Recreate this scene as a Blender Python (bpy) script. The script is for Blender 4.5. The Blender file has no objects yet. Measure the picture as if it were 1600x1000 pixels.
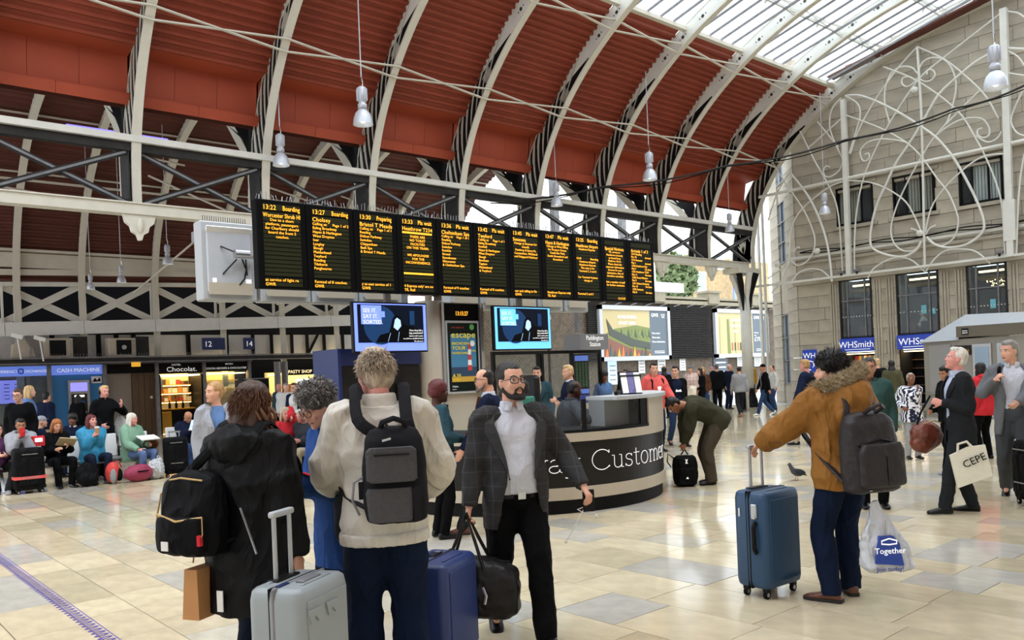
import bpy, bmesh, math, random
import numpy as np
from mathutils import Vector, Matrix, Euler

random.seed(7)
RNG = np.random.default_rng(7)
S = bpy.context.scene
COL = S.collection
PI = math.pi

# ---------------------------------------------------------------- camera, sky, light, exposure
VIEW = math.atan2(1502, 1300)                     # heading of the view, measured from +X (the line of the arcade)
ROLL = 0.042
fw = Vector((math.cos(VIEW), math.sin(VIEW), 0)); rt = Vector((math.sin(VIEW), -math.cos(VIEW), 0)); up = Vector((0, 0, 1))
cd = bpy.data.cameras.new('camera'); cam = bpy.data.objects.new('camera', cd); COL.objects.link(cam)
cd.sensor_width = 36.0; cd.lens = 36.0 * 1300 / 1600; cd.shift_y = 85 / 1600; cd.clip_end = 400; cd.clip_start = 0.05
cx = rt * math.cos(ROLL) - up * math.sin(ROLL); cy = rt * math.sin(ROLL) + up * math.cos(ROLL)
cam.matrix_world = Matrix(((cx.x, cy.x, -fw.x, 0), (cx.y, cy.y, -fw.y, 0), (cx.z, cy.z, -fw.z, 1.7), (0, 0, 0, 1)))
S.camera = cam
w = bpy.data.worlds.new('overcast_sky'); S.world = w; w.use_nodes = True
bg = w.node_tree.nodes['Background']; bg.inputs['Color'].default_value = (0.86, 0.93, 1.0, 1); bg.inputs['Strength'].default_value = 2.6
sd = bpy.data.lights.new('sun', 'SUN'); sd.energy = 2.2; sd.angle = math.radians(35); sd.color = (1, 0.99, 0.97)
so = bpy.data.objects.new('sun', sd); COL.objects.link(so); so.rotation_euler = (math.radians(16), math.radians(-10), math.radians(40))
S.view_settings.view_transform = 'Standard'; S.view_settings.look = 'None'; S.view_settings.gamma = 1.0
S.view_settings.use_curve_mapping = False; S.view_settings.exposure = 0.35
S.cycles.use_denoising = True
S.cycles.max_bounces = 8; S.cycles.transparent_max_bounces = 12; S.cycles.caustics_reflective = False; S.cycles.caustics_refractive = False

# ---------------------------------------------------------------- materials
def lin(c):
    if isinstance(c, str):
        c = c.lstrip('#'); c = [int(c[i:i + 2], 16) / 255 for i in (0, 2, 4)]
    return tuple((x / 12.92 if x <= 0.04045 else ((x + 0.055) / 1.055) ** 2.4) for x in c[:3]) + (1.0,)
M = {}
def mat(name, col, rough=0.6, metal=0.0, bump=0.0, bscale=40, var=0.0, vscale=6, emit=0.0, trans=0.0, spec=0.5, stretch=None, rnd=0.0, sheen=0.0):
    """one procedural material: base colour with noise variation, fine relief, optional emission / per-object shade"""
    if name in M: return M[name]
    m = bpy.data.materials.new(name); m.use_nodes = True; nt = m.node_tree; N = nt.nodes; L = nt.links
    b = N['Principled BSDF']; c = lin(col)
    b.inputs['Base Color'].default_value = c; b.inputs['Roughness'].default_value = rough; b.inputs['Metallic'].default_value = metal
    b.inputs['Specular IOR Level'].default_value = spec
    if sheen: b.inputs['Sheen Weight'].default_value = sheen
    if emit:
        b.inputs['Emission Color'].default_value = c; b.inputs['Emission Strength'].default_value = emit
    src = None
    if var or bump:
        tc = N.new('ShaderNodeTexCoord'); mp = N.new('ShaderNodeMapping'); L.new(tc.outputs['Object'], mp.inputs['Vector'])
        if stretch: mp.inputs['Scale'].default_value = stretch
    if var:
        n = N.new('ShaderNodeTexNoise'); n.inputs['Scale'].default_value = vscale; n.inputs['Detail'].default_value = 5; L.new(mp.outputs[0], n.inputs['Vector'])
        r = N.new('ShaderNodeMapRange'); r.inputs[1].default_value = 0.3; r.inputs[2].default_value = 0.7
        r.inputs[3].default_value = 1 - var; r.inputs[4].default_value = 1 + var * 0.6; L.new(n.outputs['Fac'], r.inputs[0])
        mx = N.new('ShaderNodeVectorMath'); mx.operation = 'SCALE'; mx.inputs[0].default_value = c[:3]; L.new(r.outputs[0], mx.inputs['Scale']); src = mx.outputs[0]
    if rnd:
        oi = N.new('ShaderNodeObjectInfo'); r2 = N.new('ShaderNodeMapRange'); r2.inputs[3].default_value = 1 - rnd; r2.inputs[4].default_value = 1 + rnd * 0.7
        L.new(oi.outputs['Random'], r2.inputs[0]); mx2 = N.new('ShaderNodeVectorMath'); mx2.operation = 'SCALE'
        if src: L.new(src, mx2.inputs[0])
        else: mx2.inputs[0].default_value = c[:3]
        L.new(r2.outputs[0], mx2.inputs['Scale']); src = mx2.outputs[0]
    if src: L.new(src, b.inputs['Base Color'])
    if bump:
        n2 = N.new('ShaderNodeTexNoise'); n2.inputs['Scale'].default_value = bscale; n2.inputs['Detail'].default_value = 4; L.new(mp.outputs[0], n2.inputs['Vector'])
        bp = N.new('ShaderNodeBump'); bp.inputs['Strength'].default_value = bump; bp.inputs['Distance'].default_value = 0.02
        L.new(n2.outputs['Fac'], bp.inputs['Height']); L.new(bp.outputs[0], b.inputs['Normal'])
    M[name] = m
    return m

def glass_mat(name, tint, refl=0.12, clear=0.9, rough=0.02):
    m = bpy.data.materials.new(name); m.use_nodes = True; nt = m.node_tree; N = nt.nodes; L = nt.links
    N.remove(N['Principled BSDF']); out = N['Material Output']
    t = N.new('ShaderNodeBsdfTransparent'); t.inputs[0].default_value = lin(tint)
    g = N.new('ShaderNodeBsdfGlossy'); g.inputs['Roughness'].default_value = rough
    d = N.new('ShaderNodeBsdfDiffuse'); d.inputs[0].default_value = (0.85, 0.9, 0.95, 1)
    m1 = N.new('ShaderNodeMixShader'); m1.inputs[0].default_value = 1 - clear; L.new(t.outputs[0], m1.inputs[1]); L.new(d.outputs[0], m1.inputs[2])
    fr = N.new('ShaderNodeLayerWeight'); fr.inputs[0].default_value = refl
    m2 = N.new('ShaderNodeMixShader'); L.new(fr.outputs['Fresnel'], m2.inputs[0]); L.new(m1.outputs[0], m2.inputs[1]); L.new(g.outputs[0], m2.inputs[2])
    L.new(m2.outputs[0], out.inputs[0]); M[name] = m
    return m

def creases(m, scale=5.0, strength=.7, dist=.03):
    """long ridged folds over a cloth, added to its fine relief"""
    nt = m.node_tree; N = nt.nodes; L = nt.links; b = N['Principled BSDF']; old = b.inputs['Normal'].links[0].from_socket if b.inputs['Normal'].links else None
    tc = N.new('ShaderNodeTexCoord'); mp = N.new('ShaderNodeMapping'); mp.inputs['Scale'].default_value = (1, 1, .45); mp.inputs['Rotation'].default_value = (.25, .3, 0); L.new(tc.outputs['Object'], mp.inputs['Vector'])
    n = N.new('ShaderNodeTexNoise'); n.noise_type = 'RIDGED_MULTIFRACTAL'; n.inputs['Scale'].default_value = scale; n.inputs['Detail'].default_value = 2.0; n.inputs['Distortion'].default_value = .5; n.inputs['Offset'].default_value = .9; n.inputs['Gain'].default_value = 1.6; L.new(mp.outputs[0], n.inputs['Vector'])
    bp = N.new('ShaderNodeBump'); bp.inputs['Strength'].default_value = strength; bp.inputs['Distance'].default_value = dist; L.new(n.outputs['Fac'], bp.inputs['Height'])
    if old: L.new(old, bp.inputs['Normal'])
    L.new(bp.outputs[0], b.inputs['Normal']); return m
def cloth(name, col, rough=0.85, bump=0.25, bscale=60, var=0.10, sheen=0.0, spec=0.08, cs=5.0, st=.55):
    return creases(mat(name, col, rough, 0, bump, bscale, var, 5, spec=spec, sheen=sheen), cs, st)

def ramp_mat(name, kind, stops, scale=(8, 8, 8), rough=0.8, noise=None):
    """pattern printed on a surface: wave / voronoi / brick / noise through a colour ramp"""
    m = bpy.data.materials.new(name); m.use_nodes = True; nt = m.node_tree; N = nt.nodes; L = nt.links; b = N['Principled BSDF']
    b.inputs['Roughness'].default_value = rough; b.inputs['Specular IOR Level'].default_value = 0.2
    tc = N.new('ShaderNodeTexCoord'); mp = N.new('ShaderNodeMapping'); mp.inputs['Scale'].default_value = scale; L.new(tc.outputs['Object'], mp.inputs['Vector'])
    if kind == 'wave':
        t = N.new('ShaderNodeTexWave'); t.inputs['Scale'].default_value = 1; t.inputs['Distortion'].default_value = noise or 0; o = t.outputs['Fac']
    elif kind == 'voronoi':
        t = N.new('ShaderNodeTexVoronoi'); t.inputs['Scale'].default_value = 1; o = t.outputs['Color']
    elif kind == 'checker':
        t = N.new('ShaderNodeTexChecker'); t.inputs['Scale'].default_value = 1; o = t.outputs['Fac']
    else:
        t = N.new('ShaderNodeTexNoise'); t.inputs['Scale'].default_value = 1; t.inputs['Detail'].default_value = 6; o = t.outputs['Fac']
    L.new(mp.outputs[0], t.inputs['Vector']); r = N.new('ShaderNodeValToRGB'); r.color_ramp.interpolation = 'LINEAR'
    e = r.color_ramp.elements
    while len(e) < len(stops): e.new(0.5)
    for el, (p, c) in zip(e, stops): el.position = p; el.color = lin(c)
    L.new(o, r.inputs[0]); L.new(r.outputs[0], b.inputs['Base Color']); M[name] = m
    return m

# ---------------------------------------------------------------- mesh building
def link(o, parent=None):
    COL.objects.link(o)
    if parent is not None: o.parent = parent
    return o

def mesh(name, V, F, m=None, parent=None, smooth=False):
    me = bpy.data.meshes.new(name); me.from_pydata([tuple(v) for v in V], [], F)
    if m is not None: me.materials.append(m if not isinstance(m, str) else M[m])
    if smooth: me.shade_smooth()
    me.update()
    return link(bpy.data.objects.new(name, me), parent)

def basis(d, ref=None):
    d = np.asarray(d, float); d = d / (np.linalg.norm(d) + 1e-12)
    r = np.array([0, 0, 1.0]) if ref is None else np.asarray(ref, float)
    if abs(d @ r) / (np.linalg.norm(r) + 1e-12) > 0.98: r = np.array([1.0, 0, 0]) if abs(d[0]) < 0.9 else np.array([0, 1.0, 0])
    a = np.cross(r, d); a /= np.linalg.norm(a); b = np.cross(d, a)
    return d, a, b

class B:
    """collects shapes into one mesh"""
    def __init__(s): s.V = []; s.F = []
    def add(s, V, F):
        o = len(s.V); s.V.extend([tuple(map(float, v)) for v in V]); s.F.extend([tuple(i + o for i in f) for f in F]); return s
    def box(s, c, d, rz=0.0, ch=0.0, rot=None):
        x, y, z = (q / 2 for q in d)
        if ch:
            V = []
            for sx in (-1, 1):
                for sy in (-1, 1):
                    for sz in (-1, 1):
                        V += [(sx * (x - ch), sy * (y - ch), sz * z), (sx * (x - ch), sy * y, sz * (z - ch)), (sx * x, sy * (y - ch), sz * (z - ch))]
            bm = bmesh.new(); vs = [bm.verts.new(v) for v in V]; bmesh.ops.convex_hull(bm, input=vs)
            bm.verts.index_update(); V = [tuple(v.co) for v in bm.verts]; F = [[v.index for v in f.verts] for f in bm.faces]; bm.free()
        else:
            V = [(-x, -y, -z), (x, -y, -z), (x, y, -z), (-x, y, -z), (-x, -y, z), (x, -y, z), (x, y, z), (-x, y, z)]
            F = [(3, 2, 1, 0), (4, 5, 6, 7), (0, 1, 5, 4), (1, 2, 6, 5), (2, 3, 7, 6), (3, 0, 4, 7)]
        R = rot if rot is not None else Matrix.Rotation(rz, 3, 'Z')
        return s.add([R @ Vector(v) + Vector(c) for v in V], F)
    def bar(s, p, q, a, b, ref=None):
        p = np.asarray(p, float); q = np.asarray(q, float); d, u, v = basis(q - p, ref); u = u * a / 2; v = v * b / 2
        V = [p - u - v, p + u - v, p + u + v, p - u + v, q - u - v, q + u - v, q + u + v, q - u + v]
        return s.add(V, [(3, 2, 1, 0), (4, 5, 6, 7), (0, 1, 5, 4), (1, 2, 6, 5), (2, 3, 7, 6), (3, 0, 4, 7)])
    def tube(s, P, r, n=8, closed=False, ref=None, flat=1.0):
        P = [np.asarray(p, float) for p in P]; k = len(P); R = r if isinstance(r, (list, tuple)) else [r] * k
        V = []; pa = None
        for i, p in enumerate(P):
            if closed: d = P[(i + 1) % k] - P[i - 1]
            else: d = P[min(i + 1, k - 1)] - P[max(i - 1, 0)]
            d = d / (np.linalg.norm(d) + 1e-12)
            if pa is None: _, a, b = basis(d, ref)
            else:
                a = pa - d * (pa @ d); a /= (np.linalg.norm(a) + 1e-12); b = np.cross(d, a)
            pa = a
            for j in range(n):
                t = 2 * PI * (j + 0.5 if n == 4 else j) / n; V.append(p + R[i] * (math.cos(t) * a + flat * math.sin(t) * b))
        F = []
        for i in range(k if closed else k - 1):
            for j in range(n):
                i2 = (i + 1) % k; F.append((i * n + j, i * n + (j + 1) % n, i2 * n + (j + 1) % n, i2 * n + j))
        if not closed: F += [tuple(range(n - 1, -1, -1)), tuple((k - 1) * n + j for j in range(n))]
        return s.add(V, F)
    def lathe(s, prof, n=24, c=(0, 0, 0), a0=0.0, a1=2 * PI, axis=None):
        full = abs(a1 - a0 - 2 * PI) < 1e-6; k = n if full else n + 1; V = []
        for r, z in prof:
            for j in range(k):
                t = a0 + (a1 - a0) * j / n; v = Vector((r * math.cos(t), r * math.sin(t), z))
                if axis is not None: v = axis @ v
                V.append((c[0] + v[0], c[1] + v[1], c[2] + v[2]))
        F = []
        for i in range(len(prof) - 1):
            for j in range(n):
                j2 = (j + 1) % k; F.append((i * k + j, i * k + j2, (i + 1) * k + j2, (i + 1) * k + j))
        return s.add(V, F)
    def ell(s, c, r, nu=14, nv=9, R=None):
        V = [(0, 0, -1)]
        for i in range(1, nv):
            f = -PI / 2 + PI * i / nv
            for j in range(nu):
                t = 2 * PI * j / nu; V.append((math.cos(f) * math.cos(t), math.cos(f) * math.sin(t), math.sin(f)))
        V.append((0, 0, 1)); F = []
        for j in range(nu): F.append((0, 1 + (j + 1) % nu, 1 + j)); F.append((len(V) - 1, 1 + (nv - 2) * nu + j, 1 + (nv - 2) * nu + (j + 1) % nu))
        for i in range(nv - 2):
            for j in range(nu):
                a = 1 + i * nu; F.append((a + j, a + (j + 1) % nu, a + nu + (j + 1) % nu, a + nu + j))
        V = [Vector((v[0] * r[0], v[1] * r[1], v[2] * r[2])) for v in V]
        if R is not None: V = [R @ v for v in V]
        return s.add([v + Vector(c) for v in V], F)
    def prism(s, poly, h0, h1, fn):
        """poly: 2D points; fn(u,v,h)->3D"""
        n = len(poly); V = [fn(u, v, h0) for u, v in poly] + [fn(u, v, h1) for u, v in poly]
        return s.add(V, [tuple(range(n - 1, -1, -1)), tuple(range(n, 2 * n))] + [(i, (i + 1) % n, n + (i + 1) % n, n + i) for i in range(n)])
    def build(s, name, m, parent=None, smooth=False): return mesh(name, s.V, s.F, m, parent, smooth)

def empty(name, loc=(0, 0, 0), rz=0.0, parent=None):
    o = bpy.data.objects.new(name, None); o.empty_display_size = 0.1; o.location = loc; o.rotation_euler = (0, 0, rz); return link(o, parent)
def tag(o, label, cat, group=None):
    o['label'] = label; o['category'] = cat
    if group: o['group'] = group
    return o
def thing(name, label, cat, loc=(0, 0, 0), rz=0.0, group=None): return tag(empty(name, loc, rz), label, cat, group)
def struct(o): o['kind'] = 'structure'; return o
def stuff(o): o['kind'] = 'stuff'; return o
def copy_part(o, parent=None, loc=None, rot=None, scale=None):
    c = o.copy(); COL.objects.link(c)
    if parent is not None: c.parent = parent
    if loc is not None: c.location = loc
    if rot is not None: c.rotation_euler = rot
    if scale is not None: c.scale = scale
    return c
def copy_thing(root, loc, rz=None, label=None, group=None, kids=None):
    r = root.copy(); COL.objects.link(r); r.location = loc
    if rz is not None: r.rotation_euler = (0, 0, rz)
    if label: r['label'] = label
    if group: r['group'] = group
    for ch in list(root.children):
        c = ch.copy(); COL.objects.link(c); c.parent = r
        for g in list(ch.children):
            d = g.copy(); COL.objects.link(d); d.parent = c
    return r
def text(body, size, m, parent, mtx, align='LEFT', name='lettering', ext=0.002, spacing=1.0, line=1.0, sx=1.0, valign='TOP_BASELINE'):
    cu = bpy.data.curves.new(name, 'FONT'); cu.body = body; cu.size = size; cu.align_x = align; cu.align_y = valign; cu.extrude = ext
    cu.space_character = spacing; cu.space_line = line; cu.resolution_u = 2 if size < .2 else 3; cu.materials.append(m)
    tmp = bpy.data.objects.new(name, cu); me = bpy.data.meshes.new_from_object(tmp); bpy.data.objects.remove(tmp); bpy.data.curves.remove(cu)
    if not me.materials: me.materials.append(m)
    o = bpy.data.objects.new(name, me); link(o, parent); o.matrix_local = mtx @ Matrix.Diagonal((sx, 1, 1, 1)); return o
def face_y(x, y, z, tilt=0.0):   # text plane facing -Y: reads along +X, up +Z
    return Matrix.Translation((x, y, z)) @ Matrix.Rotation(PI / 2 + tilt, 4, 'X')
def face_x(x, y, z):             # text plane facing -X: reads along -Y
    return Matrix.Translation((x, y, z)) @ Matrix.Rotation(-PI / 2, 4, 'Z') @ Matrix.Rotation(PI / 2, 4, 'X')
# ---------------------------------------------------------------- palette
for n_, c_ in dict(skin_fair='#d9a58c', skin_pink='#d8968a', skin_tan='#b98162', skin_olive='#a8765a', skin_brown='#7d4f38', skin_dark='#4d2f24').items(): mat(n_, c_, .55, bump=.08, bscale=60, var=.08, vscale=14, spec=.35)
for n_, c_ in dict(hair_brown='#4a3426', hair_dark='#1d1713', hair_black='#14110f', hair_blond='#b08a58', hair_fair='#c9a878', hair_grey='#8d8a86', hair_white='#d8d3c9', hair_ginger='#a0602f', hair_red='#5a1f22', hair_pepper='#5b5752', hair_silver='#b9b6b0', hair_chestnut='#6a4630', hair_sand='#c2ae97').items(): mat(n_, c_, .5, bump=.5, bscale=70, var=.35, vscale=30, stretch=(1, 1, .25), spec=.4)
mat('eye_white', '#e8e2da', .25); mat('eye_dark', '#2a1d14', .2); mat('lips', '#9c6458', .45); mat('beard_dark', '#1f1612', .8, bump=.6, bscale=120, var=.3, vscale=60)
mat('beard_grey', '#6b6058', .8, bump=.5, bscale=120); mat('glasses_black', '#161414', .3); mat('glasses_brown', '#4a2418', .3)
for n_, c_ in dict(white='#c9c9c8', black='#0d0e10', charcoal='#232528', navy='#171e34', blue='#2a4a86', teal='#2a8fb6', green='#6f9c7c', sage='#7ba08a', olive='#4b4a36', darkolive='#3a3a2c', khaki='#a89a7a', mustard='#9a6f2a', red='#c8323a', coral='#d9605c', grey='#8c8d90', lightgrey='#989ba3', midgrey='#6a6c70', beige='#cfc9bd', brown='#5a3a28', cream='#e5dcc6', lavender='#7c78a8', petrol='#2c4650', puffer='#34504c', denim='#2f4468', denimdark='#121d33', denimlight='#5a7098', pink='#c88a92', plum='#4a2a4a', ochre='#c09030', slate='#3a3e45', steelblue='#5d7ba8', coat='#141518').items(): cloth(n_, c_)
cloth('shirt_white', '#c6cad4', .75, .15, 60, .03, cs=6, st=.4); cloth('shirt_blue', '#b4bdd2', .75, .15, 60, .03, cs=6, st=.4)
cloth('trousers_black', '#0b0c0e', .85, .3, 10); cloth('trousers_charcoal', '#232629', .85, .3, 10); cloth('trousers_grey', '#6d7074', .85, .3, 10); cloth('trousers_midgrey', '#4a4d51', .85, .3, 10); cloth('trousers_brown', '#4a4238', .85, .3, 10); cloth('trousers_navy', '#1a2233', .85, .3, 10); cloth('trousers_khaki', '#b3a58e', .85, .3, 10); cloth('trousers_lightgrey', '#9da0a4', .85, .3, 10)
mat('shoe_black', '#0b0b0b', .28, spec=.3, bump=.1, bscale=30); mat('shoe_brown', '#5e3422', .35, bump=.15, bscale=30, var=.2); mat('shoe_white', '#e8e8e8', .5); mat('shoe_grey', '#8a8c90', .6); mat('shoe_tan', '#9a6a44', .5); mat('sole_dark', '#1c1a18', .7); mat('shoe_teal', '#4f9a9c', .6)
cloth('jacket_cream', '#c8c3b7', .6, .15, 60, .06, spec=.3, cs=4.2, st=.95)
cloth('jacket_mustard', '#8a5c22', .7, .15, 60, .12, spec=.3, cs=4.5, st=.9)
cloth('coat_black', '#08090b', .55, .15, 60, .15, spec=.16, cs=4.5, st=.9)
cloth('teal_shell', '#2f86ad', .6, .15, 60, .1, spec=.3, cs=5, st=.8)
def check_mat(name, base, line, sx, rough=.85):
    m = bpy.data.materials.new(name); m.use_nodes = True; nt = m.node_tree; N = nt.nodes; L = nt.links; b = N['Principled BSDF']; b.inputs['Roughness'].default_value = rough; b.inputs['Specular IOR Level'].default_value = .2
    tc = N.new('ShaderNodeTexCoord'); sep = N.new('ShaderNodeSeparateXYZ'); L.new(tc.outputs['Object'], sep.inputs[0]); acc = None
    for ax in ('Y', 'Z'):
        f = N.new('ShaderNodeMath'); f.operation = 'MULTIPLY'; f.inputs[1].default_value = sx; L.new(sep.outputs[ax], f.inputs[0])
        g = N.new('ShaderNodeMath'); g.operation = 'FRACT'; L.new(f.outputs[0], g.inputs[0])
        h = N.new('ShaderNodeMath'); h.operation = 'LESS_THAN'; h.inputs[1].default_value = .06; L.new(g.outputs[0], h.inputs[0])
        if acc is None: acc = h
        else:
            q = N.new('ShaderNodeMath'); q.operation = 'MAXIMUM'; L.new(acc.outputs[0], q.inputs[0]); L.new(h.outputs[0], q.inputs[1]); acc = q
    nz = N.new('ShaderNodeTexNoise'); nz.inputs['Scale'].default_value = 220; L.new(tc.outputs['Object'], nz.inputs['Vector'])
    mx = N.new('ShaderNodeMix'); mx.data_type = 'RGBA'; mx.inputs[6].default_value = lin(base); mx.inputs[7].default_value = lin(line); L.new(acc.outputs[0], mx.inputs[0])
    mv = N.new('ShaderNodeMix'); mv.data_type = 'RGBA'; mv.blend_type = 'MULTIPLY'; mv.inputs[0].default_value = .7; L.new(mx.outputs[2], mv.inputs[6])
    rp = N.new('ShaderNodeMapRange'); rp.inputs[1].default_value = .35; rp.inputs[2].default_value = .65; rp.inputs[3].default_value = .6; rp.inputs[4].default_value = 1.3; L.new(nz.outputs['Fac'], rp.inputs[0])
    L.new(rp.outputs[0], mv.inputs[7]); L.new(mv.outputs[2], b.inputs['Base Color']); M[name] = m
check_mat('tweed', '#343435', '#454547', 11); creases(M['tweed'], 4.5, .6); mat('tweed_lapel', '#2c2c2d', .9, bump=.4, bscale=200)
check_mat('plaid_red', '#d9c0b8', '#7a2a30', 9)
ramp_mat('zigzag', 'wave', [(0, '#20263c'), (.44, '#2c3350'), (.5, '#dfe4ee'), (1, '#eef0f4')], (9, 9, 22), .8, 5.5)
ramp_mat('fur', 'noise', [(.3, '#6e5f48'), (.5, '#a8977a'), (.7, '#d0c2a4')], (60, 60, 60), .9)
mat('leather_black', '#0f0e0e', .45, spec=.3, bump=.25, bscale=35, var=.2, vscale=8); mat('leather_brown', '#6b3322', .4, bump=.25, bscale=30, var=.3, vscale=7); mat('leather_grey', '#272223', .5, spec=.3, bump=.2, bscale=30, var=.15, vscale=6)
creases(mat('pack_black', '#090a0d', .7, var=.15, spec=.12), 6, .7); mat('pack_grey', '#4c4c4e', .85, spec=.1, bump=.35, bscale=160, var=.12, vscale=60); mat('pack_dark', '#1f1f22', .85, spec=.1, bump=.3, bscale=120)
mat('plastic_white', '#e4e4e4', .4); mat('plastic_black', '#0e0e0e', .5, spec=.2); mat('rubber', '#121212', .8, spec=.1); mat('chrome', '#c9cbce', .22, 1.0); mat('alu', '#b4b7ba', .35, .85); mat('zip', '#b79a63', .45, .3)
mat('case_grey', '#8f9799', .42, var=.05); mat('case_blue', '#25376c', .42, var=.05, bump=.05, bscale=200); mat('case_teal', '#1f4262', .42, var=.06, bump=.06, bscale=200)
mat('paper', '#eceae4', .8); mat('kraft', '#b98552', .8, bump=.2, bscale=20, var=.1); creases(mat('bag_white', '#bfc3c9', .35), 7, .9); mat('bag_canvas', '#d9d5c4', .85, bump=.4, bscale=14, var=.05); mat('maroon', '#8a2a4a', .7, bump=.4, bscale=12); mat('bagred', '#c43a34', .7, bump=.3, bscale=12)
# ================================================================ SETTING
mat('floor_base', '#565044', .6)
for i_, c_ in enumerate(('#c9bb9d', '#c0b9a6', '#d2c5a6', '#b7b3a8', '#c2b597', '#bdb193')):
    m_ = mat('limestone_%d' % i_, c_, .10, bump=.02, bscale=25, var=.13, vscale=3.2, spec=.5, rnd=.06)
mat('steel_cream', '#cfcbbd', .6, var=.06, vscale=3); mat('steel_white', '#d6d5cd', .6, var=.08, vscale=2, bump=.1, bscale=8); mat('steel_black', '#121214', .6, spec=.15, bump=.2, bscale=30, var=.2)
mat('steel_dark', '#2c2b2a', .6, spec=.2, var=.3, vscale=4); mat('leaf_panel', '#b9b4a6', .65, var=.1); mat('steel_grey', '#77777a', .5, var=.25, vscale=5)
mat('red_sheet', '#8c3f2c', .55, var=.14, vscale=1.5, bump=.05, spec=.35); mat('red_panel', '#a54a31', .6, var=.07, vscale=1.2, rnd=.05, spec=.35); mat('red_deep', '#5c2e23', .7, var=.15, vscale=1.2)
mat('stone', '#b1a999', .85, bump=.35, bscale=6, var=.2, vscale=1.3, rnd=.09); mat('stone_base', '#8f8874', .9, var=.15); mat('mortar', '#6d6655', .95)
mat('brick_soot', '#6a5e52', .95, bump=.5, bscale=14, var=.4, vscale=5); mat('brick_yellow', '#a8906a', .95, bump=.4, bscale=10, var=.3, vscale=3)
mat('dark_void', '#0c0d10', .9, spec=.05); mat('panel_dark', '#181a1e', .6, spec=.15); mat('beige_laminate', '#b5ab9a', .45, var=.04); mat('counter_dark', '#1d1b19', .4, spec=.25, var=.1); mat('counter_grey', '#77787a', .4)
mat('blue_sign', '#1d3aa0', .4, emit=.25); mat('white_letter', '#f2f2f2', .5, emit=.35); mat('blue_dark', '#16245c', .45); mat('lilac_sign', '#5f7ad0', .5, emit=.6); mat('shop_blue', '#2e74ad', .5, emit=.05)
mat('warm_light', '#ffdc9a', .5, emit=5.0); mat('lamp_glow', '#fff6e6', .5, emit=3.0); mat('tube_violet', '#7a70e0', .5, emit=1.6); mat('white_paint', '#dcdcd8', .6, var=.05); mat('wood_dark', '#5a432b', .6, var=.35, vscale=4, stretch=(8, 8, .6), bump=.2)
mat('asphalt_pale', '#b4b2ae', .45, var=.12, vscale=.6); mat('leaf_green', '#76875c', .8, var=.4, vscale=3)
glass_mat('glass_clear', '#f2f6f6', .08, .97); glass_mat('glass_roof', '#f8fbfd', .04, .82, .3); glass_mat('glass_shop', '#dfe8ea', .18, .94)
mat('glass_dark', '#1b2226', .08, spec=.8); mat('glass_sky', '#93a8bd', .08, spec=.9)

# ---------------- floor: stone tiles laid in rows along Y
floor = struct(mesh('floor', [(-8, -8, -.012), (60, -8, -.012), (60, 32.2, -.012), (-8, 32.2, -.012)], [(0, 1, 2, 3)], M['floor_base']))
ub = B(); ub.add([(-.5, -.5, -1), (.5, -.5, -1), (.5, .5, -1), (-.5, .5, -1), (-.5, -.5, -.15), (.5, -.5, -.15), (.5, .5, -.15), (-.5, .5, -.15), (-.4985, -.4985, 0), (.4985, -.4985, 0), (.4985, .4985, 0), (-.4985, .4985, 0)],
       [(0, 1, 5, 4), (1, 2, 6, 5), (2, 3, 7, 6), (3, 0, 4, 7), (4, 5, 9, 8), (5, 6, 10, 9), (6, 7, 11, 10), (7, 4, 8, 11), (8, 9, 10, 11)])
tile_mesh = []
for i_ in range(6):
    me_ = bpy.data.meshes.new('tile'); me_.from_pydata(ub.V, [], ub.F); me_.materials.append(M['limestone_%d' % i_]); tile_mesh.append(me_)
cells = []; x_ = -1.0; rr_ = random.Random(3)
while x_ < 30:
    wd_ = rr_.choice((.40, .42, .44, .60)) if x_ < 30 else 1; y_ = -2 - rr_.random()
    while y_ < 31.5:
        ln_ = rr_.choice((.55, .65, .75, .9)); cells.append((x_ + wd_ / 2, y_ + ln_ / 2, wd_, ln_, rr_.choice((0, 0, 1, 2, 2, 3, 4, 5)))); y_ += ln_
    x_ += wd_
def in_view(x, y):
    d = x * fw.x + y * fw.y; r_ = x * rt.x + y * rt.y
    return d > 1.5 and abs(r_) < d * .68 + .6
seen_ = sorted([c_ for c_ in cells if in_view(c_[0], c_[1]) and c_[0] * fw.x + c_[1] * fw.y > 3.2], key=lambda c_: c_[0] * fw.x + c_[1] * fw.y)
single = set(id(c_) for c_ in seen_[:296]); far_b = {}
for c_ in cells:
    X_, Y_, a_, b_, i_ = c_
    if id(c_) in single:
        o = bpy.data.objects.new('tile', tile_mesh[i_]); COL.objects.link(o); o.parent = floor; o.location = (X_, Y_, rr_.uniform(-.0006, .0006)); o.scale = (a_ - .007, b_ - .007, .011)
    else:
        q = far_b.setdefault(i_, B()); h_ = rr_.uniform(-.0006, .0006); a_ -= .008; b_ -= .008
        q.add([(X_ - a_ / 2, Y_ - b_ / 2, h_), (X_ + a_ / 2, Y_ - b_ / 2, h_), (X_ + a_ / 2, Y_ + b_ / 2, h_), (X_ - a_ / 2, Y_ + b_ / 2, h_)], [(0, 1, 2, 3)])
for i_, q in far_b.items(): stuff(q.build('distant_tile', M['limestone_%d' % i_], floor))
road = struct(mesh('pavement', [(30, 18.2, -.005), (70, 22, -.005), (70, 34, -.005), (30, 31.9, -.005)], [(0, 1, 2, 3)], M['asphalt_pale']))

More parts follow.
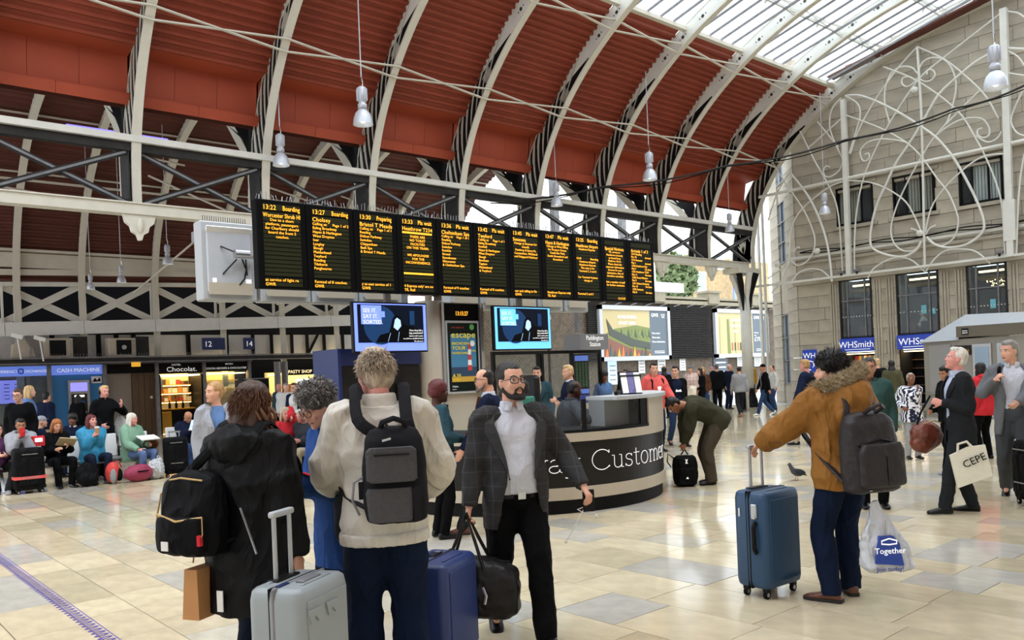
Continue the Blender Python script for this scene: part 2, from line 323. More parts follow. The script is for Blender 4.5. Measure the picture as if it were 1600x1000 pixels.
# ---------------- main roof: ribs, red cladding, glazing
EY, EZ, EA, EB = 8.5, 6.0, 10.65, 7.2
def arc(off, y=None, t=None):
    """point on the roof curve moved outward by off; t from 0 (springing) to 1 (crown)"""
    a = t * PI / 2; p = np.array([EY + EA * math.cos(a), EZ + EB * math.sin(a)]); n = np.array([math.cos(a) / EA, math.sin(a) / EB]); n /= np.linalg.norm(n)
    return p + n * off
def t_of_y(y): return math.acos(max(-1, min(1, (y - EY) / EA))) / (PI / 2)
RIBX = [2.88 + 3.0 * k for k in range(10)]
ceiling = struct(empty('ceiling', (0, 0, 0)))
TT = list(np.linspace(0, 1.0, 46)) + list(np.linspace(1.03, 2.0, 34))
def webd(t): return float(np.interp(t, [0, .06, .16, .35, .6, 1.5], [.98, .95, .85, .62, .52, .5]))
def strip(q, f0, f1, x0, x1, ts):
    V = []; F = []
    for t in ts:
        a, b = f0(t), f1(t); V += [(x0, a[0], a[1]), (x1, a[0], a[1]), (x1, b[0], b[1]), (x0, b[0], b[1])]
    for i in range(len(ts) - 1):
        for j in range(4): F.append((i * 4 + j, i * 4 + (j + 1) % 4, i * 4 + 4 + (j + 1) % 4, i * 4 + 4 + j))
    F += [(3, 2, 1, 0), tuple(len(V) - 4 + j for j in range(4))]; q.add(V, F)
def rib_meshes(mfl, dark=True):
    q = B(); strip(q, lambda t: arc(0, t=t), lambda t: arc(.045, t=t), -.10, .10, TT); q.box((0, 19.17, 5.85), (.20, .05, .56))
    strip(q, lambda t: arc(webd(t) - .03, t=t), lambda t: arc(webd(t), t=t), -.035, .035, TT)
    rib = q.build('roof_rib', mfl, ceiling)
    q = B(); strip(q, lambda t: arc(.04, t=t), lambda t: arc(webd(t) - .02, t=t), -.018, .018, TT); q.build('web', M['steel_white'], rib)
    q = B()
    for t in np.arange(.50, 1.3, .055):
        p = arc(webd(t) * .52, t=t); d_ = arc(.3, t=t + .008) - arc(.3, t=t)
        for s_, r_ in ((0, .055), (1, .022), (-1, .022)):
            c_ = p + d_ * s_ * 1.0
            q.tube([(-.022, c_[0], c_[1]), (.022, c_[0], c_[1])], r_, 10)
    q.build('rivet_hole', M['steel_dark'], rib)
    if dark:
        T0 = 0.455
        q = B(); dd = [t for t in np.linspace(-.0, T0, 24)]
        strip(q, lambda t: arc(.05, t=t), lambda t: arc(.05 + (webd(t) - .09) * (1 if t < .33 else max(.12, (T0 - t) / .125 * .75 + .2)), t=t), -.030, .030, dd)
        q.box((0, 19.55, 6.5), (.06, .62, 1.3)); q.build('scrollwork', M['steel_black'], rib)
        q = B()                                   # pale leaf-shaped panels standing on the black scrollwork
        def leaf(t0, o0, t1, o1, wdt, bend):
            n = 9; L_, R_ = [], []
            for i in range(n + 1):
                f = i / n; t = t0 + (t1 - t0) * f; o = o0 + (o1 - o0) * f + bend * math.sin(PI * f); ww = wdt * math.sin(PI * f) ** .8 + .004
                L_.append(arc(o + ww, t=t)); R_.append(arc(o - ww, t=t))
            poly = L_ + R_[::-1][1:-1]; V = []; 
            q.prism([tuple(p) for p in poly], -.045, .045, lambda u, v, h: (h, u, v))
        for k_ in range(9):
            t = .060 + k_ * .037; wb = webd(t)
            leaf(t, .13, t + .100, wb * .80, .040 - .0028 * k_, .05)
            if k_ < 7: leaf(t + .014, wb * .64, t + .078, wb * .90, .020, .02)
        for k_ in range(6): leaf(.345 + .0 * k_, .1 + .05 * k_, .345 + .03, .1 + .05 * k_, .008, 0)
        for k_ in range(5):
            a = .25 + k_ * .28; leaf(.02, .40, .02 + .045 * math.sin(a + .4), .40 + .36 * math.cos(a + .3), .04, .0)
        q.build('leaf_panel', M['leaf_panel'], rib)
    return rib
rib0 = rib_meshes(M['steel_cream']); rib0.location = (RIBX[1], 0, 0)
for x_ in RIBX[2:-1]:
    c_ = copy_part(rib0, ceiling, (x_, 0, 0))
    for ch in rib0.children: copy_part(ch, c_)
c_ = copy_part(rib0, ceiling, (RIBX[0], 0, 0))
for ch in rib0.children: copy_part(ch, c_)
ribE = rib_meshes(M['steel_cream']); ribE.location = (RIBX[-1], 0, 0); ribE.scale = (1.25, 1, 1)

def sheet_profile(t0, t1, off, pitch, amp):
    n = 600; ts = np.linspace(t0, t1, n); P = np.array([arc(off, t=t) for t in ts]); s_ = np.concatenate([[0], np.cumsum(np.linalg.norm(np.diff(P, axis=0), axis=1))]); tot = s_[-1]; k = int(tot / pitch); out = []
    for i in range(k):
        for f, h in ((0, 0), (.18, 1), (.5, 1), (.68, 0)):
            t = np.interp((i + f) * pitch, s_, ts); out.append(arc(off - amp * h, t=t))
    out.append(arc(off, t=t1)); return out
def extrude_profile(q, P, x0, x1, thick=0.02):
    k = len(P); V = [(x0, p[0], p[1]) for p in P] + [(x1, p[0], p[1]) for p in P] + [(x0, p[0] + thick * .5, p[1] + thick) for p in P] + [(x1, p[0] + thick * .5, p[1] + thick) for p in P]; F = []
    for i in range(k - 1): F += [(i, i + 1, k + i + 1, k + i), (2 * k + i, 3 * k + i, 3 * k + i + 1, 2 * k + i + 1), (i, 2 * k + i, 2 * k + i + 1, i + 1), (k + i, k + i + 1, 3 * k + i + 1, 3 * k + i)]
    q.add(V, F)
t_bot, t_top = t_of_y(18.28), t_of_y(15.35)
sp_ = sheet_profile(t_bot, t_top, .56, .19, .062)
q = B(); extrude_profile(q, sp_, .02, 2.98); sh0 = q.build('corrugated_sheet', M['red_sheet'], ceiling); sh0.location = (RIBX[0], 0, 0)
# smooth red cladding under the sheets: band, soffit, panels, lip
cl = [('cladding_band', [(18.34, 9.92), (18.54, 9.54), (18.84, 9.18)], (.02, 2.98), 1), ('cladding_soffit', [(18.84, 9.18), (19.34, 9.10)], (.02, 2.98), 1), ('cladding_panel', [(19.34, 9.10), (19.46, 8.30)], (.02, 2.98), 3), ('cladding_lip', [(19.46, 8.30), (19.26, 8.24), (19.34, 8.02)], (.02, 2.98), 2)]
clads = []
for nm, P_, (a_, b_), n_ in cl:
    for i in range(n_):
        x0 = a_ + (b_ - a_) * i / n_ + .004; x1 = a_ + (b_ - a_) * (i + 1) / n_ - .004; q = B(); extrude_profile(q, P_, x0, x1, .03); o = q.build(nm, M['red_panel'], ceiling); o.location = (RIBX[0], 0, 0); clads.append(o)
q = B(); extrude_profile(q, [(18.2, 10.25), (19.05, 9.42), (19.60, 9.16), (19.62, 8.02)], RIBX[0], RIBX[-1], .02); q.build('cladding_back', M['red_deep'], ceiling)  # dark sheet added to stop bright sky showing through the panel gaps
for x_ in RIBX[1:-1]:
    for o in [sh0] + clads: copy_part(o, ceiling, (x_, 0, 0))
# wind bracing and purlins
for (y, z_) in ((17.72, 9.50), (15.60, 11.42)):
    b0 = B().bar((0, y + .10, z_ - .10), (3, y - .06, z_ + .14), .07, .03, (0, 0, 1)).build('brace_bar', M['steel_cream'], ceiling); b1 = B().bar((0, y - .06, z_ + .14), (3, y + .10, z_ - .10), .07, .03, (0, 0, 1)).build('brace_bar', M['steel_cream'], ceiling)
    for i, x_ in enumerate(RIBX[:-1]):
        for o in (b0, b1):
            if i == 0: o.location = (x_, 0, 0)
            else: copy_part(o, ceiling, (x_, 0, 0))
q = B().bar((RIBX[0], 15.42, 11.98), (RIBX[-1], 15.42, 11.98), .16, .12, (0, 0, 1)); q.build('eaves_gutter', M['steel_cream'], ceiling)
def glaz(y): return 12.06 + (15.35 - y) * .235
pane0 = None; bar0 = None; gmesh = [None, None]
for x_ in RIBX[:-1]:
    for i in range(5):
        xx = x_ + .3 + i * .6
        for (ya, yb) in ((15.35, 11.6), (11.6, 8.0), (8.0, 3.0)):
            o = B().add([(-.29, ya, glaz(ya)), (.29, ya, glaz(ya)), (.29, yb, glaz(max(yb, 8)) - (max(0, 8 - yb) * .2)), (-.29, yb, glaz(max(yb, 8)) - (max(0, 8 - yb) * .2))], [(0, 1, 2, 3)]) if not gmesh[0] or True else None
            p = o.build('roof_pane', M['glass_roof'], ceiling); p.location = (xx, 0, .02)
        q = B().bar((0, 15.40, glaz(15.4)), (0, 8.0, glaz(8.0)), .035, .07).bar((0, 8, glaz(8)), (0, 3, glaz(8) - 1.0), .035, .07).build('glazing_bar', M['steel_grey'], ceiling); q.location = (x_ + i * .6, 0, 0)
for y in (13.5, 11.4, 9.4):
    zz = arc(.25, t=t_of_y(y))[1]
    B().bar((RIBX[0], y, zz), (RIBX[-1], y, zz), .07, .09, (0, 0, 1)).bar((RIBX[0], y + .12, zz + .30), (RIBX[-1], y + .12, zz + .30), .05, .05, (0, 0, 1)).build('purlin', M['steel_white'], ceiling)
    q = B()
    for i, x_ in enumerate(RIBX[:-1]):
        q.bar((x_, y, zz - .1), (x_ + 3, y - .05, zz + .25), .05, .03, (0, 0, 1)); q.bar((x_, y - .05, zz + .25), (x_ + 3, y, zz - .1), .05, .03, (0, 0, 1)); q.bar((x_ + 1.5, y, zz), (x_ + 1.5, y + .1, glaz(y)), .05, .05)
    q.build('purlin_lattice', M['steel_white'], ceiling)
q = B().bar((RIBX[-1] - .35, 15.35, 12.2), (RIBX[-1] - .35, 6, 13.9), .5, .06, (0, 0, 1)); q.build('end_flashing', M['red_deep'], ceiling)

# unseen rest of the hall, put in to block low sky light: far slope of the roof, opposite wall, rear wall
q = B(); extrude_profile(q, [arc(.56, t=t) for t in np.linspace(2 - t_top, 2.0, 24)], -24, 30.0, .03); q.build('roof_slope', M['red_sheet'], ceiling)
q = B(); extrude_profile(q, [arc(.56, t=t) for t in np.linspace(0.0, t_top, 24)], -24, 2.86, .03); q.build('roof_slope', M['red_sheet'], ceiling)
struct(B().box((10, -9.2, 4.5), (74, .4, 9.0)).build('wall_left', M['stone'])); struct(B().box((-24.5, 11.5, 4.5), (.4, 42, 9.0)).build('wall_front', M['stone']))
# ---------------- arcade girder under the ribs
girder = struct(empty('trim_1', (0, 0, 0)))
q = B().bar((1.5, 19.15, 7.20), (29.9, 19.15, 7.20), .14, .34, (0, 1, 0)); q.build('top_chord', M['steel_white'], girder)
q = B().bar((1.5, 19.18, 7.03), (29.9, 19.18, 7.03), .18, .20, (0, 1, 0)); q.build('top_chord_web', M['steel_dark'], girder)
q = B().bar((1.5, 19.15, 5.66), (29.3, 19.15, 5.66), .24, .34, (0, 1, 0)).bar((1.5, 19.0, 5.78), (29.3, 19.0, 5.78), .03, .12, (0, 1, 0)); q.build('bottom_chord', M['steel_cream'], girder)
for k, x_ in enumerate(RIBX[:-1]):
    for s_ in (1, -1):
        a = (x_ + .15, 19.2 + .03 * s_, 6.92 if s_ > 0 else 5.82); b = (x_ + 2.8, 19.2 + .03 * s_, 5.82 if s_ > 0 else 6.92)
        o = B().bar(a, b, .05, .13, (0, 0, 1)).build('cross_brace', M['steel_dark'], girder)
        B().bar((a[0], a[1] - .035, a[2] + .0), (b[0], b[1] - .035, b[2]), .02, .05, (0, 0, 1)).build('angle_flange', M['steel_grey'], o)
    q = B().box((x_, 19.62, 6.4), (.34, .10, 1.3)).box((x_ - .16, 19.35, 6.4), (.03, .5, 1.3)); q.build('post', M['steel_dark'], girder)
    B().box((x_ - .10, 19.70, 6.45), (.16, .06, 1.5)).build('post_flange', M['steel_cream'], girder)
    q = B(); q.prism([(-.34, 5.54), (.34, 5.54), (.30, 5.36), (.20, 5.28), (.17, 5.16), (.07, 5.10), (.03, 4.98), (-.03, 4.98), (-.07, 5.10), (-.17, 5.16), (-.20, 5.28), (-.30, 5.36)], 19.02, 19.14, lambda u, v, h: (x_ + u, h, v))
    q.ell((x_, 19.0, 5.30), (.07, .06, .16), 10, 8); q.build('pendant', M['steel_cream'], girder)
    # fan bracket of the twin rib that leans away over the side aisle
    q = B(); n_ = 9
    for i in range(n_):
        f = i / (n_ - 1); p1 = (x_, 19.72 + .02 * i, 7.30); p2 = (x_, 19.95 + 1.35 * f, 8.60 + .25 * math.sin(f * PI)); md = (x_, 19.78 + .45 * f, 7.95); q.tube([p1, md, p2], [.035, .05, .03], 6)
    q.build('fan_bracket', M['steel_black'], girder)
    B().bar((x_, 19.95, 7.32), (x_, 21.45, 8.95), .06, .26, (0, 0, 1)).build('fan_edge', M['steel_cream'], girder)

# ---------------- riveted column at the end of the arcade
col = struct(empty('trim_2', (28.86, 18.95, 0)))
q = B(); q.lathe([(0, 0), (.38, 0), (.38, .10), (.34, .14), (.33, .28), (.28, .42), (.25, .60), (.27, .63), (.27, .70), (.23, .75), (0, .75)], 20); q.build('column_base', M['steel_black'], col)
q = B(); q.lathe([(0, .74), (.215, .74), (.205, 4.4), (0, 4.4)], 20); o = q.build('column_shaft', M['steel_white'], col, True)
q = B()
for zz in np.arange(.9, 4.3, .16):
    for a in np.arange(0, 2 * PI, PI / 4): q.ell((.212 * math.cos(a), .212 * math.sin(a), zz), (.014, .014, .014), 6, 4)
q.build('rivet', M['steel_white'], col)
for i in range(8):
    a = PI / 4 * i + .2; c_, s_ = math.cos(a), math.sin(a)
    q = B(); q.tube([(.20 * c_, .20 * s_, 3.85), (.24 * c_, .24 * s_, 4.45), (.34 * c_, .34 * s_, 4.85), (.50 * c_, .50 * s_, 5.30)], [.03, .085, .12, .12], 8); q.build('capital_rib', M['steel_black'] if i % 2 == 0 else M['steel_white'], col)
B().box((0, .1, 5.42), (1.5, .75, .22)).build('capital_top', M['steel_cream'], col)

# ---------------- side aisle: second roof, far ribs, girder and fascia
aisle = struct(empty('ceiling_2', (0, 0, 0)))
def arc2(off, t): a = PI * t; return np.array([25.75 + (6.4 + off) * math.cos(a), 5.0 + (5.8 + off) * math.sin(a)])
n_ = 66; V = []; F = []; P_ = []
for i in range(n_ * 4 + 1):
    f = i / (n_ * 4); P_.append(arc2(.42 - (.05 if i % 4 in (1, 2) else 0), .03 + f * .80))
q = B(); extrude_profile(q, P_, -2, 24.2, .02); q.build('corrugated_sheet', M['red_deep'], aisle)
AX = [3.6, 5.85, 7.87, 10.38, 12.9, 15.4, 17.9, 20.4, 22.9]
q = B(); TS = np.linspace(0, .80, 40); strip(q, lambda t: arc2(0, t), lambda t: arc2(.05, t), -.11, .11, TS); strip(q, lambda t: arc2(.05, t), lambda t: arc2(.40, t), -.03, .03, TS); q.box((0, 32.15, 3.4), (.22, .08, 3.4))
r0 = q.build('aisle_rib', M['steel_cream'], aisle); r0.location = (AX[0], 0, 0)
for x_ in AX[1:]: copy_part(r0, aisle, (x_, 0, 0))
for t in (.22, .34, .46):
    p = arc2(-.02, t); B().bar((-2, p[0], p[1]), (24, p[0], p[1]), .07, .07, (0, 0, 1)).bar((-2, p[0], p[1] + .25), (24, p[0], p[1] + .25), .05, .05, (0, 0, 1)).build('aisle_purlin', M['steel_cream'], aisle)
for (a, b) in (((9.3, 29.0, 8.9), (11.0, 26.5, 7.4)), ((11.0, 26.5, 7.4), (9.4, 31.4, 5.2)), ((13.6, 29.0, 9.0), (15.2, 26.0, 7.6)), ((16.6, 29.0, 9.0), (18.2, 26.0, 7.6)), ((3.6, 30, 8.4), (7.8, 30, 8.0)), ((5.85, 28.6, 9.7), (10.38, 28.6, 9.3))):
    B().tube([a, b], .035, 8).build('tie_rod', M['steel_cream'], aisle)
B().tube([(5.9, 25, 9.0), (8.6, 25, 9.0)], .07, 8).build('light_tube', M['tube_violet'], aisle)
B().box((9, 32.35, 6.3), (30, .12, .5)).box((9, 32.2, 6.62), (30, .2, .08)).build('aisle_plate', M['steel_cream'], aisle)
back = struct(empty('wall_back', (0, 0, 0)))
def slope(x): return (x - 5.3) * .034
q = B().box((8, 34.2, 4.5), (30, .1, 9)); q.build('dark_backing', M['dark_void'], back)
q = B().bar((2, 32.3, 5.86 + slope(2)), (22, 32.3, 5.86 + slope(22)), .20, .12, (0, 1, 0)); q.build('girder_top', M['steel_cream'], back)
q = B().bar((2, 32.3, 5.45 + slope(2)), (22, 32.3, 5.45 + slope(22)), .14, .16, (0, 1, 0)); q.build('girder_rail', M['steel_white'], back)
for i in range(8):
    x0 = 3.0 + i * 2.42; x1 = x0 + 2.42
    for s_ in (0, 1):
        za, zb = 4.15 + slope(x0), 5.4 + slope(x1)
        if s_: za, zb = 5.4 + slope(x0), 4.15 + slope(x1)
        B().bar((x0, 32.32 + .04 * s_, za), (x1, 32.32 + .04 * s_, zb), .24, .04, (0, 1, 0)).build('lattice_bar', M['steel_white'], back)
    B().bar((x0, 32.28, 4.1 + slope(x0)), (x0, 32.28, 5.45 + slope(x0)), .14, .06).build('girder_post', M['steel_white'], back)
    q = B().bar((x0 + .01, 31.95, 3.90 + slope(x0)), (x1 - .01, 31.95, 3.90 + slope(x1)), .46, .06, (0, 1, 0))
    for j in range(12):
        for zz in (.17, -.17): q.ell((x0 + .1 + j * .2, 31.915, 3.9 + slope(x0 + j * .2) + zz), (.015, .012, .015), 6, 4)
    q.build('fascia_panel', M['white_paint'], back)
# rooms above the shops: pale wall bays between dark posts
B().box((12.5, 32.5, 3.3), (20, .1, .9)).build('bay_wall', M['white_paint'], back)
for x_ in (4.9, 5.9, 6.9, 8.4, 9.0, 9.6, 11.6, 13.1, 14.2, 15.0, 15.9, 16.6, 17.4, 18.3): B().box((x_, 32.38, 3.35), (.14 if x_ < 14 else .1, .12, 1.0)).build('bay_post', M['steel_black'], back)
B().bar((16.6, 32.36, 2.9), (17.1, 32.36, 3.75), .1, .08).build('bay_strut', M['steel_black'], back)
B().box((11, 31.7, 2.80), (17, .9, .14)).build('canopy', M['steel_dark'], back)
B().box((11, 31.25, 2.90), (17, .03, .05)).box((11, 31.25, 2.72), (17, .03, .03)).build('canopy_edge', M['steel_grey'], back)
q = B()
for x_ in np.arange(4.2, 14, .09): q.bar((x_, 31.3, 2.9), (x_ + rr_.uniform(-.03, .03), 31.25, 3.03), .008, .008)
q.build('bird_spike', M['alu'], back)

# ================================================================ END WALL (X = 30), its ironwork screen, the wall beyond
WX = 30.0
wallR = struct(empty('wall_right', (0, 0, 0)))
B().box((WX + .36, 7.0, 7.0), (.3, 20.4, 14)).build('mortar_core', M['mortar'], wallR) if False else None
UPW = [(15.55, 14.15), (13.42, 12.0), (11.2, 9.85), (9.0, 7.7), (6.8, 5.5)]       # upper windows, Y intervals
LOW = [(15.60, 14.35), (13.46, 12.0), (11.1, 9.86), (8.9, 7.7), (6.7, 5.5)]       # lower windows and shop openings
bm_ = bmesh.new(); bmesh.ops.create_cube(bm_, size=1.0); bmesh.ops.bevel(bm_, geom=bm_.edges[:], offset=.012, segments=1, affect='EDGES'); cube_me = bpy.data.meshes.new('stone_block'); bm_.to_mesh(cube_me); bm_.free(); cube_me.materials.append(M['stone'])
def block(c, d, name='stone_block', parent=None, me=None):
    o = bpy.data.objects.new(name, me or cube_me); COL.objects.link(o); o.parent = parent or wallR; o.location = c; o.scale = d; return o
rs_ = random.Random(11); zc = 0.0; ci = 0
while zc < 13.6:
    hh = .47; y = 17.3; ci += 1; first = True
    while y > 4.6:
        ln = rs_.uniform(1.0, 1.7) * (.55 if first and ci % 2 else 1); first = False; ya, yb = y, max(y - ln, 4.6); y = yb
        segs = [(ya, yb)]
        zm = zc + hh / 2
        for lst, z0, z1 in ((UPW, 6.75, 8.15), (LOW, 2.5, 4.72), (LOW, 0, 2.5)):
            if z0 - .05 < zm < z1 + .05:
                for (wa, wb) in lst:
                    ns = []
                    for (sa, sb) in segs:
                        if wb >= sa or wa <= sb: ns.append((sa, sb)); continue
                        if sa > wa + .02: ns.append((sa, wa))
                        if sb < wb - .02: ns.append((wb, sb))
                    segs = ns
        for (sa, sb) in segs:
            if sa - sb < .08: continue
            if zm > 12.3 + (15.35 - (sa + sb) / 2) * .235: continue
            dx = rs_.uniform(-.012, .012); block((WX + .15 + dx, (sa + sb) / 2, zm), (.30, sa - sb - .012, hh - .012))
    zc += hh
V_ = []
core = B()
def core_y(y0, y1, z0, z1): core.box((WX + .22, (y0 + y1) / 2, (z0 + z1) / 2), (.3, abs(y1 - y0), z1 - z0))
core.prism([(4.6, 8.15), (17.28, 8.15), (17.28, 11.4), (15.35, 11.95), (8.0, 13.65), (4.6, 13.65)], WX + .07, WX + .37, lambda u, v, h: (h, u, v)); core_y(4.6, 17.28, 4.72, 6.75)
edges = [17.28] + [e for w_ in UPW for e in w_] + [4.6]
for i in range(0, len(edges), 2): core_y(edges[i + 1], edges[i], 6.75, 8.15)
edges = [17.28] + [e for w_ in LOW for e in w_] + [4.6]
for i in range(0, len(edges), 2): core_y(edges[i + 1], edges[i], 0, 4.72)
for (wa, wb) in LOW[2:]: core_y(wb, wa, 0, 2.5)
core.build('mortar_core', M['mortar'], wallR)
for zz, hh, dd in ((5.55, .10, .12), (8.42, .14, .14), (4.78, .16, .20)): B().box((WX - dd / 2 + .02, 11, zz), (dd, 12.8, hh)).build('string_course', M['stone'], wallR)
B().tube([(WX - .18, 17.6, 5.76), (WX - .18, 4.6, 5.76)], .055, 8).build('service_pipe', M['steel_white'], wallR)
B().tube([(29.62, 18.6, 8.40), (29.62, 4.6, 8.40)], .06, 8).build('tie_rail', M['steel_white'], wallR)
q = B()
for o_ in (0, .05): q.tube([(WX - .25, y, 5.88 + o_ + .05 * math.sin(y * 2.3 + o_ * 30)) for y in np.arange(17, 5, -.3)], .022, 6)
q.build('wall_cable', M['rubber'], wallR)
for i, (ya, yb) in enumerate(LOW[:3]):                      # fluted pilasters between the lower windows
    for yy in (ya + .12, ya + .22, ya + .32, yb - .12, yb - .22, yb - .32): B().box((WX - .02, yy, 2.45), (.06, .055, 4.3)).build('flute', M['stone'], wallR)
    B().box((WX - .01, (ya + yb) / 2, 2.12), (.08, ya - yb + .1, .06)).build('sill_band', M['stone'], wallR)
wn = 0
for i, (ya, yb) in enumerate(UPW):
    wn += 1; w_ = struct(empty('window_%d' % wn, (WX, (ya + yb) / 2, 7.45))); wd = ya - yb
    for s_ in (1, -1): B().box((.02, s_ * (wd / 2 - .03), 0), (.14, .06, 1.4)).build('frame', M['steel_black'], w_)
    for s_ in (1, -1): B().box((.02, 0, s_ * .67), (.14, wd, .06)).build('frame', M['steel_black'], w_)
    for s_ in (-.17, .2): B().box((.04, s_ * wd, 0), (.08, .05, 1.4)).build('mullion', M['steel_black'], w_)
    B().box((.10, 0, 0), (.02, wd, 1.4)).build('pane', M['glass_clear'], w_)
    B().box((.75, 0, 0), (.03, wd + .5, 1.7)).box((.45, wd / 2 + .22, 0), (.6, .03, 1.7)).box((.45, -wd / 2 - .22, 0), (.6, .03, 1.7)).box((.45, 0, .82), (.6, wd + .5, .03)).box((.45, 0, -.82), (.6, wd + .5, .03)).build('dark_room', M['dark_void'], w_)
    n_ = {0: range(0, 8), 1: range(4, 12), 2: range(3, 13), 3: range(4, 9), 4: range(0, 6)}[i]
    for j in n_: B().box((.22, wd / 2 - .08 - j * (wd - .1) / 12.5, -.02), (.02, .075, 1.25), rz=.5).build('blind_slat', M['beige_laminate'] if i != 2 else M['white_paint'], w_)
    B().box((-.02, 0, -.79), (.18, wd + .3, .12)).box((-.01, 0, .78), (.1, wd + .3, .12)).build('window_surround', M['stone'], w_)
for i, (ya, yb) in enumerate(LOW):
    wn += 1; w_ = struct(empty('window_%d' % wn, (WX, (ya + yb) / 2, 3.62))); wd = ya - yb
    for s_ in (1, -1): B().box((.04, s_ * (wd / 2 - .03), 0), (.12, .06, 2.2)).build('frame', M['steel_dark'], w_)
    for s_ in (-1, 1): B().box((.04, 0, s_ * 1.07), (.12, wd, .06)).build('frame', M['steel_dark'], w_)
    for s_ in (-.28, .26): B().box((.04, s_ * wd, 0), (.08, .045, 2.2)).build('mullion', M['steel_grey'], w_)
    B().box((.05, 0, .30), (.08, wd, .045)).build('transom', M['steel_grey'], w_)
    B().box((.06, 0, 0), (.012, wd, 2.2)).build('pane', M['glass_shop'], w_)
    q = B().box((1.6, 0, 0), (.05, wd + .6, 2.3)).box((.85, wd / 2 + .25, 0), (1.5, .05, 2.3)).box((.85, -wd / 2 - .25, 0), (1.5, .05, 2.3)).box((.85, 0, -1.12), (1.5, wd + .5, .05)); q.build('cafe_room', M['panel_dark'], w_)
    B().box((1.0, 0, .92), (.12, wd * .9, .06)).build('cafe_lamp', M['warm_light'], w_)
    q = B().box((1.2, 0, .72), (.5, wd, .12)); q.build('gilt_cornice', mat('gilt', '#9a7a2a', .5), w_)
    q = B()
    for j in range(11): q.lathe([(0, 0), (.022, 0), (.022, .004), (0, .004)], 8, c=(.045, -wd / 2 + .1 + j * (wd - .2) / 10, -.30), axis=Matrix.Rotation(-PI / 2, 3, 'Y'))
    q.build('safety_dot', M['white_paint'], w_)
    if i in (1, 2): B().box((.045, -wd * .13, -.25), (.006, .17, .30)).build('window_notice', mat('notice_blue', '#6ab4c4', .6), w_)
    if i == 1: B().box((.045, -wd * .36, -.33), (.006, .10, .20)).build('window_notice', M['notice_blue'], w_)
    if i == 2:
        q = B()
        for j in range(40): q.ell((1.2 + rs_.uniform(-.2, .2), rs_.uniform(-.4, .4), rs_.uniform(.35, .62)), (.02, .02, .02), 6, 4)
        q.build('fairy_light', M['warm_light'], w_)
    for j in range(3): B().box((.5 + .1 * j, (-.35 + .33 * j) * wd, -.85), (.3, .26, .42)).build('cafe_seat', mat('seat_wine', '#5a1f2a', .7) if (i + j) % 2 else M['navy'], w_)
# shop under the windows: openings with shelves of books, blue signs
for i, (ya, yb) in enumerate(LOW[:2]):
    yc = (ya + yb) / 2; wd = ya - yb
    sh = struct(empty('door_%d' % (i + 1), (WX, yc, 0)))
    q = B().box((1.3, 0, 1.0), (.05, wd, 2.0)).box((.7, wd / 2, 1.0), (1.2, .04, 2.0)).box((.7, -wd / 2, 1.0), (1.2, .04, 2.0)); q.build('shop_room', M['panel_dark'], sh)
    B().box((.5, 0, 1.93), (.5, wd * .9, .03)).build('shop_lamp', M['warm_light'], sh)
    for r_ in range(5):
        B().box((1.1, 0, .38 + r_ * .31), (.3, wd * .95, .02)).build('shelf', M['wood_dark'], sh)
    s_ = tag(empty('shop_sign', (WX - .02, yc, 2.26)), ('wide blue shop sign with white lettering over the bookshop door' if i == 0 else 'wide blue shop sign partly hidden behind the grey cabin roof'), 'sign')
    B().box((.0, 0, 0), (.16, wd + .03, .50), ch=.02).build('sign_box', M['blue_sign'], s_)
    text('WHSmith', .34, M['white_letter'], s_, face_x(-.085, .0, -.10), 'CENTER', sx=.98, valign='BOTTOM_BASELINE')
    B().box((-.085, -.05, -.17), (.006, wd * .78, .018)).build('sign_rule', M['white_letter'], s_)
    for r_ in range(5):
        y = -wd / 2 + .05
        while y < wd / 2 - .05:
            bw_ = rs_.uniform(.05, .11)
            if i == 0 and r_ > 2:
                o = B().box((0, 0, .11), (.18, bw_ - .006, .22)).build('book', mat('book_%d' % rs_.randrange(5), ('#b9a060', '#8a3a30', '#d8d0b8', '#3a5a7a', '#c98a3a')[rs_.randrange(5)], .6)); o.location = (WX + 1.06, yc + y + bw_ / 2, .39 + r_ * .31); tag(o, 'book on the %s lit shelf of the bookshop' % ('fourth', 'top')[r_ - 3], 'book', 'books on the %s bookshop shelf' % ('fourth', 'top')[r_ - 3])
            y += bw_
b_ = tag(empty('banner_sign', (WX - .05, 16.88, 1.74)), 'upright blue banner with white letters on the stone corner', 'sign')
B().box((0, 0, 0), (.05, .58, .86)).build('sign_board', M['blue_sign'], b_); text('WH', .30, M['white_letter'], b_, face_x(-.03, 0, .10), 'CENTER', sx=1.0, valign='BOTTOM_BASELINE')
q = B(); q.tube([(-.03, .16, -.10), (-.03, .02, .0), (-.03, -.14, -.04), (-.03, -.20, -.18), (-.03, -.12, -.26)], [.03, .022, .022, .028, .01], 6); q.tube([(-.03, .14, -.30), (-.03, -.05, -.36)], .02, 6); q.build('sign_letter', M['white_letter'], b_)
q = B().box((WX + .02, 11, .42), (.12, 12.6, .85)); q.build('plinth', M['stone_base'], wallR) if False else None
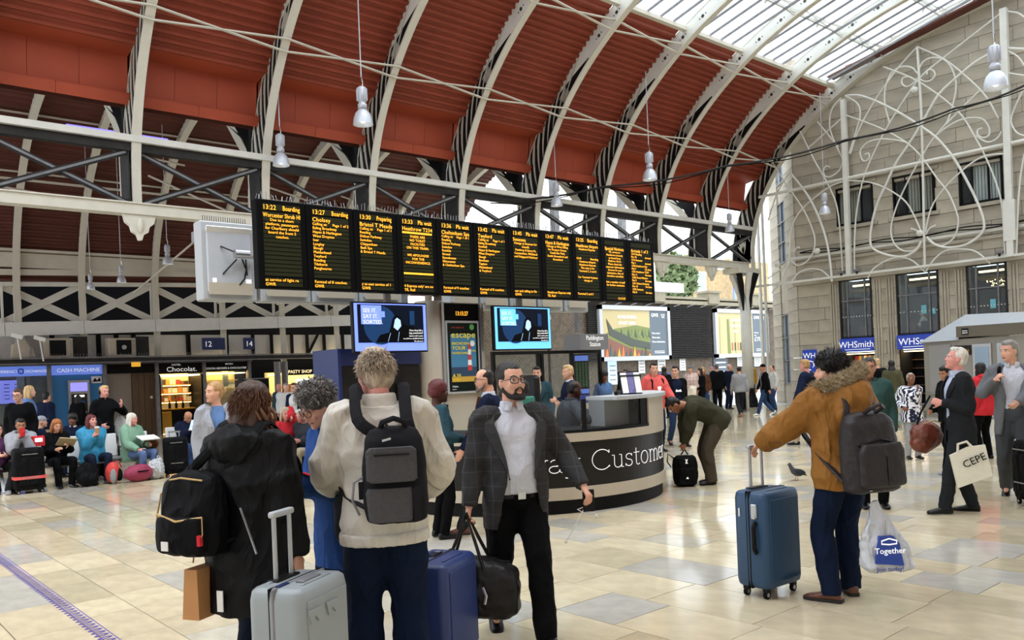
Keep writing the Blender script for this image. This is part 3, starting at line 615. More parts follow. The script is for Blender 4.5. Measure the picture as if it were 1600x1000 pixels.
# splayed corner and the return beyond it, with tall windows
for zc in np.arange(0, 13.6, .47):
    for a, b in (((30.05, 17.35), (31.1, 18.4)), ((31.9, 19.2), (32.9, 20.2))):
        c_ = ((a[0] + b[0]) / 2 + .1, (a[1] + b[1]) / 2 - .1, zc + .235); o = block(c_, (.3, math.hypot(b[0] - a[0], b[1] - a[1]) - .01, .458)); o.rotation_euler = (0, 0, -PI / 4)
wn += 1; w_ = struct(empty('window_%d' % wn, (31.5, 18.8, 0), -PI / 4))
for z0, z1 in ((.85, 3.7), (5.9, 8.4), (9.2, 12)):
    B().box((.10, 0, (z0 + z1) / 2), (.04, 1.15, z1 - z0)).build('pane', M['glass_sky'], w_)
    for zz in np.linspace(z0, z1, 4): B().box((.04, 0, zz), (.08, 1.15, .05)).build('glazing_bar', M['steel_grey'], w_)
    B().box((.04, 0, (z0 + z1) / 2), (.08, .05, z1 - z0)).build('mullion', M['steel_grey'], w_)
B().box((.15, 0, 4.8), (.2, 1.15, 2.1)).box((.15, 0, 8.8), (.2, 1.15, .8)).box((.15, 0, .42), (.2, 1.15, .86)).box((.15, 0, 13), (.2, 1.15, 2)).build('spandrel', M['stone'], w_)
for x_, y_ in ((30.9, 19.3), (33.5, 21.2), (31.5, 19.9)): B().tube([(x_, y_, 0), (x_, y_, 9)], .06, 8).build('drain_pipe', M['steel_white'], wallR)

# ironwork screen in the arch
screen = struct(empty('trim_3', (0, 0, 0)))
THICK = [[(14.83,11.41),(14.37,11.31),(13.86,11.02),(13.24,10.56),(12.7,10.1),(12.18,9.61),(11.73,9.15),(11.34,8.58),(11.05,8.04),(10.64,7.07),(10.41,6.39),(10.33,5.96),(10.39,5.72),(10.6,5.52),(11.0,5.35),(11.51,5.36),(11.92,5.54),(12.16,5.82)],[(9.56,11.53),(9.98,11.4),(10.47,11.24),(11.08,10.89),(11.61,10.51),(12.13,9.77),(12.63,9.12),(13.1,8.56),(13.46,7.91),(13.79,7.33),(14.05,6.57),(14.13,5.89),(13.91,5.58),(13.34,5.32),(12.9,5.26),(12.52,5.43),(12.34,5.69)],[(17.17,9.08),(16.41,7.94),(15.94,6.76),(15.73,5.77),(15.65,4.67)],[(12.21,12.37),(12.17,9.67),(12.27,4.74)],[(9.51,11.45),(8.97,11.24)]]
THIN = [[(9.62,12.57),(11.35,11.73),(12.22,11.23),(13.26,10.02),(14.0,8.87),(14.37,8.02),(14.61,7.02),(14.72,5.98),(14.77,4.86)],[(14.84,10.71),(13.61,9.93),(12.73,9.21),(12.22,8.58),(11.72,7.71),(11.39,7.17),(11.16,6.48),(11.13,6.09),(11.29,5.65),(11.71,5.43),(12.08,5.66)],[(10.27,10.34),(10.92,9.85),(11.73,9.19),(12.22,8.58),(12.75,7.77),(13.16,6.99),(13.37,6.3),(13.28,5.77),(12.96,5.45),(12.56,5.44),(12.36,5.7)],[(12.21,12.37),(11.36,11.68),(10.68,10.88),(10.13,10.09),(9.78,9.27)],[(12.21,12.37),(12.96,11.78),(13.8,10.89),(14.43,9.97),(14.73,9.27)],[(13.4,12.05),(12.22,11.18),(11.02,9.87),(10.47,8.78),(10.17,8.02),(9.92,7.2),(9.78,6.39),(9.76,4.84)],[(12.23,11.45),(12.09,11.74),(11.87,11.85),(11.56,11.79),(11.3,11.6),(11.11,11.26),(11.01,10.76),(11.09,10.25),(11.34,9.57),(11.73,9.19)],[(12.23,11.45),(12.41,11.71),(12.69,11.84),(12.96,11.83),(13.19,11.67),(13.37,11.23),(13.39,10.67),(13.26,10.02)],[(12.23,11.3),(12.01,11.12),(11.8,11.1),(11.66,11.24),(11.74,11.43),(11.89,11.46),(11.93,11.34)],[(12.23,11.3),(12.44,11.14),(12.65,11.13),(12.78,11.28),(12.73,11.45),(12.55,11.44)],[(11.73,9.19),(11.3,9.41),(10.9,9.52),(10.5,9.48),(10.22,9.34),(10.06,9.03),(10.08,8.81),(10.24,8.76),(10.41,8.89),(10.4,9.06),(10.26,9.08)],[(10.47,8.88),(10.15,8.6),(9.86,8.63),(9.7,8.84)],[(14.31,8.94),(14.37,9.25),(14.21,9.45),(13.93,9.55),(13.51,9.51),(13.06,9.36),(12.73,9.21)],[(14.33,8.97),(14.19,8.87),(14.05,8.95),(14.06,9.12),(14.2,9.12)],[(14.28,4.64),(14.05,4.96),(13.58,5.19),(13.12,5.25),(12.69,5.08),(12.37,4.75),(12.27,4.63)],[(12.23,4.64),(11.94,5.02),(11.57,5.26),(11.1,5.25),(10.67,5.13),(10.39,4.88),(10.21,4.65)],[(14.98,11.4),(15.37,11.08),(15.49,10.52),(15.37,9.96),(15.01,9.09)],[(14.81,11.4),(14.39,11.01),(14.31,10.57),(14.5,9.99),(14.78,9.28)],[(15.97,10.76),(15.18,9.61)],[(15.01,10.63),(16.41,9.85)],[(17.2,8.41),(16.65,7.49),(16.29,6.53),(16.32,5.97),(16.6,5.59),(17.01,5.45),(17.3,5.68)],[(14.87,8.31),(15.49,8.25),(16.15,7.96),(16.83,7.52),(17.21,6.97),(17.33,6.24),(17.38,5.62)],[(14.87,8.31),(14.04,8.07),(13.36,7.66),(12.82,7.15),(12.52,6.54),(12.3,5.91)],[(9.64,8.11),(10.3,8.15),(10.9,7.86),(11.53,7.35),(11.97,6.78),(12.19,6.0)],[(16.69,10.58),(16.16,9.35),(15.57,8.14),(15.29,7.09),(15.22,4.82)],[(15.01,9.09),(15.17,8.77),(15.48,8.6),(15.73,8.63),(15.82,8.84),(15.71,9.01),(15.54,8.95)],[(17.31,4.86),(17.02,5.15),(16.53,5.26),(16.09,5.16),(15.77,4.88),(15.65,4.67)],[(9.47,12.62),(9.11,12.43),(8.93,12.23)],[(9.48,11.38),(9.16,11.07),(8.99,10.74)],[(9.45,10.63),(9.0,10.42)],[(9.02,10.02),(9.33,9.42),(9.42,9.07),(9.28,8.7),(9.07,8.54)],[(9.09,7.98),(9.28,6.81),(9.43,4.79)],[(12.68,6.19),(12.49,6.09),(12.33,5.89)],[(11.85,6.17),(12.06,6.09),(12.18,5.91)],[(17.38,5.62),(17.9,5.31),(18.34,5.1)],[(17.38,5.62),(17.78,4.91),(18.22,4.5)],[(17.18,5.97),(17.0,6.16),(16.9,6.1)],[(18.23,7.39),(17.75,8.44),(17.17,9.13)],[(17.98,9.76),(17.2,8.34)]]
def smooth_path(P, n=5):
    P = [np.array((29.6, p[0], p[1])) for p in P]; out = []
    if len(P) < 3: return P
    for i in range(len(P) - 1):
        p0, p1, p2, p3 = P[max(i - 1, 0)], P[i], P[i + 1], P[min(i + 2, len(P) - 1)]
        for j in range(n):
            f = j / n; out.append(.5 * (2 * p1 + (p2 - p0) * f + (2 * p0 - 5 * p1 + 4 * p2 - p3) * f * f + (3 * p1 - p0 - 3 * p2 + p3) * f ** 3))
    return out + [P[-1]]
for lst, r_ in ((THICK, .043), (THIN, .028)):
    for P_ in lst: B().tube(smooth_path(P_), r_, 6).build('scroll_bar', M['steel_white'], screen)
B().bar((29.6, 14.92, 11.3), (29.6, 14.97, 4.8), .17, .17).build('screen_post', M['steel_white'], screen); B().bar((29.6, 9.50, 12.7), (29.6, 9.58, 4.8), .20, .20).build('screen_post', M['steel_white'], screen)
B().bar((29.6, 9.56, 6.6), (29.6, 9.57, 5.3), .34, .22).build('post_casing', M['steel_white'], screen)
B().bar((29.6, 18.9, 4.83), (29.6, 6, 4.83), .12, .08, (0, 0, 1)).build('screen_sill', M['steel_white'], screen)
for (y, z_) in ((12.38, 5.98), (12.36, 10.93), (17.9, 5.6), (16.2, 5.9)): B().ell((29.6, y, z_), (.09, .13, .11), 10, 7).build('collar_knot', M['steel_white'], screen)
for y in (15.25, 14.65, 9.9): 
    f_ = tag(empty('flood_light', (29.55, y, 4.92)), ('small grey floodlight on the screen sill %s' % {15.25: 'left of the slim iron post', 14.65: 'right of the slim iron post', 9.9: 'beside the thick iron post'}[y]), 'light')
    B().box((0, 0, .05), (.18, .24, .07)).build('housing', M['steel_grey'], f_); B().box((0, 0, -.03), (.06, .06, .1)).build('bracket', M['steel_dark'], f_)
# slack cables from the girder to the right of the arch
for i, (a, b, sag) in enumerate((((12.5, 13.4, 5.2), (30, 5.6, 10.9), .35), ((12.5, 13.5, 5.15), (30, 5.6, 10.8), .45))):
    pass
cab = [(15.9, 19.0, 6.9), (20.4, 18.6, 7.75), (24.5, 16.6, 8.55), (27.0, 13.6, 9.1), (28.8, 10.8, 9.72), (29.3, 8.6, 10.1)]
q = B(); PP = [np.array(p, float) for p in cab]; out = []
for i in range(len(PP) - 1):
    for j in range(6): out.append(PP[i] + (PP[i + 1] - PP[i]) * (j / 6) + np.array((0, 0, -.12 * math.sin(PI * j / 6))))
out.append(PP[-1]); tag(B().tube(out, .035, 6).build('overhead_cable', M['steel_dark']), 'thick dark cable slung from the arcade across the iron screen', 'cable')
tag(B().tube([p + np.array((0, .02, -.07 - .05 * math.sin(i * .9))) for i, p in enumerate(out)], .018, 5).build('overhead_cable', M['rubber']), 'thin slack cable hanging just under the thick overhead cable', 'cable')

# ================================================================ BRICK WALL WITH POSTERS (Y = 31.4) AND THE STREET BEYOND
wallB = struct(empty('wall_far', (0, 0, 0)))
B().box((38, 31.75, 2.9), (30, .5, 5.8)).build('brick_core', M['brick_soot'], wallB)
bm_ = bmesh.new(); bmesh.ops.create_cube(bm_, size=1.0); brick_me = bpy.data.meshes.new('brick'); bm_.to_mesh(brick_me); bm_.free(); brick_me.materials.append(mat('brick_face', '#75685a', .95, var=.3, vscale=5, rnd=.3, bump=.3))
q = B()
for r_ in range(56):
    for j in range(117):
        x0 = 23.2 + j * .24 + (.12 if r_ % 2 else 0); q.box((x0, 31.485, .06 + r_ * .1), (.225, .03, .085))
stuff(q.build('brickwork', M['brick_face'], wallB))
for x0, x1, z0, hh in ((23, 53, 5.62, .22), (23, 53, 5.9, .14)): B().box(((x0 + x1) / 2, 31.6, z0), (x1 - x0, .8, hh)).build('coping', M['stone_base'], wallB)
for x_ in (33.3, 38.6, 44.0, 48.8): B().box((x_, 31.55, 5.95), (1.1, .9, .7)).box((x_, 31.55, 6.35), (1.3, 1.1, .14)).build('pier_cap', M['stone_base'], wallB)
q = B()
for x_ in np.arange(31, 52, 1.3): q.bar((x_, 31.3, 5.35), (x_ + .45, 31.1, 5.5), .05, .05)
q.build('spot_bracket', M['steel_grey'], wallB)
lou = struct(empty('trim_4', (41.6, 31.3, 3.8)))
for j in range(30): B().box((0, 0, -1.55 + j * .107), (4.4, .10, .05), rot=Matrix.Rotation(.5, 3, 'X')).build('louvre_slat', M['steel_dark'], lou)
for j in range(30): B().box((-8.6, 0, -1.55 + j * .107), (.7, .10, .05), rot=Matrix.Rotation(.5, 3, 'X')).build('louvre_slat', M['steel_dark'], lou)
house = struct(empty('building_wall', (0, 47, 0)))
B().box((60, .5, 6), (32, 1, 12)).build('house_brick', M['brick_yellow'], house); B().box((58, 3, 13.6), (34, 1, 5)).build('rendered_storey', M['white_paint'], house)
B().bar((52, -1.2, 9.3), (66, -1.2, 12.2), 1.2, .35, (0, 0, 1)).build('ramp_edge', M['white_paint'], house)
for (x_, z_) in ((58.2, 11.0), (61.2, 11.2), (64.5, 9.6), (59.2, 8.5), (61.6, 8.6), (57, 8.4), (67.5, 11.8)):
    f_ = B().box((x_, -.05, z_), (1.3, .16, 1.9)).build('house_window', M['white_paint'], house)
    for s_ in (-.45, .45): B().box((x_, -.14, z_ + s_), (1.0, .04, .75)).build('pane', M['glass_sky'], f_)
B().box((69, -1, 9.2), (.35, .1, 3.2)).box((68.3, -1, 8.6), (.25, .1, 2.4)).build('street_banner', M['lilac_sign'], house)
tr = tag(empty('street_tree', (51.5, 40.5, 0)), 'leafy green tree in the street beyond the brick wall', 'tree')
B().tube([(0, 0, 0), (.1, 0, 5), (0, .2, 9)], [.25, .2, .1], 8).build('trunk', M['wood_dark'], tr)
V = []; F = []
for i in range(2600):
    d_ = RNG.normal(size=3); d_ /= np.linalg.norm(d_); p = np.array((0, 0, 8.6)) + d_ * np.array((2.4, 2.0, 1.9)) * RNG.uniform(.5, 1) ** .5; a, b = RNG.normal(size=3) * .16, RNG.normal(size=3) * .16; o_ = len(V); V += [p - a, p + b, p + a, p - b]; F.append((o_, o_ + 1, o_ + 2, o_ + 3))
stuff(mesh('foliage', V, F, M['leaf_green'], tr))
# open glazed gable at the end of the side aisle
gab = struct(empty('window_20', (0, 0, 0)))
for x_ in np.arange(24.6, 34, 1.15): B().bar((x_, 27.5, 5.9), (x_, 27.5, 10.6), .07, .10).build('mullion', M['steel_white'], gab)
for zz in (7.2, 8.9): B().bar((24.3, 27.5, zz), (34, 27.5, zz), .06, .08, (0, 0, 1)).build('transom', M['steel_white'], gab)
B().bar((24.3, 27.5, 5.9), (36, 27.5, 5.9), .3, .5, (0, 0, 1)).build('gable_sill', M['steel_white'], gab)
for x_ in (26.6, 31.2): B().bar((x_, 27.3, 5.9), (x_, 27.3, 10.6), .3, .3).build('gable_pier', M['steel_grey'], gab)
# ================================================================ DEPARTURE BOARD AND WHAT STANDS UNDER IT
mat('board_black', '#070708', .6, spec=.08); mat('led_slot', '#2a2c1a', .6, spec=.1); mat('led_amber', '#ffae2e', .5, emit=1.25); mat('display_white', '#b4b8bd', .45, var=.03); mat('display_edge', '#aeb2b5', .4)
BY = 11.0
board = thing('departure_board', 'long black departure board with eleven columns of amber train times', 'sign', (9.18, BY, 3.0))
EDG = [4.91, 5.66, 6.44, 7.20, 7.96, 8.72, 9.50, 10.28, 11.06, 11.84, 12.60, 13.42]
P_txt = [
 ('13:22', 'Boarding', 'Worcester Shrub Hl', 'c', ['Due to a short', 'platform, passengers', 'for Charlbury should', 'board the front 5', 'coaches.'], 'at service of light re', 'GWR'),
 ('13:27', 'Boarding', 'Cholsey', 'l', ['Calling at:   Page 1 of 2', 'Ealing Broadway', 'Hayes & Harlington', 'West Drayton', 'Iver', 'Langley', 'Slough', 'Maidenhead', 'Twyford', 'Reading', 'Tilehurst', 'Pangbourne'], 'Formed of 8 coaches.', 'GWR'),
 ('13:30', 'Preparing', 'Bristol T Meads', 'l', ['Calling at:   Page 1 of 1', 'Reading', 'Didcot Parkway', 'Swindon', 'Chippenham', 'Bath Spa', '& Bristol T Meads.'], 'y at-seat service of 1', 'GWR'),
 ('13:33', 'Pls wait', 'Heathrow T234', 'c', ['********************', 'THERE ARE', 'NO TOILET', 'FACILITIES', 'ON THIS TRAIN.', '', 'WE APOLOGISE', 'FOR THE', 'INCONVENIENCE.', '', '', '********************'], "4 Express only' are no", 'TfL Rail'),
 ('13:36', 'Pls wait', 'Cheltenham Spa', 'l', ['Calling at:   Page 1 of 1', 'Reading', 'Didcot Parkway', 'Swindon', 'Kemble', 'Stroud', 'Stonehouse', 'Gloucester', '& Cheltenham Spa.'], 'Formed of 9 coaches', 'GWR'),
 ('13:42', 'Pls wait', 'Twyford', 'l', ['Calling at:   Page 1 of 1', 'Ealing Broadway', 'Southall', 'Hayes & Harlington', 'West Drayton', 'Slough', 'Burnham', 'Taplow', 'Maidenhead', '& Twyford.'], 'Formed of 8 coaches.', 'GWR'),
 ('13:45', 'Pls wait', 'Swansea', 'c', ['Change at Swansea for', 'Llanelli,', 'Pembrey & Burry Pt,', 'Carmarthen, Whitland', 'and Fishguard Harbour'], 'our and calling to Re', 'GWR'),
 ('13:47', 'Pls wait', 'Hayes & Harlington', 'c', ['Change at West Ealing', 'for Drayton Green,', 'Castle Bar Park,', 'South Greenford and', 'Greenford'], 'Heathrow Express only', 'TfL Rail'),
 ('13:25', 'Boarding', 'Heathrow Airport', 'c', ['Heathrow Express', '', '', '13:40   Boarding', 'Heathrow Airport', 'Heathrow Express', 'This train is for', 'Terminal 2, 3 and 5', '', 'For Terminal 4 please', 'change at'], 'Terminal 2 and 3', ''),
 ('', '', 'Special Notices', 'c', ['TfL service to', 'Heathrow is hourly', 'to board from', 'Platform 10-14.', 'Please check the', 'customer information', 'Screens for your', 'destination, time of', 'therefore cancelled.', '', 'Ask a member of staff', 'for further assistance'], '', '13:15:27'),
 ('', '', 'Arrivals 1 of 3', 'l', ['1315 Reading', 'Plat 10   Arrived', '1316 Swansea', 'Plat 1   Arrived', '1320 Heathrow Exp', 'Plat 7   On time', '1323 Heathrow T234', 'Plat 11   On time', '1328 Great Malvern', 'Plat 9   On time', '1331 Didcot Parkway', 'Plat 10   On time', '1336 Swansea', 'Plat 8   On time'], '', '')]
LINE = .0585
for i, (tm, st, dest, al, lines, foot, op) in enumerate(P_txt):
    x0, x1 = EDG[i], EDG[i + 1]; xc = (x0 + x1) / 2; wd = x1 - x0
    pn = B().box((0, 0, 0), (wd - .006, .16, 1.24), ch=.012).build('display_panel', M['board_black'], board); pn.location = (xc - 9.18, 0, .66)
    iw = wd - .19 if i < 9 else wd - .22
    q = B(); z_ = .535; rows = []
    q.box((0, -.083, z_ - .02), (iw, .006, .085)); q.box((0, -.083, z_ - .13), (iw, .006, .085))
    for r_ in range(14): q.box((0, -.083, .34 - r_ * LINE), (iw, .006, LINE * .80))
    q.box((0, -.083, -.50), (iw, .006, .05)); q.box((0, -.083, -.562), (iw, .006, .05)); q.build('display_row', M['led_slot'], pn)
    def tx(b_, s_, x_, z__, a_, wmax=None, sx=1.0):
        if not b_.strip(): return
        mx_ = face_y(x_, -.0885, z__); o = text(b_, s_, M['led_amber'], pn, mx_, a_, 'lettering', .001, 1.05, sx=1, valign='BOTTOM_BASELINE')
        stuff(o)
        w_ = max(v.co.x for v in o.data.vertices) - min(v.co.x for v in o.data.vertices) if len(o.data.vertices) else 0
        lim = wmax or iw
        o.matrix_local = mx_ @ Matrix.Diagonal((min(1.15, lim / w_) if w_ > lim * .98 or wmax else 1, 1, 1, 1))
    L_ = -iw / 2
    tx(tm, .095, L_, z_ - .055, 'LEFT', iw * .32); tx(st, .095, iw / 2, z_ - .055, 'RIGHT', iw * .46)
    tx(dest, .085, L_ if al == 'l' or i < 9 else 0, z_ - .16, 'LEFT' if al == 'l' or i < 9 else 'CENTER')
    # the body of a column is one sheet of text
    for r_, b_ in enumerate(lines):
        if '   ' in b_.strip():
            l_, r__ = [s__.strip() for s__ in b_.strip().split('   ', 1)]; tx(l_, .056, L_, .34 - r_ * LINE - .02, 'LEFT'); tx(r__, .056, iw / 2, .34 - r_ * LINE - .02, 'RIGHT')
        elif b_.strip() and not (b_.startswith('**')): tx(b_, .056, L_ if al == 'l' else 0, .34 - r_ * LINE - .02, 'LEFT' if al == 'l' else 'CENTER')
        elif b_.startswith('**'):
            q = B()
            for k_ in range(20): q.box((L_ + iw * (k_ + .5) / 20, -.0885, .34 - r_ * LINE), (iw / 26, .002, .030))
            q.build('lettering', M['led_amber'], pn)
    tx(foot, .058, L_, -.52, 'LEFT'); tx(op, .062, L_ if i != 9 else iw / 2, -.583, 'LEFT' if i != 9 else 'RIGHT')
q = B()
for k_ in range(150):
    x_ = 4.95 + k_ * .0565; q.bar((x_ - 9.18, .02, 1.27), (x_ - 9.18 + rr_.uniform(-.035, .035), .02 + rr_.uniform(-.03, .03), 1.27 + rr_.uniform(.09, .14)), .007, .007)
q.build('bird_spike', M['alu'], board)
B().box((0, .15, .66), (8.5, .10, .3)).build('board_beam', M['steel_grey'], board)
# white boxed displays hung behind, backs to us
q0 = None
for i, x_ in enumerate((5.10, 6.02, 6.90, 7.78, 9.6, 10.35, 11.1, 11.85, 12.6)):
    d_ = thing('display_box', ['white back of a display box with round steel arm beside the departure board'][0] if i == 0 else '%s white display box from the left, hanging behind the departure board' % ('', 'second', 'third', 'fourth', 'fifth', 'sixth', 'seventh', 'eighth', 'last')[i], 'display', (x_, 12.5, 3.60 if i < 4 else 3.56), 0, None if i == 0 else 'white display boxes behind the departure board')
    B().box((0, 0, 0), (.86 if i < 4 else .70, .26, 1.20), ch=.02).build('casing', M['display_edge'], d_)
    q = B(); q.box((0, -.14, .02), (.70 if i < 4 else .56, .05, 1.02), ch=.02); q.build('back_cover', M['display_white'], d_)
    q = B(); q.bar((-.33, -.17, .50), (.33, -.17, .50), .10, .02); B().box((0, -.165, .46), (.70 if i < 4 else .56, .03, .12), rot=Matrix.Rotation(.5, 3, 'X')).build('cover_flap', M['white_paint'], d_)
    B().box((0, -.17, -.42), (.68 if i < 4 else .54, .02, .18)).build('cover_base', M['beige_laminate'], d_)
    if i == 0:
        B().tube([(.02, -.30, .10), (.42, -.30, .10)], .065, 14).build('support_arm', M['alu'], d_)
        for (a, b) in (((-.14, -.17, .22), (.05, -.28, .12)), ((-.12, -.17, -.20), (.06, -.28, .02)), ((.26, -.17, -.20), (.20, -.28, .02)), ((.22, -.17, .18), (.2, -.28, .12))): B().tube([a, b], .012, 6).build('stay', M['steel_dark'], d_)
        B().tube([(.18, -.19, .04), (.24, -.19, -.12), (.21, -.19, -.26), (.13, -.18, -.36)], .011, 6).build('cable', M['rubber'], d_)
        q = B()
        for k_ in range(20): q.bar((-.33 + k_ * .035, 0, .61), (-.33 + k_ * .035, 0, .70), .010, .006)
        q.build('bird_spike', M['steel_dark'], d_)
        for x__ in (-.25, .28): B().box((x__, -.172, -.30), (.09 if x__ > 0 else .06, .004, .07)).build('sticker', M['white_letter'], d_)
tr_ = struct(empty('trim_6', (0, 0, 0))); B().box((8.9, 12.72, 4.0), (8.4, .16, .16)).build('hanging_beam', M['steel_grey'], tr_); B().box((8.45, 12.72, 2.0), (.14, .14, 4.0)).build('beam_post', M['steel_grey'], tr_); B().box((12.95, 12.72, 3.3), (.1, .1, 1.5)).build('beam_post', M['steel_grey'], tr_)
# round post and framed poster pillar
pil = thing('poster_pillar', 'beige round pillar with framed lighthouse magazine poster and small clock display', 'pillar', (8.35, 11.35, 0))
q = B(); q.lathe([(0, 0), (.23, 0), (.23, 2.98), (0, 2.98)], 24); o = q.build('post', M['beige_laminate'], pil, True); o.location = (-.22, .12, 0)
B().box((.34, .12, 1.48), (.98, .34, 2.96)).build('pillar_body', M['beige_laminate'], pil)
for x_ in (-.10, .72): B().box((x_, -.07, 1.48), (.05, .10, 2.96)).build('frame_edge', M['alu'], pil)
B().box((.31, -.06, 2.79), (.74, .06, .30)).build('clock_display', M['board_black'], pil); text('13:15:27', .10, M['led_amber'], pil, face_y(.31, -.10, 2.74), 'CENTER', sx=.8, valign='BOTTOM_BASELINE', name='lettering')
fr = B().box((.31, -.085, 2.03), (.72, .04, 1.24), ch=.01).build('poster_frame', M['display_edge'], pil)
mat('poster_black', '#0c1814', .4, spec=.15); mat('poster_sea', '#3f7fa6', .5); mat('poster_yellow', '#e8d53a', .5, emit=.12); mat('poster_red', '#c23b36', .5); mat('poster_green', '#5aa85a', .5); mat('poster_white', '#eef0ee', .5); mat('poster_ochre', '#c9a23a', .5); mat('poster_navy', '#24405c', .5)
B().box((.31, -.108, 2.03), (.64, .004, 1.16)).build('poster_sheet', M['poster_black'], fr); B().box((.31, -.112, 2.05), (.54, .004, .74)).build('poster_picture', M['poster_sea'], fr)
B().box((.31, -.115, 1.78), (.54, .002, .16)).build('poster_picture', M['poster_navy'], fr)
q = B()
for i in range(5): B().prism([(-.045 + .004 * i, 0), (.045 - .004 * i, 0), (.041 - .004 * i, .09), (-.041 + .004 * i, .09)], 0, .003, lambda u, v, h, i=i: (.43 + u, -.117 - h, 1.80 + i * .09 + v)).build('poster_tower', M['poster_red'] if i % 2 == 0 else M['poster_white'], fr)
B().lathe([(0, 0), (.05, 0), (.05, .003), (0, .003)], 16, c=(.50, -.118, 2.54), axis=Matrix.Rotation(PI / 2, 3, 'X')).build('poster_badge', M['poster_green'], fr); B().lathe([(0, 0), (.05, 0), (.05, .003), (0, .003)], 16, c=(.50, -.118, 2.26), axis=Matrix.Rotation(PI / 2, 3, 'X')).build('poster_badge', M['poster_white'], fr)
for b_, s_, x_, z_, m_ in (('escape', .155, .05, 2.36, 'poster_yellow'), ('BROADEN', .062, .06, 2.24, 'poster_yellow'), ('YOUR', .085, .06, 2.155, 'poster_yellow'), ('HORIZONS', .052, .06, 2.08, 'poster_yellow'), ('THE GUIDE TO', .032, .06, 2.52, 'poster_red'), ('COOL', .04, .46, 2.12, 'poster_yellow'), ('& 50', .07, .06, 1.70, 'poster_yellow'), ('trips', .07, .06, 1.63, 'poster_yellow'), ('Make', .045, .04, 1.52, 'poster_white'), ('more', .03, .04, 1.48, 'poster_white')):
    text(b_, s_, M[m_], fr, face_y(x_, -.119, z_), valign='BOTTOM_BASELINE', sx=1.25 if b_ not in ('COOL',) else 1)
B().box((.31, -.114, 1.66), (.54, .002, .10)).build('poster_picture', M['poster_ochre'], fr)
# two screens
mat('screen_blue', '#6d84ee', .3, emit=.95); mat('screen_cyan', '#62b4ee', .3, emit=.9); mat('screen_dark', '#0a1426', .4, emit=.10, spec=.1); mat('screen_mid', '#1d3c66', .3, emit=.3, spec=.1); mat('screen_pale', '#9fc0e6', .3, emit=.8); mat('screen_black', '#05070c', .3, spec=.1)
for i, (x0, x1, sb) in enumerate(((6.41, 7.74, 'screen_blue'), (9.16, 10.49, 'screen_cyan'))):
    s_ = thing('television_screen', 'wide blue television screen left of the poster pillar showing a bag' if i == 0 else 'wide pale blue television screen right of the poster pillar showing a bag', 'screen', ((x0 + x1) / 2, BY, 2.51))
    B().box((0, .03, 0), (1.36, .08, .78), ch=.01).build('casing', M['plastic_black'], s_); B().box((0, -.012, 0), (1.31, .006, .73)).build('display', M[sb], s_)
    ds = B().box((0, -.017, .055), (1.20, .004, .585)).build('picture', M['screen_dark'], s_)
    B().lathe([(0, 0), (.30, 0), (.30, .002), (0, .002)], 24, c=(-.20, -.020, .03), axis=Matrix.Rotation(PI / 2, 3, 'X')).build('picture_glow', M['screen_mid'], ds)
    q = B(); q.prism([(-.30, -.235), (-.22, -.12), (-.05, -.08), (.02, .14), (.08, .20), (.16, .17), (.22, .05), (.40, .0), (.55, -.05), (.55, -.235)], 0, .002, lambda u, v, h: (u, -.022 - h, v)); q.build('picture_bag', M['screen_black'], ds)
    q = B(); q.prism([(.03, .0), (.06, .12), (.10, .15), (.16, .11), (.17, .02), (.10, -.05)], 0, .002, lambda u, v, h: (u, -.026 - h, v)); q.bar((-.08, -.026, -.22), (-.03, -.026, -.09), .012, .002); q.bar((.10, -.026, -.22), (.13, -.026, -.07), .012, .002); q.build('picture_strap', M['screen_pale'], ds)
    q = B(); q.box((.38, -.026, .15), (.09, .002, .22)); q.build('picture_window', M['screen_mid'], ds)
    bb = B().box((-.36, -.022, .19), (.36, .004, .29), ch=.001).box((-.155, -.022, .20), (.07, .004, .09)).build('speech_panel', M[sb], ds)
    for k_, b_ in enumerate(('SEE IT.', 'SAY IT.', 'SORTED.')): text(b_, .088, M['white_letter'], ds, face_y(-.51, -.028, .225 - k_ * .088), valign='BOTTOM_BASELINE')
    for k_, b_ in enumerate(("Have they left a", 'bag unattended?', 'Speak to staff or police', 'text 61016 or call 0800 40 50 40', 'We will sort it.')): text(b_, .040 if k_ < 2 else .028, M['white_letter'], ds, face_y(.575, -.028, -.06 - k_ * .042), 'RIGHT', valign='BOTTOM_BASELINE')
    B().box((0, .08, .52), (.10, .06, .32)).build('hanger', M['steel_grey'], s_)
# dark blue booth behind the first screen
bo = thing('information_booth', 'dark grey booth with deep blue header and small leaflet holder', 'booth', (7.09, 11.75, 0))
B().box((0, 0, 1.0), (1.52, .7, 2.0)).build('booth_body', M['steel_dark'], bo); B().box((0, -.02, 2.07), (1.54, .74, .26)).build('booth_header', M['blue_dark'], bo); B().box((-.77, -.05, 1.1), (.06, .80, 2.2)).build('booth_side', M['blue_dark'], bo)
lf = B().box((.38, -.40, 1.48), (.24, .05, .30)).build('leaflet_holder', M['plastic_black'], bo); B().box((.38, -.43, 1.44), (.20, .02, .16)).build('leaflet', M['poster_green'], lf); B().box((.38, -.43, 1.56), (.20, .02, .06)).build('leaflet', M['poster_white'], lf)
B().box((.38, -.46, 1.28), (.30, .14, .03)).build('ledge', M['steel_grey'], bo)

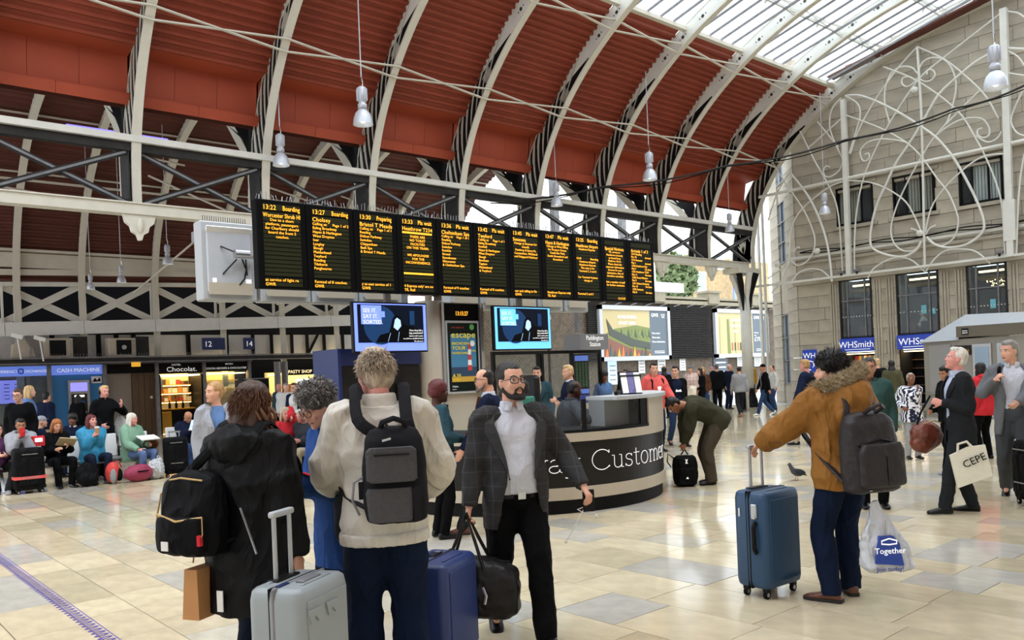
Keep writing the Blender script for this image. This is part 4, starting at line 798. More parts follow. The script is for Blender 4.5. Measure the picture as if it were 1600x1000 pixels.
# ---------------------------------------------------------------- customer desk
KC, KR = (7.86, 8.92), 1.98
desk = thing('information_desk', 'curved grey and beige enquiry desk with white lettering round its front', 'desk', (KC[0], KC[1], 0))
a0, a1 = math.radians(165), math.radians(338)
def band(nm, r0, r1, z0, z1, m, A0=a0, A1=a1, n=64, par=desk): 
    q = B(); q.lathe([(r0, z0), (r1, z0), (r1, z1), (r0, z1), (r0, z0)], n, a0=A0, a1=A1)
    for a in (A0, A1): 
        c_, s_ = math.cos(a), math.sin(a); q.add([(r0 * c_, r0 * s_, z0), (r1 * c_, r1 * s_, z0), (r1 * c_, r1 * s_, z1), (r0 * c_, r0 * s_, z1)], [(0, 1, 2, 3)])
    return q.build(nm, M[m], par, False)
band('desk_plinth', 1.80, KR - .03, 0, .17, 'steel_black'); band('desk_band', 1.84, KR + .02, .17, .315, 'beige_laminate'); band('desk_front', 1.84, KR, .315, .86, 'counter_dark'); band('desk_band', 1.84, KR + .02, .86, .965, 'beige_laminate'); band('desk_ledge', 1.3, KR + .015, .965, 1.0, 'steel_black')
A2 = math.radians(284)
band('desk_end_wall', 1.84, KR + .02, .965, 1.33, 'beige_laminate', A2, a1, 24); band('desk_end_edge', 1.80, KR + .0, 1.0, 1.33, 'steel_black', math.radians(279), A2, 6); band('desk_cabinet', 1.5, 1.80, 1.0, 1.33, 'counter_grey', math.radians(264), a1, 24)
band('desk_top', 1.45, KR + .06, 1.33, 1.375, 'display_edge', math.radians(264), a1, 30)
band('desk_end_trim', KR - .16, KR + .03, .17, 1.33, 'blue_dark', a1, a1 + .02, 1)
gs = thing('glass_screen', 'low clear glass screen standing along the enquiry desk ledge', 'screen', (KC[0], KC[1], 0))
for A_, B_ in ((168, 200), (201, 234), (235, 251), (252, 279)):
    q = B(); q.lathe([(KR - .03, 1.0), (KR - .02, 1.0), (KR - .02, 1.36), (KR - .03, 1.36)], 10, a0=math.radians(A_), a1=math.radians(B_)); q.build('pane', M['glass_clear'], gs)
for A_ in (200.5, 234.5, 251.5): B().box(((KR - .03) * math.cos(math.radians(A_)), (KR - .03) * math.sin(math.radians(A_)), 1.18), (.05, .05, .37), rz=math.radians(A_)).build('glass_post', M['plastic_black'], gs)
# lettering bent round the front: each letter its own strokes
def arcp(cx_, cy_, rx, ry, t0, t1, n=14): return [(cx_ + rx * math.cos(math.radians(t0 + (t1 - t0) * i / n)), cy_ + ry * math.sin(math.radians(t0 + (t1 - t0) * i / n))) for i in range(n + 1)]
def ser(x, y, w=.05): return [(x - w, y), (x + w, y)]
GL = {'R': (.62, [[(.12, 0), (.12, 1)], ser(.12, 0, .1), [(.02, 1), (.3, 1)] + arcp(.3, .76, .22, .24, 90, -90) + [(.12, .52)], [(.32, .52), (.55, 0)], ser(.57, 0, .07)]),
 'a': (.56, [arcp(.26, .46, .17, .20, 150, 0, 8) + [(.43, 0.05), (.5, 0)], arcp(.24, .17, .19, .18, 60, 330, 12) + [(.43, .2)], [(.43, .36), (.3, .35)] + arcp(.24, .17, .19, .18, 80, 60, 2)]),
 'i': (.28, [[(.14, 0), (.14, .66), (.05, .66)], ser(.14, 0, .09), [(.13, .86), (.15, .90)]]), 'l': (.28, [[(.14, 0), (.14, 1), (.05, 1)], ser(.14, 0, .09)]),
 'w': (.82, [[(.06, .66), (.24, 0), (.42, .6), (.60, 0), (.78, .66)], ser(.06, .66, .08), ser(.78, .66, .08)]),
 'y': (.56, [[(.06, .66), (.28, .02)], [(.52, .66), (.24, -.18), (.14, -.30), (.04, -.28)], ser(.06, .66, .08), ser(.52, .66, .08)]),
 'C': (.86, [arcp(.46, .5, .40, .52, 40, 320, 28), [(.77, .83), (.77, .98)], [(.77, .17), (.77, .10)]]),
 'u': (.60, [[(.02, .66), (.12, .66), (.12, .2)] + arcp(.29, .2, .17, .2, 180, 350, 10), [(.36, .66), (.46, .66), (.46, 0), (.55, 0)]]),
 's': (.46, [arcp(.23, .50, .15, .15, 20, 250, 12) + arcp(.23, .17, .17, .17, 80, -160, 14), [(.38, .52), (.38, .64)], [(.06, .02), (.06, .15)]]),
 't': (.42, [[(.17, .9), (.17, .15)] + arcp(.28, .13, .11, .13, 180, 320, 8), [(.04, .66), (.36, .66)]]),
 'o': (.60, [arcp(.29, .33, .24, .34, 0, 360, 24)]), 'e': (.56, [[(.06, .36), (.50, .36)] + arcp(.28, .33, .22, .34, 5, 310, 20)]),
 'm': (.92, [[(.03, .66), (.12, .66), (.12, 0)], ser(.12, 0, .08), arcp(.29, .42, .17, .24, 180, 0, 10) + [(.46, 0)], ser(.46, 0, .08), arcp(.63, .42, .17, .24, 180, 0, 10) + [(.80, 0)], ser(.80, 0, .08)]),
 'r': (.44, [[(.03, .66), (.12, .66), (.12, 0)], ser(.12, 0, .09), arcp(.30, .40, .18, .26, 180, 60, 8)]), ' ': (.42, [])}
word = 'Railway Customer'; hs = .235; wf = 1.5; ang = math.radians(253) - sum(GL[c_][0] for c_ in 'Railway ') * hs * wf * 1.02 / KR
lt_m = M['white_letter']
for ch in word:
    wd, st = GL[ch]
    if st:
        q = B()
        for s_ in st:
            pts = []
            for (u, v) in s_:
                a = ang + u * hs * wf / KR; pts.append(((KR + .004) * math.cos(a), (KR + .004) * math.sin(a), (.50 + v * hs)))
            q.tube(pts, .0048, 5)
        q.build('letter', lt_m, desk)
    ang += wd * hs * wf * 1.02 / KR
ch_ = thing('office_chair', 'black office chair behind the glass at the enquiry desk', 'chair', (7.55, 8.05, .26), math.radians(-10))
B().box((0, 0, .48), (.48, .48, .09), ch=.03).build('seat', M['plastic_black'], ch_); B().box((-.25, 0, 1.02), (.09, .44, .80), ch=.04).build('backrest', M['leather_black'], ch_); B().tube([(0, 0, -.18), (0, 0, .45)], .03, 8).build('stem', M['chrome'], ch_)
for k_ in range(5): a = k_ * 2 * PI / 5; B().bar((0, 0, -.17), (.28 * math.cos(a), .28 * math.sin(a), -.245), .04, .03).build('leg', M['plastic_black'], ch_)
ph = thing('desk_phone', 'dark desk telephone on a stand beside the grey desk cabinet', 'phone', (8.28, 7.18, 1.0)); B().box((0, 0, .12), (.10, .08, .20), ch=.015).box((0, 0, .01), (.14, .12, .02)).build('phone_body', M['plastic_black'], ph); B().tube([(-.06, -.03, .08), (-.075, -.04, .16), (-.06, -.03, .23)], .018, 8).build('handset', M['rubber'], ph)
kb = tag(B().box((0, 0, .012), (.36, .14, .022), ch=.004).build('keyboard', M['plastic_black']), 'flat black keyboard on the enquiry desk under the seated man\'s hands', 'keyboard'); kb.location = (8.0, 7.32, 1.0); kb.rotation_euler = (0, 0, -.6)
lh = thing('leaflet_rack', 'slanted rack of pale timetable leaflets on the enquiry desk top', 'rack', (8.30, 7.22, 1.375), -.5)
for k_ in range(3): B().box((k_ * .09 - .09, 0, .15), (.08, .02, .28), rot=Matrix.Rotation(-.35, 3, 'X')).build('leaflet', M['poster_white'] if k_ != 1 else M['lavender'], lh)
B().box((0, .04, .15), (.29, .02, .31), rot=Matrix.Rotation(-.35, 3, 'X')).build('rack_back', M['plastic_black'], lh); B().bar((0, .18, 0), (0, .02, .25), .3, .02).build('rack_stay', M['plastic_black'], lh)
rd = tag(B().tube([(0, 0, 0), (.12, .05, .015)], .03, 8).build('radio_handset', M['plastic_black']), 'black handset lying on the pale desk top', 'radio'); rd.location = (7.98, 7.20, 1.40)

# glass waiting room and station sign behind the desk
cub = struct(empty('trim_5', (0, 13.0, 0)))
for x_ in (10.76, 12.0, 12.1, 13.0, 13.9): B().box((x_, 0, 1.07), (.07, .07, 2.14)).build('glass_post', M['plastic_black'], cub)
B().box((12.33, 0, 2.14), (3.2, .08, .07)).build('glass_header', M['plastic_black'], cub)
for a, b in ((10.8, 11.97), (12.13, 12.97), (13.03, 13.87)): B().box(((a + b) / 2, 0, 1.55), (b - a, .012, 1.12)).build('pane', M['glass_clear'], cub)
B().box((12.33, 0, .5), (3.1, .06, .98)).build('glass_panel_base', M['beige_laminate'], cub)
sg = thing('station_sign', 'dark grey box sign with pale station name above the glass room', 'sign', (13.05, 12.85, 2.34)); B().box((.28, 0, 0), (.9, .5, .34)).build('sign_box', M['counter_grey'], sg); text('Paddington\nStation', .145, M['white_letter'], sg, face_y(.30, -.255, -.10), 'CENTER', valign='BOTTOM_BASELINE', line=.95, sx=.85)
tb = thing('timetable_panel', 'tall timetable poster in lilac and black behind the waiting room glass', 'poster', (13.55, 13.25, 1.45)); B().box((0, 0, 0), (.46, .03, 1.3)).build('board', M['panel_dark'], tb); B().box((0, -.02, .55), (.42, .01, .12)).build('header', M['lilac_sign'], tb); B().box((0, -.02, -.45), (.42, .01, .34)).build('footer', M['blue_sign'], tb); B().box((0, -.02, -.2), (.42, .01, .10)).build('strip', M['lilac_sign'], tb)
q = B()
for r_ in range(16):
    for c_ in range(4): q.box((-.16 + c_ * .10, -.02, .44 - r_ * .035), (.06, .006, .014))
q.build('timetable_print', M['poster_green'], tb)
cc = thing('security_camera', 'white bullet camera on bracket in front of the brick wall', 'camera', (14.35, 15.2, 3.05), .5); B().box((0, 0, 0), (.46, .13, .12), rot=Matrix.Rotation(-.3, 3, 'Y')).build('camera_body', M['white_paint'], cc); B().bar((.1, 0, -.05), (.15, .0, -.6), .04, .04).build('bracket', M['white_paint'], cc); B().tube([(.15, 0, -.6), (.15, 0, -3.05)], .035, 8).build('pole', M['steel_dark'], cc)

# ---------------------------------------------------------------- posters on the brick wall
mat('ad_sky', '#b8a878', .5); mat('ad_hill', '#6f7a3c', .5); mat('ad_dark', '#3a4a35', .5); mat('ad_train', '#3d4238', .5); mat('ad_orange', '#c8703a', .5); mat('ad_panel', '#55606a', .5); mat('ad_teal', '#2f5a58', .5); mat('ad_hall', '#b9ab7c', .5); mat('ad_bridge', '#7a4a38', .5)
def poly(b_, pts, d0, nm, m_, par): q = B(); q.prism(pts, 0, .01, lambda u, v, h: (u, d0 - h, v)); q.build(nm, M[m_], par)
for i, (x0, x1) in enumerate(((33.4, 39.5), (44.0, 50.0))):
    a_ = thing('billboard', 'lit billboard of a train on a viaduct in green hills' if i == 0 else 'pale lit billboard of a golden hall partly behind the column', 'poster', ((x0 + x1) / 2, 31.2, 3.75)); wd = x1 - x0
    for s_ in (1, -1): B().box((s_ * (wd / 2 - .12), 0, 0), (.24, .2, 3.1)).build('frame', M['display_white'], a_); B().box((0, 0, s_ * 1.43), (wd, .2, .24)).build('frame', M['display_white'], a_)
    s0 = B().box((-wd * .13, -.02, 0), (wd * .66, .04, 2.64)).build('poster_sheet', M['ad_sky' if i == 0 else 'ad_hall'], a_); B().box((wd * .33, -.02, 0), (wd * .26, .04, 2.64)).build('poster_strip', M['ad_panel'], a_)
    L_ = -wd * .455; R_ = wd * .195
    if i == 0:
        poly(0, [(L_, -.1), (L_ + 1, .25), (0, .45), (R_, .3), (R_, -1.3), (L_, -1.3)], -.045, 'picture_hill', 'ad_hill', s0)
        poly(0, [(L_ + .3, .8), (L_ + .8, .2), (L_ + 2.6, -.35), (R_, -.55), (R_, -.95), (L_ + 2.2, -.72), (L_ + .5, -.1)], -.06, 'picture_train', 'ad_train', s0)
        poly(0, [(L_ + .3, -.25), (L_ + 2.2, -.85), (R_, -1.05), (R_, -1.3), (L_, -1.3), (L_, -.5)], -.06, 'picture_viaduct', 'ad_bridge', s0)
        for k_ in range(12): poly(0, [(L_ + .1 + k_ * .33, -1.3), (L_ + .36 + k_ * .33, -1.3), (L_ + .25 + k_ * .33, -.75 + .2 * math.sin(k_ * 2.1) - k_ * .02)], -.075, 'picture_tree', ('ad_orange', 'ad_teal', 'ad_dark', 'poster_ochre')[k_ % 4], s0)
        for k_ in range(9): poly(0, [(L_ + 1.4 + k_ * .3, -.2 + .05 * k_ % .2), (L_ + 1.65 + k_ * .3, -.3), (L_ + 1.5 + k_ * .3, .25)], -.055, 'picture_tree', ('ad_dark', 'leaf_green')[k_ % 2], s0)
        for k_, b_ in enumerate(('ADVENTURES', 'START HERE')): text(b_, .26, M['white_letter'], s0, face_y(-wd * .13, -.08, .82 - k_ * .34), 'CENTER', valign='BOTTOM_BASELINE')
        for k_, b_ in enumerate(('New trains.', 'More seats.', 'More destinations.')): text(b_, .16, M['white_letter'], a_, face_y(wd * .225, -.05, -.05 - k_ * .25), valign='BOTTOM_BASELINE')
    else:
        for k_ in range(5): poly(0, [(L_ + .2 + k_ * .85, -1.3), (L_ + .5 + k_ * .85, -1.3), (L_ + .45 + k_ * .8, 1.0 - .1 * k_), (L_ + .25 + k_ * .8, 1.0 - .1 * k_)], -.05, 'picture_pillar', ('ad_sky', 'ad_hill')[k_ % 2], s0)
        for k_ in range(5): poly(0, [(L_ + 1.5 + k_ * .3, -1.1), (L_ + 1.62 + k_ * .3, -1.1), (L_ + 1.62 + k_ * .3, -.6), (L_ + 1.5 + k_ * .3, -.6)], -.06, 'picture_figure', ('ad_orange', 'ad_dark')[k_ % 2], s0)
        for k_, b_ in enumerate(('FIVE GO', 'BACK IN', 'TIME')): text(b_, .26, M['white_letter'], s0, face_y(-wd * .13, -.08, .75 - k_ * .36), 'CENTER', valign='BOTTOM_BASELINE')
        for b_, s_, z_ in (('One way', .13, .0), ('from', .13, -.18), ('£19.', .42, -.52)): text(b_, s_, M['white_letter'], a_, face_y(wd * .225, -.05, z_), valign='BOTTOM_BASELINE')
    text('GWR', .30, M['white_letter'], a_, face_y(wd * .225, -.05, .95), valign='BOTTOM_BASELINE', sx=.9)
    for k_ in range(3): B().box((wd * .40, -.05, 1.10 - k_ * .09), (.35 - .06 * k_, .01, .03)).build('print_line', M['white_letter'], a_)
    for k_ in range(2): B().box((wd * .33, -.05, -1.05 - k_ * .1), (.9, .01, .035)).build('print_line', M['white_letter'], a_)
for i, (x_, z_, w_, h_, lb) in enumerate(((34.6, 1.55, .7, 1.3, 'blue and white notice in a frame at the foot of the brick wall'), (37.1, 1.9, .55, .9, 'white notice on brick wall left of the red hoodie'), (38.9, 2.0, .7, .95, 'white notice on brick wall above the olive jacket man'), (40.9, 1.9, .55, .8, 'white notice on brick wall under the dark louvres'), (44.8, 1.75, 1.5, 1.5, 'large slate framed notice under the second billboard'), (47.0, 1.95, .7, .7, 'small white notice behind the pink hat'), (49.0, 1.9, .8, .7, 'small white notice beside the riveted column'))):
    n_ = thing('wall_notice', lb, 'notice', (x_, 31.42, z_)); B().box((0, 0, 0), (w_, .06, h_)).build('board', M['white_paint'] if i not in (0, 4) else M['screen_pale'] if i == 0 else M['ad_panel'], n_)
    for k_ in range(4): B().box((0, -.035, h_ * (.3 - .2 * k_)), (w_ * .7, .01, h_ * .05)).build('print_line', M['counter_grey'] if i not in (4,) else M['white_letter'], n_)
for i, (x_, y_) in enumerate(((26.9, 17.45), (27.3, 18.6))):
    b_ = tag(B().lathe([(0, 0), (.065, 0), (.065, .98), (.058, 1.02), (0, 1.02)], 14).build('bollard', M['alu'], None, True), 'steel bollard in front of the queue, %s' % ('nearest the grey sweater man' if i == 0 else 'half hidden by the stooping man'), 'bollard', 'steel bollards'); b_.location = (x_ - .6, y_ - .1 + i * .7, 0)

# ---------------------------------------------------------------- grey cabin on the right
mat('cabin_grey', '#8e8b84', .55, var=.03); mat('cabin_panel', '#9a9a9a', .5, .2); mat('cabin_roof', '#aeb4ba', .35, .3, var=.04); mat('cabin_fascia', '#5f584d', .5)
cb = thing('lavatory_cabin', 'grey cabin with pyramid metal roof and glazed doors by the stone wall', 'kiosk', (24.0, 9.15, 0))
q = B(); pts = [(0, 0), (.0, -1.65), (3.4, -1.65), (3.4, 1.0), (1.6, 1.55), (.55, 1.15)]; q.prism(pts, 0, 2.15, lambda u, v, h: (u, v, h)); q.build('cabin_wall', M['cabin_grey'], cb)
q = B(); q.add([(-.08, -.05, 2.12), (.50, 1.25, 2.12), (1.6, 1.68, 2.12), (3.5, 1.1, 2.12), (1.25, .25, 2.86), (1.3, -1.7, 2.80), (-.08, -1.7, 2.40), (3.5, -1.7, 2.4), (-.08, -.05, 2.40)], [(0, 1, 4), (1, 2, 4), (2, 3, 4), (4, 3, 7, 5), (6, 8, 4, 5), (0, 4, 8), (0, 3, 2, 1), (5, 7, 6)]); q.build('cabin_roof', M['cabin_roof'], cb)
B().box((-.02, -.85, 2.34), (.14, 1.72, .30)).build('cabin_fascia', M['cabin_fascia'], cb)
B().box((-.01, -.12, 1.84), (.06, .42, .26)).build('cabin_sign', M['counter_dark'], cb); text('Toilets', .12, M['poster_ochre'], cb, face_x(-.05, -.12, 1.80), 'CENTER', valign='BOTTOM_BASELINE')
B().box((-.10, -.22, 2.34), (.02, .17, .17)).build('cabin_logo', M['panel_dark'], cb); text('more\nspace', .06, M['white_letter'], cb, face_x(-.112, -.22, 2.29), 'CENTER', valign='BOTTOM_BASELINE', line=.9)
for y_ in (-.60, -1.20):
    d_ = B().box((-.03, y_, 1.0), (.06, .46, 1.98)).build('cabin_door', M['alu'], cb); B().box((-.065, y_, 1.05), (.02, .34, 1.72)).build('door_glass', M['glass_sky'], d_); B().box((-.09, y_ - .16, 1.0), (.03, .03, .3)).build('door_handle', M['steel_dark'], d_)
q = B(); c_ = ((0 + .55) / 2, (0 + 1.15) / 2); q.box((c_[0] - .02, c_[1] + .01, 1.35), (.03, .80, 1.35), rz=-math.atan2(.55, 1.15)); q.build('cabin_panel', M['cabin_panel'], cb)
q = B(); q.box((c_[0] - .03, c_[1] + .015, .66), (.03, 1.2, .03), rz=-math.atan2(.55, 1.15)); q.build('cabin_rail', M['alu'], cb)

# ---------------------------------------------------------------- shops along the back
mat('shelf_lit', '#ffdf9a', .6, emit=5); mat('shop_cream', '#e2cf94', .6); mat('velvet_ochre', '#b98a1e', .8); mat('shop_black', '#0d0d0d', .5, spec=.12); mat('panel_taupe', '#857d73', .55)
SY = 31.9
def shop(nm, lb, x0, x1): return struct(empty(nm, ((x0 + x1) / 2, SY, 0))), (x0 + x1) / 2, x1 - x0
SHOPX = [3.0, 6.65, 8.41, 10.2, 11.95, 13.75]
for i, x_ in enumerate(SHOPX): struct(B().box((0, 0, 1.33), (.12, .2, 2.66)).build('trim_%d' % (10 + i), M['steel_grey'])).location = (x_, SY - .05, 0)
struct(B().box((8.4, SY + .2, 2.70), (11, .5, .08)).build('trim_20', M['steel_grey']))
def sign_panel(lb, x0, x1, z0, z1, mt, words, dx=0):
    s_ = tag(empty('shop_sign', ((x0 + x1) / 2, SY, (z0 + z1) / 2)), lb, 'sign'); B().box((0, .0, 0), (x1 - x0 - .14, .12, z1 - z0)).build('sign_box', M[mt], s_)
    for b_, sz, xo, zo, m_, sx in words: text(b_, sz, M[m_], s_, face_y(xo, -.066, zo), 'CENTER', valign='BOTTOM_BASELINE', sx=sx)
    return s_
s_ = sign_panel('lilac currency exchange sign over the money shop window', 3.0, 6.65, 2.33, 2.66, 'lilac_sign', [('CURRENCY', .13, .57, -.05, 'white_letter', 1), ('EXCHANGE', .13, 1.42, -.05, 'white_letter', 1)])
B().lathe([(.06, 0), (.10, 0), (.10, .01), (.06, .01), (.06, 0)], 16, c=(.99, -.066, 0), axis=Matrix.Rotation(PI / 2, 3, 'X')).build('sign_emblem', M['blue_sign'], s_)
sign_panel('lilac cash machine sign over the blue panel', 6.65, 8.41, 2.33, 2.66, 'lilac_sign', [('CASH MACHINE', .19, .05, -.07, 'white_letter', 1)])
sign_panel('blank black fascia over the taupe and wooden doors', 8.41, 10.2, 2.33, 2.66, 'shop_black', [])
sign_panel('black chocolate shop sign with flowing white name', 10.2, 11.95, 2.26, 2.66, 'shop_black', [('HOTEL', .09, -.15, .10, 'white_letter', 1.2), ('Chocolat.', .25, .05, -.12, 'white_letter', 1.15)])
sign_panel('black sign with two lines of small white capitals', 11.95, 13.75, 2.30, 2.66, 'shop_black', [('BRITISH', .08, .1, .07, 'white_letter', 1.1), ('COCOA GROWER & CHOCOLATIER', .105, 0, -.10, 'white_letter', .93)])
for i, (x0, x1) in enumerate(((15.15, 16.85), (16.85, 18.6))):
    s_ = sign_panel('black pasty shop sign with glowing cream letters, %s' % ('over the crates' if i == 0 else 'next to the blue booth'), x0, x1, 2.05, 2.34, 'shop_black', [('PASTY SHOP', .19, -.05, -.07, 'warm_letter', 1)] if 'warm_letter' in M else [('PASTY SHOP', .19, -.05, -.07, mat('warm_letter', '#ffe2b0', .5, emit=1.2).name, 1)])
# currency window, blue cash panel, doors
cw = struct(empty('window_30', (4.85, SY, 0))); B().box((0, .9, 1.2), (3.5, .05, 2.4)).build('room_back', M['panel_taupe'], cw); B().box((0, .02, 1.2), (3.5, .02, 2.25)).build('pane', M['glass_shop'], cw); B().box((1.55, .5, 1.2), (.5, .6, 2.3)).build('room_pier', M['steel_grey'], cw)
for x_ in (-.6, .3, 1.0): B().lathe([(0, 0), (.06, 0), (.06, .03), (0, .03)], 10, c=(x_, .3, 2.24)).build('spot_light', M['warm_light'], cw)
sc = tag(empty('rate_screen', (5.15, SY + .35, 1.82)), 'large violet rate screen glowing in the money shop window', 'screen'); B().box((0, 0, 0), (1.75, .06, .86)).build('casing', M['blue_dark'], sc); B().box((0, -.035, 0), (1.65, .01, .78)).build('display', mat('rate_violet', '#8f8cf2', .4, emit=.8), sc)
q = B()
for r_ in range(5):
    for c_ in range(5): q.box((-.6 + c_ * .3, -.042, .25 - r_ * .12), (.16, .004, .03))
q.build('rate_print', M['blue_sign'], sc)
struct(B().box((7.53, SY + .08, 1.16), (1.64, .1, 2.33)).build('wall_cash_panel', M['shop_blue']))
atm = thing('cash_machine', 'grey cash machine with lit violet header set in the blue panel', 'cash machine', (7.55, SY - .06, 0)); B().box((0, 0, 1.15), (.68, .14, 1.96)).build('atm_surround', M['alu'], atm); B().box((0, -.06, 1.90), (.54, .06, .30)).build('atm_header', M['rate_violet'], atm); B().box((0, -.05, 1.20), (.50, .10, .92)).build('atm_recess', M['steel_dark'], atm); B().box((0, -.11, 1.58), (.30, .03, .06)).build('atm_light', M['lamp_glow'], atm); B().box((0, -.12, 1.30), (.30, .02, .22)).build('atm_screen', M['screen_mid'], atm); B().box((0, -.16, 1.02), (.36, .16, .04)).build('atm_keypad', M['alu'], atm)
st_ = tag(B().box((0, 0, 0), (.34, .02, .24)).build('sticker', M['poster_white']), 'black and white cartoon style sticker on the blue panel', 'sticker'); st_.location = (8.16, SY + .01, 2.13); B().prism([(-.13, -.07), (-.05, .07), (.02, -.03), (.1, .08), (.14, -.06)], 0, .004, lambda u, v, h: (u, -.012 - h, v)).build('sticker_print', M['shop_black'], st_)
d1 = struct(B().box((8.9, SY + .08, 1.16), (.86, .08, 2.33)).build('door_10', M['panel_taupe'])); d2 = struct(B().box((9.76, SY + .06, 1.16), (.84, .1, 2.33)).build('door_11', M['wood_dark'])); B().box((10.0, SY, 1.42), (.09, .03, .09)).build('door_lock', M['white_paint'], d2)
for j in range(4): B().box((9.45 + j * .21, SY + .0, 1.16), (.195, .02, 2.3)).build('door_plank', M['wood_dark'], d2)
# chocolate shop
cs = struct(empty('door_12', (11.08, SY, 0))); B().box((0, 1.5, 1.15), (1.7, .05, 2.3)).build('room_back', M['shop_cream'], cs); B().box((-.85, .75, 1.15), (.05, 1.5, 2.3)).box((.85, .75, 1.15), (.05, 1.5, 2.3)).build('room_side', M['shop_black'], cs); B().box((0, .8, 2.2), (1.6, 1.3, .05)).build('room_lamp', M['shelf_lit'], cs)
for s_ in (-.80, .80): B().box((s_, -.02, 1.1), (.10, .14, 2.25)).build('frame', M['shop_black'], cs)
for zz in (1.20, 1.52, 1.84): B().box((0, 1.28, zz), (1.55, .40, .03)).build('shelf', M['velvet_ochre'], cs)
for zz in (1.16, 1.49, 1.81): B().box((0, 1.08, zz), (1.5, .02, .02)).build('shelf_light', M['warm_light'], cs)
cnt = thing('shop_counter', 'dark counter with ochre velvet front in the chocolate shop doorway', 'counter', (11.05, SY + .55, 0)); B().box((.12, .2, .45), (1.15, .5, .9)).build('counter_body', M['shop_black'], cnt); B().box((-.42, -.1, .42), (.42, .10, .84), ch=.02).build('counter_front', M['velvet_ochre'], cnt); B().box((.1, .18, .92), (1.25, .6, .05)).build('counter_top', M['velvet_ochre'], cnt)
cw2 = struct(empty('window_31', (12.85, SY, 0))); B().box((0, 1.3, 1.15), (1.7, .05, 2.3)).build('room_back', M['shop_cream'], cw2); B().box((0, .0, 1.15), (1.6, .02, 2.2)).build('pane', M['glass_shop'], cw2); B().box((0, .7, 2.22), (1.6, 1.2, .04)).build('room_lamp', M['shelf_lit'], cw2)
for zz in (.9, 1.25, 1.6, 1.95): B().box((0, 1.0, zz), (1.55, .45, .03)).build('shelf', M['velvet_ochre'], cw2)
k_ = 0; bxc = ('#a8342c', '#d9cfae', '#7a4a2a', '#3b2a20', '#c98a3a', '#e2dcc8')
for (xa, xb, yy, zz, side) in ((10.36, 11.8, SY + 1.22, 1.855, 'upper shelf of the chocolate shop'), (10.36, 11.8, SY + 1.22, 1.535, 'middle shelf of the chocolate shop'), (10.36, 11.8, SY + 1.22, 1.215, 'lower shelf of the chocolate shop'), (12.15, 13.55, SY + .95, 1.625, 'window shelf of the chocolate shop')):
    x_ = xa
    while x_ < xb - .1:
        w_ = rs_.uniform(.10, .22); h_ = rs_.uniform(.12, .24); ci_ = rs_.randrange(6)
        o = tag(B().box((0, 0, h_ / 2), (w_ - .02, .12, h_), ch=.006).build('gift_box', mat('gift_%d' % ci_, bxc[ci_], .5, emit=.06)), '%s gift box standing on the %s' % (('red', 'cream', 'brown', 'dark', 'amber', 'ivory')[ci_], side), 'box', '%s gift boxes on the %s' % (('red', 'cream', 'brown', 'dark', 'amber', 'ivory')[ci_], side)); o.location = (x_ + w_ / 2, yy, zz); x_ += w_
for i, x_ in enumerate((10.85, 11.1, 11.35)):
    o = tag(B().lathe([(0, 0), (.05, 0), (.05, .18), (.02, .24), (.02, .30), (0, .30)], 10).build('bottle', M['shop_black']), 'dark bottle on the chocolate shop counter, %s' % ('left one', 'middle one', 'right one')[i], 'bottle', 'bottles on the chocolate counter'); o.location = (x_, SY + .62, .945)
# passage and pasty shop
ps = struct(empty('door_13', (16.9, SY, 0))); B().box((0, 1.6, 1.1), (3.5, .05, 2.2)).build('room_back', M['shop_cream'], ps); B().box((0, .8, 2.1), (3.3, 1.4, .04)).build('room_lamp', M['shelf_lit'], ps); B().box((.6, 1.2, 1.72), (2.2, .04, .34)).build('menu_board', M['screen_pale'], ps); B().box((-.2, .9, .5), (2.8, .5, 1.0)).build('counter', M['wood_dark'], ps)
q = B()
for j in range(10): q.box((-.4 + j * .22, 1.17, 1.72 + .05 * math.sin(j * 3)), (.15, .01, .12))
q.build('menu_picture', M['counter_dark'], ps)
cr = thing('wooden_crate', 'orange brown wooden crate standing in the pasty shop window', 'crate', (15.75, SY + .5, 1.35)); B().box((0, 0, .17), (.55, .4, .34)).build('crate_body', mat('crate_orange', '#b5722a', .7, emit=.1), cr)
for j in range(3): B().box((0, -.21, .06 + j * .11), (.57, .02, .08)).build('crate_slat', M['crate_orange'], cr)
for i, (x_, y_) in enumerate(((14.65, 31.2), (15.05, 31.4))): struct(B().lathe([(0, 0), (.13, 0), (.13, 2.6), (0, 2.6)], 14).build('trim_%d' % (25 + i), M['steel_grey'])).location = (x_, y_, 0)
sp = thing('display_case', 'tall black cabinet standing among the waiting crowd', 'cabinet', (11.3, 25.6, 0)); B().box((0, 0, .95), (.62, .5, 1.9), ch=.02).build('cabinet_body', M['shop_black'], sp); B().box((0, -.26, 1.1), (.4, .02, 1.2)).build('cabinet_front', M['plastic_black'], sp); B().box((0, 0, 1.91), (.64, .52, .03)).build('cabinet_top', M['steel_grey'], sp)
for i, x_ in enumerate((12.25, 12.70, 13.9)):
    n_ = thing('platform_sign', ('navy platform sign with white number twelve', 'blank navy platform sign beside number twelve', 'navy platform sign with white number fourteen')[i], 'sign', (x_, 32.0, 3.38)); B().box((0, .1, 0), (.44, .05, .46)).build('sign_board', M['blue_dark'], n_)
    if i != 1: text('12' if i == 0 else '14', .30, M['white_letter'], n_, face_y(0, .07, -.11), 'CENTER', valign='BOTTOM_BASELINE')
